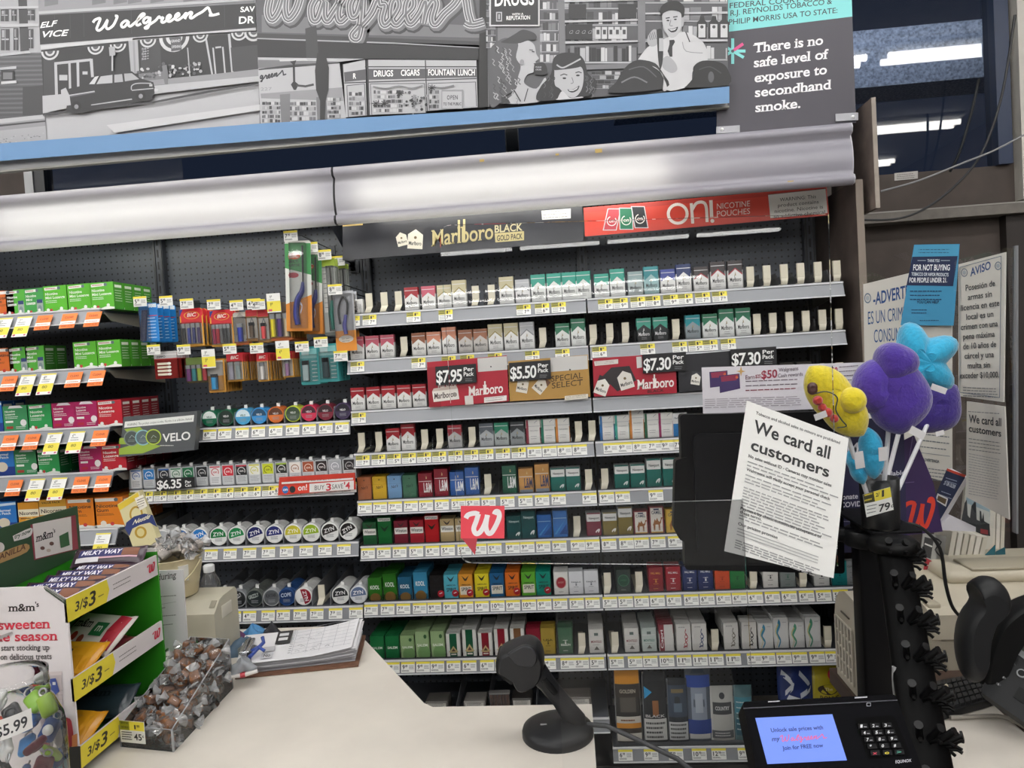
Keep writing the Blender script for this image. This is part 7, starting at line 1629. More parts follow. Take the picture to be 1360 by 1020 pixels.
fp_ = lambda a, c: W(a, c, Y=-1.14)
def dur(D):
    D.text('#5a5458', 'during', (209, 771), (234, 767), 9, .012, vdir=(.05, -1), res=4, serif=.7); D.text('#5a5458', 'k:', (209, 783), (213, 782), 7, .015, res=3)
    for y, n_, x1_ in ((792, 1, 235), (808, 1, 220), (818, 1, 234), (830, 1, 230)): D.lines('#8a868a', 211, x1_, y, y, n_, 1.2, dy=-2, rag=.05)
    D.stroke('#a9a5a8', [(211, 803), (234, 799)], .5)
b = MB(); b.prism([fp_(180, 870), fp_(250, 868), fp_(243, 757), fp_(178, 759)], (0, .003, 0), mat('#dedadf', .6)); D = Draw(b, fp_, (0, -1, 0)); dur(D); tag(b.build('paper_notice'), 'white paper notice standing between the sweets display and the printer', 'notice')
wb = W(281, 800, Y=-.78); bt = thing('water_bottle', 'clear plastic water bottle with a white cap behind the receipt printer', 'bottle', (wb.x, -.78, ZC))
zc = W(281, 757, Y=-.78).z; r = .029; h0 = zc - ZC
b = MB(); b.lathe((wb.x, -.78, ZC), [(.002, .001), (r * .9, 0), (r, .008), (r, h0 * .3), (r * .93, h0 * .34), (r, h0 * .38), (r, h0 * .6), (r * .93, h0 * .64), (r, h0 * .7), (r * .85, h0 * .82), (r * .5, h0 * .95), (.0125, h0 * .98), (.0125, h0)], clear_mat('bottle_plastic', (.95, .965, .975), 1.45, haze=.1, boost=1.6), n=24, caps=False); b.build('body', bt)
b = MB(); b.lathe((wb.x, -.78, ZC), [(.0145, h0 - .004), (.0148, h0 + .013), (.012, h0 + .0155), (.001, h0 + .0155)], mat('#e2e4e6', .4), n=20); b.build('cap', bt)

# ------------------------------------------------------------------ cardboard sweets display
P0 = W(108, 1037, Z=ZC); XR_ = P0.x
fx = lambda a, c: W(a, c, X=XR_)
YN = P0.y; YFar = W(209, 752, X=XR_).y
XL_ = W(106, 705, Y=YFar).x
disp = thing('sweets_display', 'cardboard sweets display with three trays and a green header', 'display', ((XR_ + XL_) / 2, (YN + YFar) / 2, ZC))
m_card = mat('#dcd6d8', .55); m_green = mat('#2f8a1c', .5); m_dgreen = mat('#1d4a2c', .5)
zp = W(60, 779, Y=YN).z
fn_ = lambda a, c: W(a, c, Y=YN)
b = MB(); b.prism([(XL_ - .02, YN, ZC), (XR_, YN, ZC), (XR_, YN, fn_(88, 797).z), (fn_(60, 780).x, YN, zp), (XL_ - .02, YN, zp)], (0, .004, 0), m_card)
D = Draw(b, fn_, (0, -1, 0), eps=.0001)
D.text('#2a2224', 'm&m', (11, 812), (47, 811), 14, .07, res=4, caph=False, serif=1); D.text('#2a2224', "'s", (47, 806), (52, 805.6), 7, .04, res=3)
for t, x0_, y0_, x1_, y1_, h_ in (('sweeten', -2, 836, 67, 834, 13), ('the season', -14, 852, 77, 850, 13)): D.text('#cf3348', t, (x0_, y0_), (x1_, y1_), h_, .05, res=4, serif=1)
for t, x0_, y0_, x1_ in (('start stocking up', 2, 864, 66), ('on delicious treats', 1, 876, 69)): D.text('#3c3436', t, (x0_, y0_), (x1_, y0_ - 1), 8, .01, res=3, serif=1)
D.poly('#b9aeb0', [(48, 895), (82, 893), (85, 960), (55, 965)]); D.poly('#cfc4c4', [(46, 893), (83, 891), (83, 896), (46, 898)])
for i in range(8): D.rect('#a89ea0', 56, 916 + i * 6, 84, 916.8 + i * 6)
D.poly('#2f6a3c', [(52, 902), (60, 901), (66, 917), (60, 922), (55, 918)]); D.poly('#33488c', [(67, 901), (75, 900), (80, 917), (72, 925), (67, 922)]); D.rect('#d8d8d8', 56, 906, 60, 910); D.rect('#d8d8d8', 71, 905, 75, 909)
D.poly('#8a1424', smooth_path([(62, 954), (90, 952), (97, 962), (96, 992), (62, 996), (58, 970)], 3)); D.poly('#2a2a28', [(60, 993), (108, 990), (110, 1040), (60, 1040)]); D.circ('#b99a9c', 68, 966, 6, 8); D.poly('#c9824a', [(97, 976), (104, 973), (104, 990), (97, 991)])
D.poly('#9a9494', [(-5, 846), (17, 838), (19, 840), (-3, 851)])
for i in range(22):
    t = i / 21; x = 60 + 29 * t; y = 780 + 18 * t
    for s in (-1, 1): D.stroke('#3f4a3c', [(x, y), (x + 3, y + s * 4)], .9)
b.build('end_panel', disp)
YB2 = YFar
b = MB(); b.box(XL_ - .02, XL_ - .016, YN + .004, YB2, ZC, zp - .015, m_green); b.build('back_panel', disp)
b = MB(); b.box(XL_ - .016, XR_, YB2, YB2 + .004, ZC, W(200, 733, Y=YB2).z, m_green); b.box(XL_ - .016, XR_, YB2 - .0, YB2 + .004, W(200, 733, Y=YB2).z, W(200, 729, Y=YB2).z, mat('#e4e0dc', .5)); b.build('far_panel', disp)
lips = [((89, 795), (90.5, 827), (209, 766), (208, 741)), ((97.6, 901), (98, 933), (214, 851), (213.6, 829)), ((106, 992), (108, 1021), (219, 932), (218, 910))]
ZT = []
for i, (tl, bl, br, tr) in enumerate(lips):
    zt2 = (fx(*tl).z); zb2 = fx(*bl).z
    b = MB(); pts = [Vector((XR_, YN, zb2)), Vector((XR_, YB2, zb2)), Vector((XR_, YB2, zt2)), Vector((XR_, YN, zt2))]
    b.prism(pts, (-.004, 0, 0), m_card)
    ln_ = YB2 - YN; fl2 = local((XR_, YN, zb2), (0, ln_, 0), (0, 0, zt2 - zb2)); D = Draw(b, fl2, (1, 0, 0), eps=.0001); D.up = 1
    D.poly('#e0cf3a', [(0, 0), (.38, 0), (.42, .5), (.4, 1), (0, 1)]); D.text('#2a2620', '3/$', (.07, .3), (.2, .3), .4, .02, .2, vdir=(0, 1), res=3); D.text('#2a2620', '3', (.2, .22), (.28, .22), .6, .05, .2, vdir=(0, 1), res=3); D.lines('#6a6230', .3, .36, .4, .45, 1, .05)
    D.lines('#6a6668', .46, .66, .4, .6, 2, .04, rag=.02); script(D, '#c8324a', INITIAL, (.87, .3), (.96, .3), (0, .45), .018)
    b.build('tray_front', disp)
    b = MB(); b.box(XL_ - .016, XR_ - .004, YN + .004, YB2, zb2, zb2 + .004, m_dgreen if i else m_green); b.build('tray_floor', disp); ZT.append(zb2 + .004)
fh = lambda a, c: W(a, c, X=XL_ - .014)
b = MB(); hp = [fh(-90, 830), fh(108, 737), fh(103, 672), fh(-90, 728)]
b.prism(hp, (-.004, 0, 0), mat('#2c4a30', .5)); D = Draw(b, fh, (1, 0, 0), eps=.0001)
D.poly('#8e3a48', [(40, 697), (100, 684), (104, 729), (45, 744)]); D.poly('#e6dfdc', [(43, 696), (94, 686), (96, 730), (47, 742)]); D.text('#2e2628', 'm&m', (47, 720), (70, 713), 15, .07, vdir=(.1, -1), res=4, caph=False, serif=1); D.text('#2e2628', "'s", (70, 708), (73, 707), 6, .04)
D.circ('#6a4a42', 56, 728, 3, 2.4); D.circ('#6a4a42', 68, 722, 3, 2.6); D.circ('#c9b6aa', 64, 731, 3, 2.2); D.poly('#33603c', [(78, 712), (90, 706), (92, 724), (80, 728)])
D.poly('#e2ddda', smooth_path([(16, 712), (40, 701), (42, 708), (36, 714), (18, 719)], 3)); D.text('#2f4a34', 'try now', (18, 716), (40, 707), 6, .03, vdir=(.1, -1), res=3)
D.poly('#b08c5c', smooth_path([(-40, 752), (0, 734), (34, 722), (35, 733), (0, 748), (-40, 765)], 3)); D.text('#5a3422', 'TOASTY VANILLA', (-50, 764), (33, 729), 8, .04, vdir=(.1, -1), res=3); D.circ('#e2ddda', -2, 727, 7)
b.build('header_card', disp)
def bar(loc, rz, L, Wd, H, col, label, drawf, tilt=(0, 0)):
    """pillow bag with crimped ends"""
    b = MB(); n = 12; rings = []
    for t in [-.5, -.47, -.45, -.38, -.2, 0, .2, .38, .45, .47, .5]:
        k = max(.06, 1 - (abs(t) * 2) ** 6) if abs(t) < .46 else .06; ww = Wd / 2 * (1 if abs(t) > .44 else .95)
        rings.append([Vector((t * L, ww * math.cos(2 * math.pi * j / n), H / 2 * k * math.sin(2 * math.pi * j / n))) for j in range(n)])
    b.loft(rings, mat(col, .28, spec=.7, bump=.3, scale=60))
    D = Draw(b, lambda u, v: Vector((u * L, v * Wd, H / 2 * max(.08, 1 - (abs(u) * 2) ** 6) * math.sqrt(max(0, 1 - (2 * v) ** 2)))), (0, 0, 1), eps=.0002, lift=.0009); D.up = 1; drawf(D)
    o = bpy.data.objects.new('candy_bar', b.mesh('candy_bar', Vector((0, 0, 0)))); COL.objects.link(o); o.location = loc; o.rotation_euler = (tilt[0], tilt[1], rz); WORLD[o.name] = Vector(loc); return tag(o, label, 'candy', 'sweets in the cardboard display')
def strip(D, c, u0, u1, v0, v1, n=8):
    D.k += 1; pts = []
    for i in range(n + 1):
        u = u0 + (u1 - u0) * i / n; pts += [(u, v0), (u, v0 + (v1 - v0) * .5), (u, v1)]
    D.raw(pts, [f for i in range(n) for f in ((3 * i, 3 * i + 3, 3 * i + 4, 3 * i + 1), (3 * i + 1, 3 * i + 4, 3 * i + 5, 3 * i + 2))], M(c))
def mw(D): strip(D, '#2c2a62', -.4, .25, -.1, .3); strip(D, '#7a4a32', .2, .42, -.1, .3); strip(D, '#c9a0ac', -.4, .42, -.2, -.12); strip(D, '#e2dde2', -.42, -.1, -.34, -.12); D.text('#eae6f0', 'MILKY WAY', (-.36, 0), (.2, 0), .24, .05, .2, vdir=(0, 1), res=3)
XM = (XL_ + XR_) / 2; span = YB2 - YN
for i, (fy_, dz, rz, lb) in enumerate(((.86, .048, .12, 'dark purple candy bar on top of the heap at the far end of the display'), (.62, .023, .05, 'dark purple candy bar lying third from the near end, top tray'), (.48, .023, -.05, 'dark purple candy bar in the middle of the top tray'), (.34, .023, .08, 'dark purple candy bar second from the near end, top tray'), (.2, .023, .0, 'dark purple candy bar at the near end of the top tray'), (.76, .023, -.1, 'dark purple candy bar under the top one at the far end'))):
    bar((XM + .005, YN + span * fy_, ZT[0] + dz), rz, XR_ - XL_ - .02, .046, .022, '#3a2634', lb, mw, (.75, 0))
def bag_w(D): strip(D, '#a81e34', .28, .46, -.4, .4); strip(D, '#a81e34', -.46, -.4, -.4, .4); D.text('#2e2426', 'm&m', (-.34, .02), (-.04, .02), .3, .08, vdir=(0, 1), res=4, caph=False, serif=1); strip(D, '#22683c', .02, .24, -.16, .16); D.text('#e8e8e0', 'm', (.08, -.06), (.18, -.06), .2, .05, vdir=(0, 1)); D.circ('#a83a2c', -.2, -.2, .05, .1); D.circ('#8a3a2c', -.06, -.26, .05, .1)
def bag_y(D): strip(D, '#e2a01e', -.44, .44, -.4, .4); D.text('#3a2218', 'm&m', (-.36, .0), (.12, .0), .34, .09, vdir=(0, 1), res=4, caph=False, serif=1); strip(D, '#c8741c', -.1, .12, -.34, -.2)
bar((XM + .012, YN + span * .6, ZT[1] + .055), -.15, .13, .1, .03, '#ded6d0', 'white sweets bag with red ends on the middle tray', bag_w, (.5, .05))
bar((XM + .012, YN + span * .3, ZT[1] + .038), -.1, .13, .085, .028, '#dd9a1c', 'yellow sweets bag with dark lettering on the middle tray', bag_y, (.5, .0))
bar((XM + .005, YN + span * .17, ZT[1] + .016), .1, .13, .07, .026, '#c98a1c', 'yellow sweets bag under the others at the near end, middle tray', bag_y)
bar((XM, YN + span * .72, ZT[1] + .018), -.1, .14, .08, .028, '#7a2838', 'dark red sweets bag at the bottom of the middle tray', lambda D: strip(D, '#9a3040', -.3, .3, -.3, .3))
bar((XM + .01, YN + span * .24, ZT[2] + .035), -.1, .13, .08, .035, '#d8961e', 'yellow sweets bag at the near end of the lowest tray', bag_y, (.5, 0))
bar((XM + .005, YN + span * .62, ZT[2] + .035), .1, .135, .08, .035, '#27343c', 'dark slate sweets bag on the lowest tray', lambda D: D.text('#11181c', 'm&m', (-.3, 0), (.2, 0), .3, .09, vdir=(0, 1), caph=False, serif=1), (.5, 0))

# ------------------------------------------------------------------ jar of novelty keyrings
jy = -1.62; jc = W(14, 1000, Y=jy); RJ = W(72, 960, Y=jy).x - jc.x
zr = W(20, 897, Y=jy).z; jt = thing('plastic_jar', 'clear plastic jar of bright trinkets with a price sticker', 'jar', (jc.x, jy, ZC))
m_jar = clear_mat('jar_plastic', (.97, .975, .975), 1.4, haze=.05, boost=1.3)
hj = zr - ZC
b = MB(); b.lathe((jc.x, jy, ZC), [(.002, 0), (RJ * .93, 0), (RJ, .01), (RJ, hj * .6), (RJ * .97, hj * .68), (RJ * .82, hj * .8), (RJ * .76, hj * .83), (RJ * .78, hj * .86), (RJ * .76, hj * .89), (RJ * .78, hj * .92), (RJ * .76, hj * .95), (RJ * .77, hj), (RJ * .72, hj)], m_jar, n=40, caps=False); jbd = b.build('body', jt)
b = MB(); f2 = lambda u, v: Vector((jc.x + (RJ + .001) * math.sin(u), jy - (RJ + .001) * math.cos(u), v)); D = Draw(b, f2, (0, -1, 0), eps=.0002, lift=.0005); D.up = 1
z1 = W(32, 979, Y=jy - RJ * .7).z; z2 = W(32, 952, Y=jy - RJ * .7).z; u0, u1 = .42, 1.12; n = 8; D.k = 0
pts = [];
for i in range(n + 1): u = u0 + (u1 - u0) * i / n; sl = .004 * i / n; pts += [(u, z1 + sl), (u, z2 + sl)]
D.raw(pts, [(2 * i, 2 * i + 2, 2 * i + 3, 2 * i + 1) for i in range(n)], M('#dedede')); D.text('#2e3036', '$5.99', (u0 + .1, z1 + .006), (u1 - .08, z1 + .01), (z2 - z1) * .55, .02, vdir=(0, 1), res=4); b.build('price_sticker', jbd)
random.seed(5)
cols = [('bright green', '#84b82c'), ('cyan', '#2ba6c8'), ('mid blue', '#2a66b8'), ('white', '#dcdcda'), ('black', '#1e1e20'), ('orange red', '#d8482a'), ('maroon', '#6a2030'), ('lime', '#9cc43a'), ('sky blue', '#4a94d8'), ('dark blue', '#22407c')]
for i in range(34):
    ds, c = cols[i % 10] if i < 20 else cols[(i * 3) % 10]; lay = i // 7; a = i * .95 + lay * .4 - 1.9; rr = (RJ - .024) * (1 if i % 7 else .3)
    z = ZC + .02 + lay * hj * .165; p = Vector((jc.x + rr * math.sin(a), jy - rr * math.cos(a), z + random.uniform(-.006, .006))); b = MB()
    s = .017; b.cbox((0, 0, 0), (.036, .013, .026), mat(c, .3), .006, 3); b.tube([(s + .006 + .006 * math.cos(t), 0, .006 * math.sin(t)) for t in [2 * math.pi * k / 10 for k in range(11)]], .0016, mat('#c9cacc', .3, metal=.8), n=5, caps=False); b.lathe((0, -s * .6, 0), [(.009, -.005), (.008, -.002), (.001, -.001)], mat('#e4e4e2' if i % 2 else c, .3), n=14, axis='y')
    o = bpy.data.objects.new('trinket', b.mesh('trinket', Vector((0, 0, 0)))); COL.objects.link(o); o.location = p; o.rotation_euler = (random.uniform(-1.2, 1.2), random.uniform(-1.2, 1.2), random.uniform(0, 6)); WORLD[o.name] = p
    tag(o, '%s plastic trinket in the jar, %s layer up' % (ds, ordn(lay)), 'trinket', '%s trinkets in the jar, %s layer' % (ds, ordn(lay)))

# ------------------------------------------------------------------ monitor, bulletin, taped notice
ym = -1.12; fm_ = lambda a, c: W(a, c, Y=ym)
POLE = W(1158, 800, Y=-1.17)
mo = thing('monitor', 'black till monitor seen from behind, half covered by a taped notice', 'monitor', fm_(1010, 760))
m_mon = mat('#0a0a0d', .5, spec=.15)
b = MB(); b.prism([fm_(*p) for p in rounded([(910, 757), (1122, 762), (1118, 546), (903, 551)], 5, (0, 1, 2, 3))], (0, .03, 0), m_mon); b.build('back_shell', mo)
b = MB(); b.prism([fm_(*p) + Vector((0, -.012, 0)) for p in rounded([(925, 735), (1105, 740), (1102, 572), (920, 576)], 8, (0, 1, 2, 3))], (0, .0125, 0), mat('#0e0e12', .55, spec=.15)); b.build('rear_cover', mo)
b = MB(); b.prism([fm_(*p) + Vector((0, -.008, 0)) for p in rounded([(902, 716), (914, 720), (912, 606), (896, 611), (894, 700)], 4, (0, 1, 2, 3))], (0, .03, 0), mat('#08080a', .5, spec=.15)); b.build('card_reader', mo)
b = MB(); 
for i in range(9):
    p = fm_(990 + i * 9, 600); b.box(p.x - .002, p.x + .002, ym - .0135, ym - .012, p.z - .02, p.z + .02, m_dark)
b.build('vent', mo)
b = MB(); c = fm_(1080, 705); b.tube([(c.x, ym - .02, c.z), (POLE.x - .02, -1.17, c.z)], .016, m_mon, n=10); b.build('arm', mo)
pl_ = thing('monitor_pole', 'black mounting pole carrying the monitor arm beside the printer', 'pole', (POLE.x, -1.17, ZD))
zt3 = W(1160, 690, Y=-1.17).z
b = MB(); b.cbox((POLE.x, -1.17, (ZD + zt3) / 2 + .003), (.058, .05, zt3 - ZD - .006), m_mon, .006); b.build('post', pl_)
b = MB(); b.lathe((POLE.x, -1.17, zt3 - .05), [(.046, 0), (.05, .004), (.05, .028), (.046, .032)], m_blk2, n=24); b.build('collar', pl_)
b = MB(); b.box(POLE.x - .07, POLE.x + .07, -1.24, -1.1, ZD, ZD + .01, m_mon); b.build('base_plate', pl_)
yb3 = -1.1; fbu = lambda a, c: W(a, c, Y=yb3)
def bull(D):
    for pts in ([(942, 494), (966, 492), (967, 512), (943, 515)], [(955, 499), (982, 496), (983, 516), (956, 522)]):
        D.poly('#3a2a5c', pts); D.poly('#8a2c4a', [(pts[0][0] + 2, pts[0][1] + 1), (pts[1][0] - 1, pts[1][1] + 1), (pts[1][0] - 4, pts[1][1] + 9), (pts[0][0] + 3, pts[0][1] + 8)]); D.circ('#c9603c', pts[1][0] - 3.5, pts[1][1] + 5, 1.8)
    D.poly('#c9a060', [(984, 486), (985.4, 492), (990, 493), (985.4, 494.4), (984, 500), (982.6, 494.4), (978, 493), (982.6, 492)])
    D.text('#6a3a4a', 'Earn', (990, 504), (1002, 503), 6, .0, res=3); D.text('#8a3a4a', '$25', (1003, 502), (1010, 501.5), 4.5, .02, res=2); D.text('#a03048', '$50', (1011, 503), (1032, 501), 11, .02, res=4); D.text('#5a4a58', 'Walgreens', (1034, 494), (1060, 491.5), 5.4, 0, res=3); D.text('#5a4a58', 'Cash rewards', (1033, 501.5), (1066, 499), 5.4, 0, res=3)
    D.lines('#6a5a68', 990, 1066, 506, 512, 2, 1, dy=-3, rag=.1); D.lines('#8a3a4a', 990, 1060, 518, 518, 1, 1.2, dy=-3, rag=.05); D.lines('#9a949c', 936, 1066, 530, 541, 5, .8, dy=-4, rag=.04)
    D.text('#a03048', '50', (1104, 497), (1112, 496), 9, .02, res=3); D.lines('#6a5a68', 1114, 1140, 487, 505, 4, 1, dy=-2); D.lines('#9a949c', 1098, 1140, 520, 535, 5, .8, dy=-2)
b = MB(); b.prism([fbu(934, 550), fbu(1156, 540), fbu(1156, 481), fbu(932, 488)], (0, .002, 0), mat('#d9d5dc', .5)); D = Draw(b, fbu, (0, -1, 0), eps=.0001); bull(D)
tag(b.build('bulletin'), 'white cash rewards bulletin with printed cards above the monitor', 'bulletin')
ypn = YG - .002; fpa = lambda a, c: W(a, c, Y=ypn)
def cardp(D):
    # notice frame: local unit axes along the tilted sheet
    O = Vector((994, 533)); ex = Vector((131, 47)) ; ey = Vector((-30, 195))
    q = lambda u, v: tuple(O + ex * u + ey * v)
    vd = tuple(-ey.normalized())
    def line(c, t, u0, u1, v, h, bold=0.0, res=2): D.text(c, t, q(u0, v), q(u1, v), h, bold, vdir=vd, res=res)
    line('#4a4a4c', 'Tobacco and alcohol sales to minors are prohibited', .09, .94, .065, 4, .01)
    line('#38393b', 'We card all', .09, .86, .185, 17, .05, 4); line('#38393b', 'customers', .09, .88, .305, 15, .05, 4)
    line('#4a4a4c', 'No sales without ID - Cameras may monitor sales', .08, .92, .36, 4.2, .03)
    line('#4a4a4c', 'Walgreens will gladly accept your personal check', .08, .93, .45, 4, .03)
    random.seed(2)
    for v in [.385, .41, .475, .5, .52] + [.56 + .02 * i for i in range(8)] + [.75, .77] + [.92 + .016 * i for i in range(4)]:
        u = .08
        while u < .88 + random.uniform(-.1, .06):
            l = random.uniform(.04, .1); D.k -= 1; D.poly('#a4a4a6', [q(u, v), q(u + l, v), q(u + l, v + .008), q(u, v + .008)]); u += l + .015
    D.k += 2
    line('#4a4a4c', 'Payment by check constitutes acceptance of', .08, .9, .715, 4, .03); line('#4a4a4c', 'these terms.', .08, .3, .74, 4, .03); line('#4a4a4c', 'Our pricing promise', .08, .48, .82, 4, .03)
    for v in (.84, .86, .88): D.poly('#b0b0b2', [q(.08, v), q(.9, v), q(.9, v + .006), q(.08, v + .006)])
b = MB(); pw = [fpa(962, 732), fpa(1107, 768), fpa(1127, 582), fpa(992, 532)]; b.prism(pw, (0, .0012, 0), mat('#f4f4f2', .6)); D = Draw(b, fpa, (0, -1, 0), eps=.00008); cardp(D)
tag(b.build('paper_notice'), 'large tilted white notice about carding all customers taped to the screen', 'notice')

# ------------------------------------------------------------------ navy leaflet, purple board, cup with plush pens
yn = -1.02
def leaflet(name, label, cat, pts, col, Y, fnc, th=.002, group=None):
    f = lambda a, c: W(a, c, Y=Y); b = MB(); b.prism([f(*p) for p in pts], (0, th, 0), M(col)); D = Draw(b, f, (0, -1, 0), eps=.0001); fnc(D); return tag(b.build(name), label, cat, group)
leaflet('leaflet', 'dark navy vaccination leaflet behind the taped notice', 'leaflet', [(1112, 735), (1205, 728), (1200, 552), (1108, 560)], '#252447', yn, lambda D: (D.text('#d8d8e4', 'available', (1168, 633), (1202, 630), 6, .02, res=3), D.text('#d8d8e4', 'Donate to', (1112, 664), (1150, 661), 7, .03, res=3), D.text('#d8d8e4', 'COVID', (1116, 674), (1144, 672), 7, .03, res=3), D.lines('#8a8aa4', 1114, 1145, 686, 692, 2, 1), D.text('#e4e4ec', 'M', (1126, 602), (1140, 601), 14, .04)))
leaflet('purple_board', 'purple board with a red script initial behind the plush pens', 'board', [(1192, 712), (1252, 706), (1240, 642), (1214, 578), (1190, 590)], '#3a2556', -.98, lambda D: (script(D, '#d8402c', INITIAL, (1200, 703), (1240, 700), (0, -38), 5.5), D.stroke('#6a5a86', [(1196, 640), (1206, 618), (1212, 580)], 1.2), D.stroke('#6a5a86', [(1192, 642), (1214, 640)], 1)))
ycup = -1.27; cc = W(1170, 700, Y=ycup); ct = W(1170, 634, Y=ycup); RC = (W(1196, 660, Y=ycup).x - W(1145, 660, Y=ycup).x) / 2
cb = MB(); hc_ = ct.z - cc.z
cu = thing('pen_cup', 'black pen cup with a price tag, full of plush pens', 'cup', (cc.x, ycup, cc.z))
cb.lathe((cc.x, ycup, cc.z), [(.001, 0), (RC * .92, 0), (RC * .95, .004), (RC, hc_), (RC * .94, hc_), (RC * .86, .006), (.001, .006)], mat('#141517', .35), n=32, caps=False); cub = cb.build('body', cu)
b = MB(); b.cbox((POLE.x, -1.2, cc.z - .004), (.09, .2, .006), m_mon, .002); b.build('bracket', cu)
b = MB(); yt = ycup - RC - .0015; ft = lambda a, c: W(a, c, Y=yt)
b.prism([ft(1151, 687), ft(1187, 677), ft(1182, 647), ft(1146, 657)], (0, .001, 0), m_tagw); D = Draw(b, ft, (0, -1, 0)); D.poly(m_tagy, [(1160, 653), (1182, 647), (1184, 660), (1162, 666)]); D.poly('#3a3a1c', [(1146, 657), (1160, 653), (1162, 666), (1148, 669)]); D.text(m_ink, '1', (1171, 660), (1174, 659), 9, .03); D.text(m_ink, '2/', (1163, 660), (1168, 658.5), 5, .02); D.lines('#c9b83a', 1148, 1159, 657, 664, 2, 2, dy=-3); D.text(m_ink, '79', (1167, 680), (1182, 676), 10, .03); D.text(m_ink, 'c', (1183, 674), (1186, 673), 5, .03); D.lines(m_inkg, 1151, 1165, 672, 681, 3, 1.2, dy=-3)
b.build('price_tag', cub)
def plush_mat(c):
    m = mat(c, .85, noise=.1, scale=160, bump=.5); m.node_tree.nodes['Principled BSDF'].inputs['Sheen Weight'].default_value = .5; return m
def puffy(b, c, Rf, T_, ex, ey, m, n=48, k=14, seam=.0):
    """stuffed shape: outline Rf(angle) in the plane of ex, ey, thickness T_"""
    c = Vector(c); ex = Vector(ex).normalized(); ey = Vector(ey); ey = (ey - ex * ey.dot(ex)).normalized(); ez = ex.cross(ey); rings = []
    for j in range(1, k):
        la = -math.pi / 2 + math.pi * j / k; cr = math.cos(la) ** .75; h = T_ * math.sin(la)
        rings.append([c + ex * (Rf(a) * cr * math.cos(a)) + ey * (Rf(a) * cr * math.sin(a)) + ez * (h * (.55 + .45 * min(1, Rf(a) / Rmean(Rf)))) for a in [2 * math.pi * i / n for i in range(n)]])
    b.loft(rings, m)
def Rmean(f): return sum(f(2 * math.pi * i / 24) for i in range(24)) / 24
def plush(name, label, px, py, Y, parts, stick, tags_):
    c = W(px, py, Y=Y); t = thing(name, label, 'plush pen', c, None)
    for nm, col, dx, dz, dy, Rf, T_, ang, yaw in parts:
        b = MB(); ex = (math.cos(ang) * math.cos(yaw), math.cos(ang) * math.sin(yaw), math.sin(ang)); ey = (-math.sin(ang), 0, math.cos(ang))
        puffy(b, c + Vector((dx, dy, dz)), Rf, T_, ex, ey, plush_mat(col)); b.build(nm, t)
    if stick:
        b = MB(); e = Vector((cc.x + stick, ycup + random.uniform(-.01, .01), cc.z + .01)); b.tube([c, c.lerp(e, .5), e], .0042, mat('#e0e0e4', .35), n=10); b.build('stick', t)
    for (x0_, y0_, x1_, y1_, w_) in tags_:
        b = MB(); a0, a1 = W(x0_, y0_, Y=Y - .055), W(x1_, y1_, Y=Y - .05); d = (a1 - a0).normalized(); nn = Vector((-d.z, 0, d.x)) * (w_ / 2)
        b.prism([a0 - nn, a1 - nn, a1 + nn, a0 + nn], (0, .0008, 0), mat('#dcdadc', .6)); b.build('fabric_tag', t)
    return t
def star(n, r, amp, ph=0, p=1.0): return lambda a: r * (1 + amp * math.copysign(abs(math.cos(n * (a - ph) / 2)) ** p, 1) - amp * .5)
S_ = 1.38 / 950
plush('plush_pen', 'cyan star shaped plush pen at the top of the cup', 1218, 480, -1.17, [('head', '#1f9cc4', 0, 0, 0, star(5, 45 * S_, .46, 1.75, 1.6), .046, 0, -.2)], -.005, [(1237, 513, 1257, 520, .012)])
plush('plush_pen', 'large purple lobed plush pen at the front of the cup', 1184, 522, -1.31, [('head', '#3d1f8a', .012, -.006, 0, lambda a: 47 * S_ * .92 * (1 + .06 * math.cos(3 * a + .6)) * (1.16 - .34 * abs(math.cos(a))), .045, 0, -.1), ('crown', '#3d1f8a', .004, .055, -.008, lambda a: 27 * S_ * .93 * (1 + .06 * math.cos(3 * a)), .04, 0, 0), ('side_lobe', '#422494', -.03, .012, .004, lambda a: 29 * S_ * .93 * (1.3 - .42 * abs(math.cos(a))), .04, 0, .1)], .004, [(1209, 570, 1228, 580, .014)])
plush('plush_pen', 'purple plush pen behind, drooping towards the notices', 1241, 543, -1.08, [('head', '#36207e', 0, 0, 0, lambda a: 40 * S_ * (1.12 - .3 * abs(math.cos(a))) * (1 + .08 * math.cos(3 * a)), .04, -.75, -.2)], .008, [(1243, 577, 1254, 574, .01)])
plush('plush_pen', 'small cyan plush pen hanging down at the cup rim', 1157, 602, -1.32, [('head', '#2298c2', 0, 0, 0, lambda a: 27 * S_ * .9 * (1.35 - .82 * abs(math.cos(a))), .022, .06, 0), ('leg', '#2298c2', -.022, -.026, .012, lambda a: 22 * S_ * .9 * (1.2 - .75 * abs(math.cos(a))), .018, .3, 0)], .0, [(1140, 600, 1143, 622, .016), (1172, 594, 1173, 612, .014)])
yp = plush('plush_pen', 'yellow plush pen with red cheeks and glasses leaning over the notice', 1110, 535, -1.36, [('head', '#d8c41c', -.008, .014, 0, lambda a: 40 * S_ * .92 * (1.22 - .52 * abs(math.sin(a))), .03, -.95, .3), ('belly', '#d8c41c', .012, -.012, .004, lambda a: 38 * S_ * .92 * (1.2 - .5 * abs(math.sin(a))), .034, -.95, .3), ('nose', '#dcc81e', .018, .005, -.026, lambda a: 17 * S_ * .92, .022, 0, 0)], -.008, [(1082, 555, 1098, 549, .011)])
for (px, py, r) in ((1086, 532, 7), (1092, 541, 6), (1099, 548, 7), (1108, 556, 6)):
    b = MB(); c = W(px, py, Y=-1.402); puffy(b, c, lambda a: r * .0012, .008, (1, 0, 0), (0, 0, 1), plush_mat('#b8342c'), 16, 8); b.build('cheek', yp)
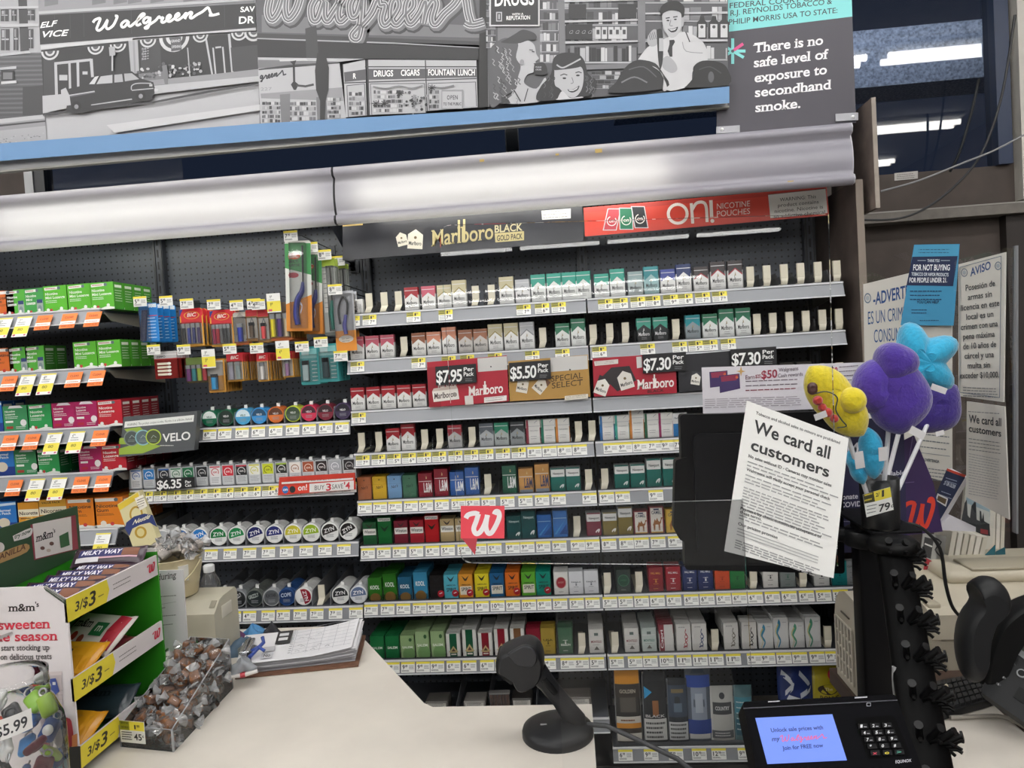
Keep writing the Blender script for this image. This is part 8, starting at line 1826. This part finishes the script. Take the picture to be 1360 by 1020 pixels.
b = MB(); c = W(1079, 516, Y=-1.4); puffy(b, c, lambda a: .0085 * (1 + .3 * abs(math.sin(a))), .004, (1, 0, 0), (0, 0, 1), mat('#4a2c28', .4), 16, 8); b.build('eye', yp)
b = MB(); b.tube([W(x, y, Y=-1.402) for x, y in smooth_path([(1082, 523), (1098, 520), (1112, 528), (1110, 544), (1118, 558), (1124, 566), (1112, 568)], 4)], .0012, mat('#3f4a40', .4), n=6); b.build('glasses', yp)
b = MB(); b.tube([W(x, y, Y=-1.16 + .0 * i) for i, (x, y) in enumerate(smooth_path([(1190, 694), (1222, 700), (1248, 728), (1256, 776), (1266, 808), (1284, 826)], 5))], .0035, mat('#131416', .4), n=8); tag(b.build('black_cable'), 'black cable looping from the pole down to the telephone', 'cable')

# ------------------------------------------------------------------ slanted black clip rack
rt = W(1186, 728, Y=-1.36); rb = W(1238, 1045, Y=-1.6)
rk = thing('clip_rack', 'slanted black clip rack with seven tiers of clips beside the terminal', 'rack', rb)
ax = (rt - rb).normalized(); sx_ = Vector((1, .25, 0)).normalized(); nz = sx_.cross(ax).normalized(); nz = nz if nz.y < 0 else -nz; sx_ = ax.cross(nz).normalized(); sx_ = sx_ if sx_.x > 0 else -sx_
L_ = (rt - rb).length
b = MB(); wv = .036
rings = [[rb + ax * (L_ * t) + sx_ * (wv * math.cos(a) * (1 - .2 * t)) + nz * (.02 * math.sin(a)) for a in [2 * math.pi * i / 16 for i in range(16)]] for t in (-.1, 0, .3, .6, .9, 1)]
b.loft(rings, mat('#050506', .55, spec=.1)); b.build('column', rk)
b = MB(); c = rt; b.lathe((c.x, c.y, c.z - .004), [(.038, 0), (.042, .004), (.042, .016), (.034, .022), (.001, .024)], mat('#0a0a0b', .45, spec=.2), n=24); b.build('cap', rk)
m_clip = mat('#070708', .45, spec=.2)
for i in range(7):
    o = rb + ax * (L_ * (.98 - .158 * i) - .012); s = 1 - .02 * (6 - i)
    for k in range(6):
        a = -.3 + k * .5; d = (sx_ * math.cos(a - .25) + nz * math.sin(a + .2)).normalized(); b = MB()
        p = o + sx_ * (.026 * math.cos(a)) + nz * (.018 * math.sin(a)); e = p + d * .026 * s + ax * .012
        b.tube([p, p.lerp(e, .6), e], [.0055, .005, .0052], m_clip, n=8); b.tube([e, e + d * .003], [.0062, .0062], mat('#0c0c0e', .4, spec=.3), n=10); b.tube([p - ax * .004, p - ax * .004 + d * .018, p - ax * .008 + d * .024], .0028, m_clip, n=6); b.build('clip', rk)
b = MB(); pf = Vector((rb.x, rb.y, ZD)); b.lathe((pf.x, pf.y, ZD + .0062), [(.06, 0), (.06, .008), (.045, .016), (.03, .02)], mat('#0e0f11', .45), n=28); b.tube([pf + up_ * .02, rb - ax * L_ * .08], .024, mat('#0e0f11', .5), n=12); b.build('base', rk)
b = MB(); pt_ = W(1189, 905, Y=-1.5); b.loft([[pt_ + Vector((.004 * math.cos(a) * (1 + .3 * math.sin(j)), .004 * math.sin(a), .016 * (j - 1.5))) for a in [2 * math.pi * i / 8 for i in range(8)]] for j in range(4)], mat('#b9b9bb', .3, metal=.5), smooth=False); b.build('foil_scrap', rk)

# ------------------------------------------------------------------ card terminal
nT = Vector((.04, -.70, .72)).normalized(); p0 = W(1100, 925, Y=-1.77)
ftm = lambda a, c: WP(a, c, p0, nT)
tm = thing('card_terminal', 'black card payment terminal with a lit blue screen', 'card terminal', ftm(1110, 1030))
b = MB(); b.prism([ftm(*p) for p in rounded([(1010, 1048), (1234, 1046), (1189, 922), (986, 932)], 5, (0, 1, 2, 3))], -nT * .035, mat('#050508', .6, spec=.06)); 
D = Draw(b, ftm, nT, eps=.0001); D.poly(mat('#07070b', .6, spec=.06), rounded([(1014, 1042), (1226, 1040), (1186, 936), (991, 945)], 5, (0, 1, 2, 3))); D.stroke('#2e2e38', [(987, 941), (1192, 930)], 1.4)
D.lines('#b9b9c2', 1020, 1037, 931.5, 931.5, 1, 1.5, dy=-1); D.lines('#b9b9c2', 1135, 1152, 926, 926, 1, 1.8, dy=-1); D.stroke('#9a9aa4', [(1151, 934), (1156, 934), (1156, 938), (1151, 938), (1151, 934)], .7); D.text('#b9b9c2', 'EQUINOX', (1189, 1014), (1210, 1012), 4, .05, res=2)
b.build('housing', tm)
m_scr = emit_mat('lit_screen', (.155, .285, 1.0), 1.0)
b = MB(); q = [(1019, 1015), (1124.5, 1010), (1105, 949), (1003, 954)]; b.prism([ftm(*p) + nT * .0012 for p in q], -nT * .001, m_scr)
D = Draw(b, ftm, nT, eps=.0001, lift=.0014); D.text('#1c2c74', 'Unlock sale prices with', (1024, 973), (1093, 969), 5.5, .02, vdir=(-.2, -1), res=3); D.text('#22307c', 'my', (1025, 985), (1036, 984), 6, .02, .2, vdir=(-.2, -1), res=3); script(D, emit_mat('screen_pink', (.9, .16, .45), .8), SCRIPT, (1037, 986), (1099, 987), (-2, -11), 1.3); D.text('#1c2c74', 'Join for FREE now', (1039, 997), (1093, 993), 5.5, .02, vdir=(-.2, -1), res=3); b.build('screen', tm)
b = MB(); D = Draw(b, ftm, nT, eps=.0001, lift=.0008); D.poly(mat('#040405', .6, spec=.05), rounded([(1152, 1008), (1210, 1005), (1187, 950), (1134, 954)], 5, (0, 1, 2, 3))); kpr = b.build('keypad_recess', tm)
keys = '123456789*0#xo>'
for r_ in range(5):
    for c_ in range(3):
        cx_ = 1145.5 + 16 * c_ + r_ * 4.1; cy_ = 965.5 - c_ * .6 + r_ * 8.9; b = MB()
        b.prism([ftm(cx_ - 6, cy_ + 3.4) + nT * .003, ftm(cx_ + 6.4, cy_ + 3) + nT * .003, ftm(cx_ + 5, cy_ - 3.6) + nT * .003, ftm(cx_ - 7, cy_ - 3.2) + nT * .003], -nT * .002, mat('#0c0c0f', .5, spec=.15)); D = Draw(b, ftm, nT, eps=.0001, lift=.0033)
        ch = keys[r_ * 3 + c_]; col = '#d8d8dc' if r_ < 4 else ('#c23048', '#c9b82c', '#4aa08c')[c_]
        D.text(col, ch, (cx_ - 4, cy_ + 2.2), (cx_ - 1 if r_ < 4 else cx_ + 2, cy_ + 2), 4.2, .05, res=2)
        if r_ < 3: D.lines('#9a9aa0', cx_ + .4, cx_ + 4.4, cy_ + .6, cy_ + .6, 1, 1)
        b.build('key', kpr)
b = MB(); c = ftm(1110, 985) - nT * .04; b.lathe((c.x, c.y + .03, 0), [(.11, 0), (.11, .012), (.03, .02), (.024, .04), (.024, c.z - .03)], mat('#131418', .45), n=24); b.cbox((c.x, c.y + .02, c.z - .02), (.1, .06, .05), mat('#131418', .45), .01, rot=(.78, 0, 0)); b.build('stand', tm)

# ------------------------------------------------------------------ printer, fan heater, keyboard, telephone
m_pr = mat('#bdb5a3', .5, noise=.04, scale=15)
pa = W(1240, 891, Z=ZD); yp_ = pa.y; xp = pa.x; fpr = lambda a, c: W(a, c, Y=yp_)
ztp = fpr(1234, 812).z; ybk = None
lo_, hi_ = yp_, yp_ + .8
for _ in range(30):
    m_ = (lo_ + hi_) / 2
    if W(1217, 768, Y=m_).z < ztp + .012: lo_ = m_
    else: hi_ = m_
ybk = -.5
pr = thing('office_printer', 'cream office printer on the dark desk behind the telephone', 'printer', (xp + .2, (yp_ + ybk) / 2, ZD))
b = MB(); prof = [(yp_, ZD), (yp_, ZD + .07), (yp_ + .004, ZD + .072), (yp_, ZD + .074), (yp_ + .004, ztp - .012), (yp_ + .03, ztp), (yp_ + .12, ztp + .012), (ybk - .06, ztp + .03), (ybk, ztp + .012), (ybk, ZD)]
b.prism([(xp, y, z) for y, z in prof], (.5, 0, 0), m_pr); b.build('body', pr)
b = MB(); b.cbox((xp + .28, (yp_ + ybk) / 2 + .03, ztp + .028), (.34, .2, .035), m_pr, .014); b.cbox((xp + .28, (yp_ + ybk) / 2 - .02, ztp + .048), (.22, .09, .008), mat('#a49c8a', .5), .003); b.build('paper_output', pr)
b = MB(); b.cbox((xp + .02, yp_ + .05, ztp - .002), (.03, .05, .02), mat('#a8a08e', .5), .003); b.build('side_notch', pr)
b = MB(); b.box(xp + .02, xp + .48, yp_ - .0015, yp_ + .001, ZD + .072, ZD + .0745, mat('#8a8272', .5)); b.build('tray_seam', pr)
hx, hy0 = HP.x, HP.y; hd = .13; zh = W(1138, 797, Y=hy0).z
ht = thing('fan_heater', 'cream tower fan heater with a slatted side beside the pole and printer', 'heater', (hx + .045, hy0 + hd / 2, ZD))
hb = MB(); prof = [(hy0, ZD), (hy0 + hd, ZD), (hy0 + hd, zh - .075), (hy0 + hd - .01, zh - .04), (hy0 + hd - .035, zh - .012), (hy0 + hd - .07, zh), (hy0 + .012, zh - .004), (hy0, zh - .016)]
hb.prism([(hx, y, z) for y, z in prof], (.09, 0, 0), mat('#bcb5a6', .45)); hbo = hb.build('body', ht)
b = MB(); gy0, gy1 = hy0 + .02, hy0 + hd - .014; gz0, gz1 = ZD + .02, zh - .075; b.box(hx - .0012, hx, gy0, gy1, gz0, gz1, mat('#3c3832', .6))
for i in range(6): y = gy0 + (gy1 - gy0) * i / 5; b.box(hx - .005, hx - .001, y - .0035, y + .0035, gz0, gz1, mat('#c9c2b4', .45))
for i in range(5): z = gz0 + (gz1 - gz0) * i / 4; b.box(hx - .004, hx - .001, gy0, gy1, z - .002, z + .002, mat('#c9c2b4', .45))
b.build('grille', ht)
for i in range(3): b = MB(); b.cbox((hx + .03, hy0 + .035 + i * .018, zh - .001), (.014, .01, .004), mat('#5a544c', .5), .001); b.build('button', hbo)
b = MB(); b.cbox((hx - .001, hy0 + .06, zh - .055), (.003, .05, .004), mat('#5a544c', .5), .001); b.build('air_slot', hbo)
k0, k1, k2, k3 = W(1250, 948, Z=ZD + .022), W(1331, 925, Z=ZD + .022), W(1308, 893, Z=ZD + .03), W(1240, 905, Z=ZD + .03)
kt = thing('keyboard', 'black computer keyboard lying before the cream printer', 'keyboard', ((k0 + k2) / 2).to_tuple()[:2] + (ZD,))
b = MB(); top_ = [k0, k1, k2, k3]; b.prism(top_, (0, 0, -.014), mat('#17181a', .4)); b.build('base', kt)
b = MB()
for i in range(5):
    for j in range(10):
        f4 = lambda u, v: k0.lerp(k1, u).lerp(k3.lerp(k2, u), v); u0, v0 = .03 + j * .095, .06 + i * .18
        b.prism([f4(u0, v0) + up_ * .006, f4(u0 + .078, v0) + up_ * .006, f4(u0 + .075, v0 + .14) + up_ * .006, f4(u0 + .003, v0 + .14) + up_ * .006], (0, 0, -.006), mat('#26272a', .4))
b.build('key_field', kt)
b = MB(); b.lathe(W(1257, 911, Z=ZD + .0365), [(.004, 0), (.003, .003), (.0005, .004)], mat('#d8cbb4', .6), n=8); tag(b.build('crumb'), 'pale crumb lying on the black keyboard', 'crumb')
b = MB(); b.tube([W(x, y, Z=ZD + .012) for x, y in smooth_path([(1262, 953), (1290, 952), (1325, 951), (1348, 958), (1375, 975)], 4)], .0045, mat('#8f8a82', .5), n=8); tag(b.build('grey_cable'), 'grey cable lying across the pale desk sheet', 'cable')
# telephone: sloped body, curved handset in its cradle
nP = Vector((-.42, -.62, .66)).normalized(); pp = W(1335, 880, Y=-1.18); ftp = lambda a, c: WP(a, c, pp, nP)
ph = thing('desk_phone', 'dark grey office telephone with handset at the desk edge', 'telephone', W(1330, 950, Z=ZD))
m_ph = mat('#202123', .45, spec=.3); m_ph2 = mat('#0f1011', .45, spec=.25)
b = MB(); b.prism([ftp(*p) for p in rounded([(1302, 918), (1372, 968), (1420, 880), (1368, 812), (1350, 822)], 5, (0, 1, 3))], -nP * .035, m_ph); pbd = b.build('body', ph)
b = MB(); b.prism([ftp(*p) + nP * .001 for p in [(1342, 862), (1372, 884), (1392, 850), (1362, 832)]], -nP * .002, mat('#8a8c8e', .4)); b.prism([ftp(*p) + nP * .0016 for p in [(1349, 858), (1374, 876), (1390, 850), (1364, 836)]], -nP * .001, mat('#4a5048', .3)); b.build('screen', pbd)
for r_ in range(4):
    for c_ in range(3):
        x = 1311.5 + c_ * 7.4 + r_ * 6.4; y = 899.5 + c_ * 5 - r_ * 9.2; b = MB(); c = ftp(x, y); u = (ftp(x + 3, y + 2) - c); v = nP.cross(u)
        b.prism([c + u * math.cos(a) + v * .62 * math.sin(a) + nP * .004 for a in [2 * math.pi * k / 12 for k in range(12)]], -nP * .004, mat('#3f4042', .4)); D = Draw(b, ftp, nP, lift=.0042); D.text('#c9c9cb', '123456789*0#'[(3 - r_) * 3 + c_], (x - 1, y + 1.2), (x + .8, y + 1.4), 2.6, .03, res=1); b.build('key', pbd)
b = MB(); c = ftp(1357, 895); u = (ftp(1363, 899) - c); v = nP.cross(u).normalized() * u.length; b.prism([c + u * math.cos(a) + v * math.sin(a) + nP * .004 for a in [2 * math.pi * k / 20 for k in range(20)]], -nP * .004, mat('#8c8e90', .3, metal=.4)); b.prism([c + u * .7 * math.cos(a) + v * .7 * math.sin(a) + nP * .005 for a in [2 * math.pi * k / 20 for k in range(20)]], -nP * .004, m_ph2); b.build('navigation_ring', pbd)
b = MB(); b.prism([ftp(*p) + nP * .002 for p in [(1346, 926), (1366, 940), (1374, 926), (1354, 912)]], -nP * .002, m_ph2); b.build('speaker_panel', ph)
hs = lambda a, c, d=0: W(a, c, Y=-1.24 + d)
def hring(px, py, d, ru, rv, ang):
    c = hs(px, py, d); ca, sa = math.cos(ang), math.sin(ang); u = Vector((ca, 0, sa)); v = Vector((.15, 1, .1)).normalized()
    return [c + u * (ru * math.cos(2 * math.pi * k / 16)) + v * (rv * math.sin(2 * math.pi * k / 16)) for k in range(16)]
b = MB(); slab(b, [(1292, 774), (1304, 766), (1320, 767), (1333, 779), (1338, 796), (1330, 809), (1316, 822), (1308, 845), (1305, 868), (1303, 890), (1296, 904), (1283, 902), (1275, 886), (1272, 860), (1275, 835), (1284, 813), (1293, 801), (1297, 789)], lambda a, c: hs(a, c), .03, m_ph, inset=.3); b.build('handset', ph)
b = MB(); slab(b, [(1300, 906), (1303, 872), (1315, 836), (1336, 811), (1364, 794), (1395, 790), (1400, 830), (1350, 850), (1322, 905)], lambda a, c: W(a, c, Y=-1.17), .028, m_ph2, inset=.15); b.build('cradle', ph)
b = MB(); random.seed(3); b.prism([W(1336, 938, Z=ZD + .001), W(1380, 962, Z=ZD + .001), W(1430, 930, Z=ZD + .001), W(1372, 905, Z=ZD + .001)], (0, 0, .05), m_ph2); b.build('foot', ph)

# ------------------------------------------------------------------ paper clutter behind the printer
zs = ztp + .03; yq = ybk - .05
leaflet('picture_folder', 'white folder with a skyline photograph standing on the printer', 'folder', [(1273, 758), (1316, 754), (1322, 662), (1283, 642)], '#c9c6bc', yq, lambda D: (D.poly('#8fa4b0', [(1279, 700), (1314, 706), (1315, 664), (1285, 647)]), D.poly('#b9bcb8', [(1282, 690), (1314, 698), (1314, 680), (1283, 668)]), D.poly('#1c2226', [(1277, 690), (1281, 668), (1284, 663), (1285, 684), (1288, 688), (1290, 672), (1294, 666), (1296, 667), (1297, 690), (1301, 692), (1301, 678), (1303, 679), (1304, 690), (1306, 680), (1307, 692), (1314, 696), (1315, 712), (1278, 706)]), D.poly('#7a2a30', [(1302, 702), (1312, 704), (1312, 710), (1302, 708)])), th=.012)
def stack(px, py0, py1, w, n, lab0, Y, grp, lean, name='booklet', cat='booklet'):
    for i in range(n):
        a, c = W(px + i * w, py1 - i * .6, Y=Y), W(px + i * w + lean, py0 + i * 1.6, Y=Y); d = W(px + (i + .8) * w, py1 - i * .6, Y=Y).x - a.x; b = MB()
        b.prism([a, a + Vector((d, 0, 0)), c + Vector((d, 0, 0)), c], (0, .09, 0), mat(('#cfcabe', '#d8d4ca', '#c6c1b4')[i % 3], .6)); tag(b.build(name), '%s, %s from the pole side' % (lab0, ordn(i)), cat, grp)
stack(1256, 706, 757, 8.2, 6, 'white booklet leaning in the fan on the printer', yq - .09, 'white booklets on the printer', 9)
stack(1316, 668, 738, 6.2, 3, 'tall white booklet beside the skyline folder', yq + .02, 'tall white booklets', 2)
b = MB(); f5 = lambda a, c: W(a, c, Y=yq - .1); b.prism([f5(1292, 754), f5(1322, 750), f5(1322, 724)], (0, .003, 0), mat('#1f5a66', .5)); b.prism([f5(1323, 750), f5(1336, 749), f5(1335, 727), f5(1323, 733)], (0, .003, 0), mat('#1c5460', .5)); b.box(f5(1292, 754).x, f5(1336, 752).x, yq - .1, yq - .02, f5(1310, 755).z, f5(1310, 752).z, mat('#1f5a66', .5)); tag(b.build('leaflet_holder'), 'teal cardboard leaflet holder with pointed sides on the printer', 'holder')
leaflet('sticker_card', 'red card with white lettering propped behind the clip rack', 'card', [(1224, 770), (1254, 762), (1251, 752), (1230, 741)], '#9c2a34', yq - .13, lambda D: (D.text('#e4e0dc', 'TEXAS', (1230, 757), (1249, 761), 7, .05, vdir=(.25, -1), res=3), D.lines('#e4e0dc', 1230, 1248, 763, 763, 1, 1.5, dy=2)))
leaflet('photo_leaflet', 'black and white photo leaflet behind the clip rack', 'leaflet', [(1222, 742), (1252, 752), (1257, 712), (1226, 708)], '#a9a9a7', yq - .12, lambda D: (D.poly('#3a3a3c', [(1224, 738), (1236, 742), (1240, 716), (1228, 713)]), D.stroke('#26262a', [(1236, 712), (1250, 720), (1242, 730), (1252, 742)], 2, 3), D.stroke('#dcdcda', [(1228, 722), (1238, 726)], 2)))
y6 = -.95
def age(D):
    D.poly('#b8402c', [(1258, 622), (1283, 631), (1281, 634), (1257, 625)]); D.text('#c9d0dc', '21 OR OLDER', (1253, 643), (1268, 649), 5, .05, vdir=(.4, -.9), res=2); D.lines('#9aa4b8', 1256, 1272, 634, 638, 2, 1, dy=5); D.lines('#9aa4b8', 1250, 1264, 652, 657, 2, 1, dy=5); D.poly('#d8d8d8', [(1242, 664), (1245, 655), (1259, 662), (1256, 673)]); D.poly('#5a4a34', [(1244, 664), (1246, 658), (1257, 663), (1255, 670)]); D.poly('#d8d8dc', [(1240, 684), (1243, 680), (1245, 682), (1242, 689)])
b = MB(); f6 = lambda a, c: W(a, c, Y=y6); b.prism([f6(1228, 690), f6(1243, 700), f6(1282, 634), f6(1258, 622)], (.018, .015, -.004), mat('#d9d8dc', .5), mat('#222b48', .45)); D = Draw(b, f6, (0, -1, 0), eps=.0001); age(D); b.prism([f6(1243, 704), f6(1296, 706), f6(1296, 700), f6(1262, 684)], (0, .02, 0), mat('#d6d4da', .5))
tag(b.build('age_card'), 'navy age check card on a white folded stand', 'card')
b = MB(); b.box(f6(1243, 704).x - .02, f6(1296, 706).x + .02, y6 - .02, y6 + .06, ztp + .032, f6(1270, 706).z, mat('#b9b4a8', .6)); pass

# ------------------------------------------------------------------ signs at the side: on clear panels running back from the printer
def side_sign(name, label, cat, xpl, yaw, corners, col, fnc, th=.003, parent_panel=None):
    nn = Vector((-math.cos(yaw), -math.sin(yaw), 0)); f = lambda a, c: WP(a, c, xpl, nn); b = MB(); b.prism([f(*p) for p in corners], -nn * th, M(col)); D = Draw(b, f, nn, eps=.0001); fnc(D); return tag(b.build(name), label, cat)
nY = .35
pA = W(1335, 430, Y=-1.12)
def aviso(D):
    D.text('#24477e', 'AVISO', (1289, 367), (1316, 357), 11, .05, vdir=(-.02, -1), res=4)
    for x, y in ((1281, 362), (1326, 353)): D.ring('#6a7a8c', x, y, 3.4, 4.4, 16, ry=1.3); D.circ('#a4acb4', x, y, 2.4, 3, n=12)
    for i, (t, x0_, x1_) in enumerate((('Posesión de', 1283, 1322), ('armas sin', 1286, 1318), ('licencia en este', 1277, 1328), ('local es un', 1284, 1320), ('crimen con una', 1277, 1326), ('pena máxima', 1280, 1322), ('de 10 años de', 1280, 1324), ('cárcel y una', 1282, 1321), ('multa sin', 1286, 1316), ('exceder $10,000.', 1276, 1328))):
        y = 383 + i * 13.2; sl = -.17 + i * .016; mx_ = (x0_ + x1_) / 2; D.text('#24384f' if i > 20 else '#2c3138', t, (x0_, y - sl * (mx_ - x0_)), (x1_, y + sl * (x1_ - mx_)), 8.2, .011, vdir=(-.02, -1), res=3)
    D.lines('#6a6e74', 1280, 1326, 514, 525, 4, 1, dy=2, rag=.05)
    for a, c in (((1276, 355), (1331, 340)), ((1276, 521), (1329, 528)), ((1276, 355), (1276, 521)), ((1331, 340), (1329, 528))): D.stroke('#5a6a7e', [a, c], .8)
side_sign('weapons_notice', 'white notice headed AVISO about weapons, on the clear side panel', 'notice', pA, nY * 0 + .12, [(1273, 526), (1332.5, 534), (1335, 335), (1273, 351)], mat('#d3d0c9', .5), aviso)
def cardn(D):
    D.text('#33363c', 'We card all', (1287, 561), (1330, 566), 11, .05, vdir=(0, -1), res=4); D.text('#33363c', 'customers', (1287, 573), (1330, 580), 9.5, .05, vdir=(0, -1), res=4)
    D.lines('#7a7c80', 1286, 1330, 546, 546, 1, 1, dy=3); D.lines('#7a7c80', 1287, 1330, 582, 596, 4, 1, dy=6, rag=.08); D.lines('#9a9c9e', 1287, 1328, 602, 655, 16, .9, dy=8, rag=.08)
side_sign('carding_notice', 'white carding notice on the clear side panel under the weapons notice', 'notice', pA, .12, [(1283, 660), (1340, 690), (1334, 540), (1284, 533)], mat('#d0cdc6', .55), cardn)
nn = Vector((-math.cos(.12), -math.sin(.12), 0)); fsp = lambda a, c: WP(a, c, pA - nn * .006, nn)
sp_ = thing('clear_side_panel', 'clear plastic side panel carrying two white notices', 'screen', fsp(1320, 750))
b = MB(); q = [fsp(*p) for p in ((1270, 690), (1346, 708), (1347, 326), (1268, 346))]; b.add(q, [(0, 1, 2, 3)], m_screen); b.build('pane', sp_); b = MB(); b.prism([fsp(1344, 706), fsp(1350, 709), fsp(1350, 326), (fsp(1345, 327))], -nn * .004, mat('#8a8c90', .3, metal=.3)); b.build('edge_strip', sp_)
pB = W(1205, 500, Y=-.62)
def adv(D):
    D.ring('#6a7a8c', 1152.5, 396, 3.4, 4.6, 18, ry=1.5); D.circ('#a9b0b6', 1152.5, 396, 2.4, 3.4)
    D.text('#24477e', '-ADVERTENCIA-', (1160, 405), (1236, 388), 17, .05, vdir=(-.01, -1), res=4); D.text('#2e5284', 'ES UN CRIMEN', (1153, 431), (1210, 423), 18, .0, vdir=(-.01, -1), res=4); D.text('#2e5284', 'CONSUMIR O', (1161, 455), (1212, 450), 18, .0, vdir=(-.01, -1), res=4)
    D.lines('#6a7078', 1220, 1262, 575, 592, 3, 1.4, dy=5); D.stroke('#7a8088', [(1214, 600), (1262, 606)], .8); D.text('#4a525c', 'ADVERTENCIA', (1226, 612), (1248, 615), 4, .03, res=2); D.lines('#6a7078', 1220, 1260, 620, 634, 4, 1.2, dy=5)
nB = Vector((-math.cos(.5), -math.sin(.5), 0)); 
def side2(f): pass
spb = thing('clear_side_panel', 'clear plastic panel behind the plush pens carrying the flyer', 'screen', pB)
nb2 = Vector((-math.cos(.5), -math.sin(.5), 0)); fB = lambda a, c: WP(a, c, pB - nb2 * .006, nb2); q = [fB(1140, 640), fB(1272, 650), fB(1272, 318), fB(1140, 350)]
for i_ in (0, 1): q[i_].z = ztp + .032
b = MB(); b.add(q, [(0, 1, 2, 3)], m_screen); b.build('pane', spb)
side_sign('alcohol_notice', 'white notice headed ADVERTENCIA behind the plush pens', 'notice', pB, .5, [(1150, 612), (1264, 642), (1264, 349), (1146.5, 377.5)], mat('#cfccc5', .5), adv)
yfl = -1.05
def fly(D):
    D.poly('#4a9ac0', [(1212, 341), (1273, 340), (1274, 325), (1215, 325)]); D.lines('#27466a', 1220, 1264, 331, 335, 2, 1, dy=0); D.poly('#1d2b4e', [(1204, 379), (1266, 380), (1272, 340), (1212, 341)])
    D.text('#dfe8f0', 'THANK YOU', (1232, 348), (1248, 348), 4, .03, res=2); D.text('#f0f4f8', 'FOR NOT BUYING', (1213, 359), (1262, 359), 8, .05, .1, res=3); D.text('#dfe8f0', 'TOBACCO OR VAPOR PRODUCTS', (1211, 366), (1260, 367), 4.5, .05, .1, res=2); D.text('#f0f4f8', 'FOR PEOPLE UNDER 21.', (1208, 375), (1258, 375), 6.5, .05, .1, res=3)
    D.stroke('#cfd8e0', [(1219, 346), (1230, 346)], .6); D.stroke('#cfd8e0', [(1250, 346), (1262, 346)], .6); D.lines('#23486c', 1209, 1252, 386, 397, 3, 1.4, rag=.1); D.text('#1d3350', 'YOU CAN HELP.', (1218, 403), (1248, 403), 4, .03, res=2); D.lines('#23486c', 1211, 1232, 411, 415, 2, 1.2, rag=.1); D.lines('#23486c', 1222, 1250, 425, 425, 1, 1)
side_sign('flyer', 'blue and navy flyer about not buying for people under 21', 'flyer', pB + nB * .012, .5, [(1196, 432), (1266, 432.5), (1274, 324), (1214, 325)], mat('#3f8fb8', .5), fly, th=.002)
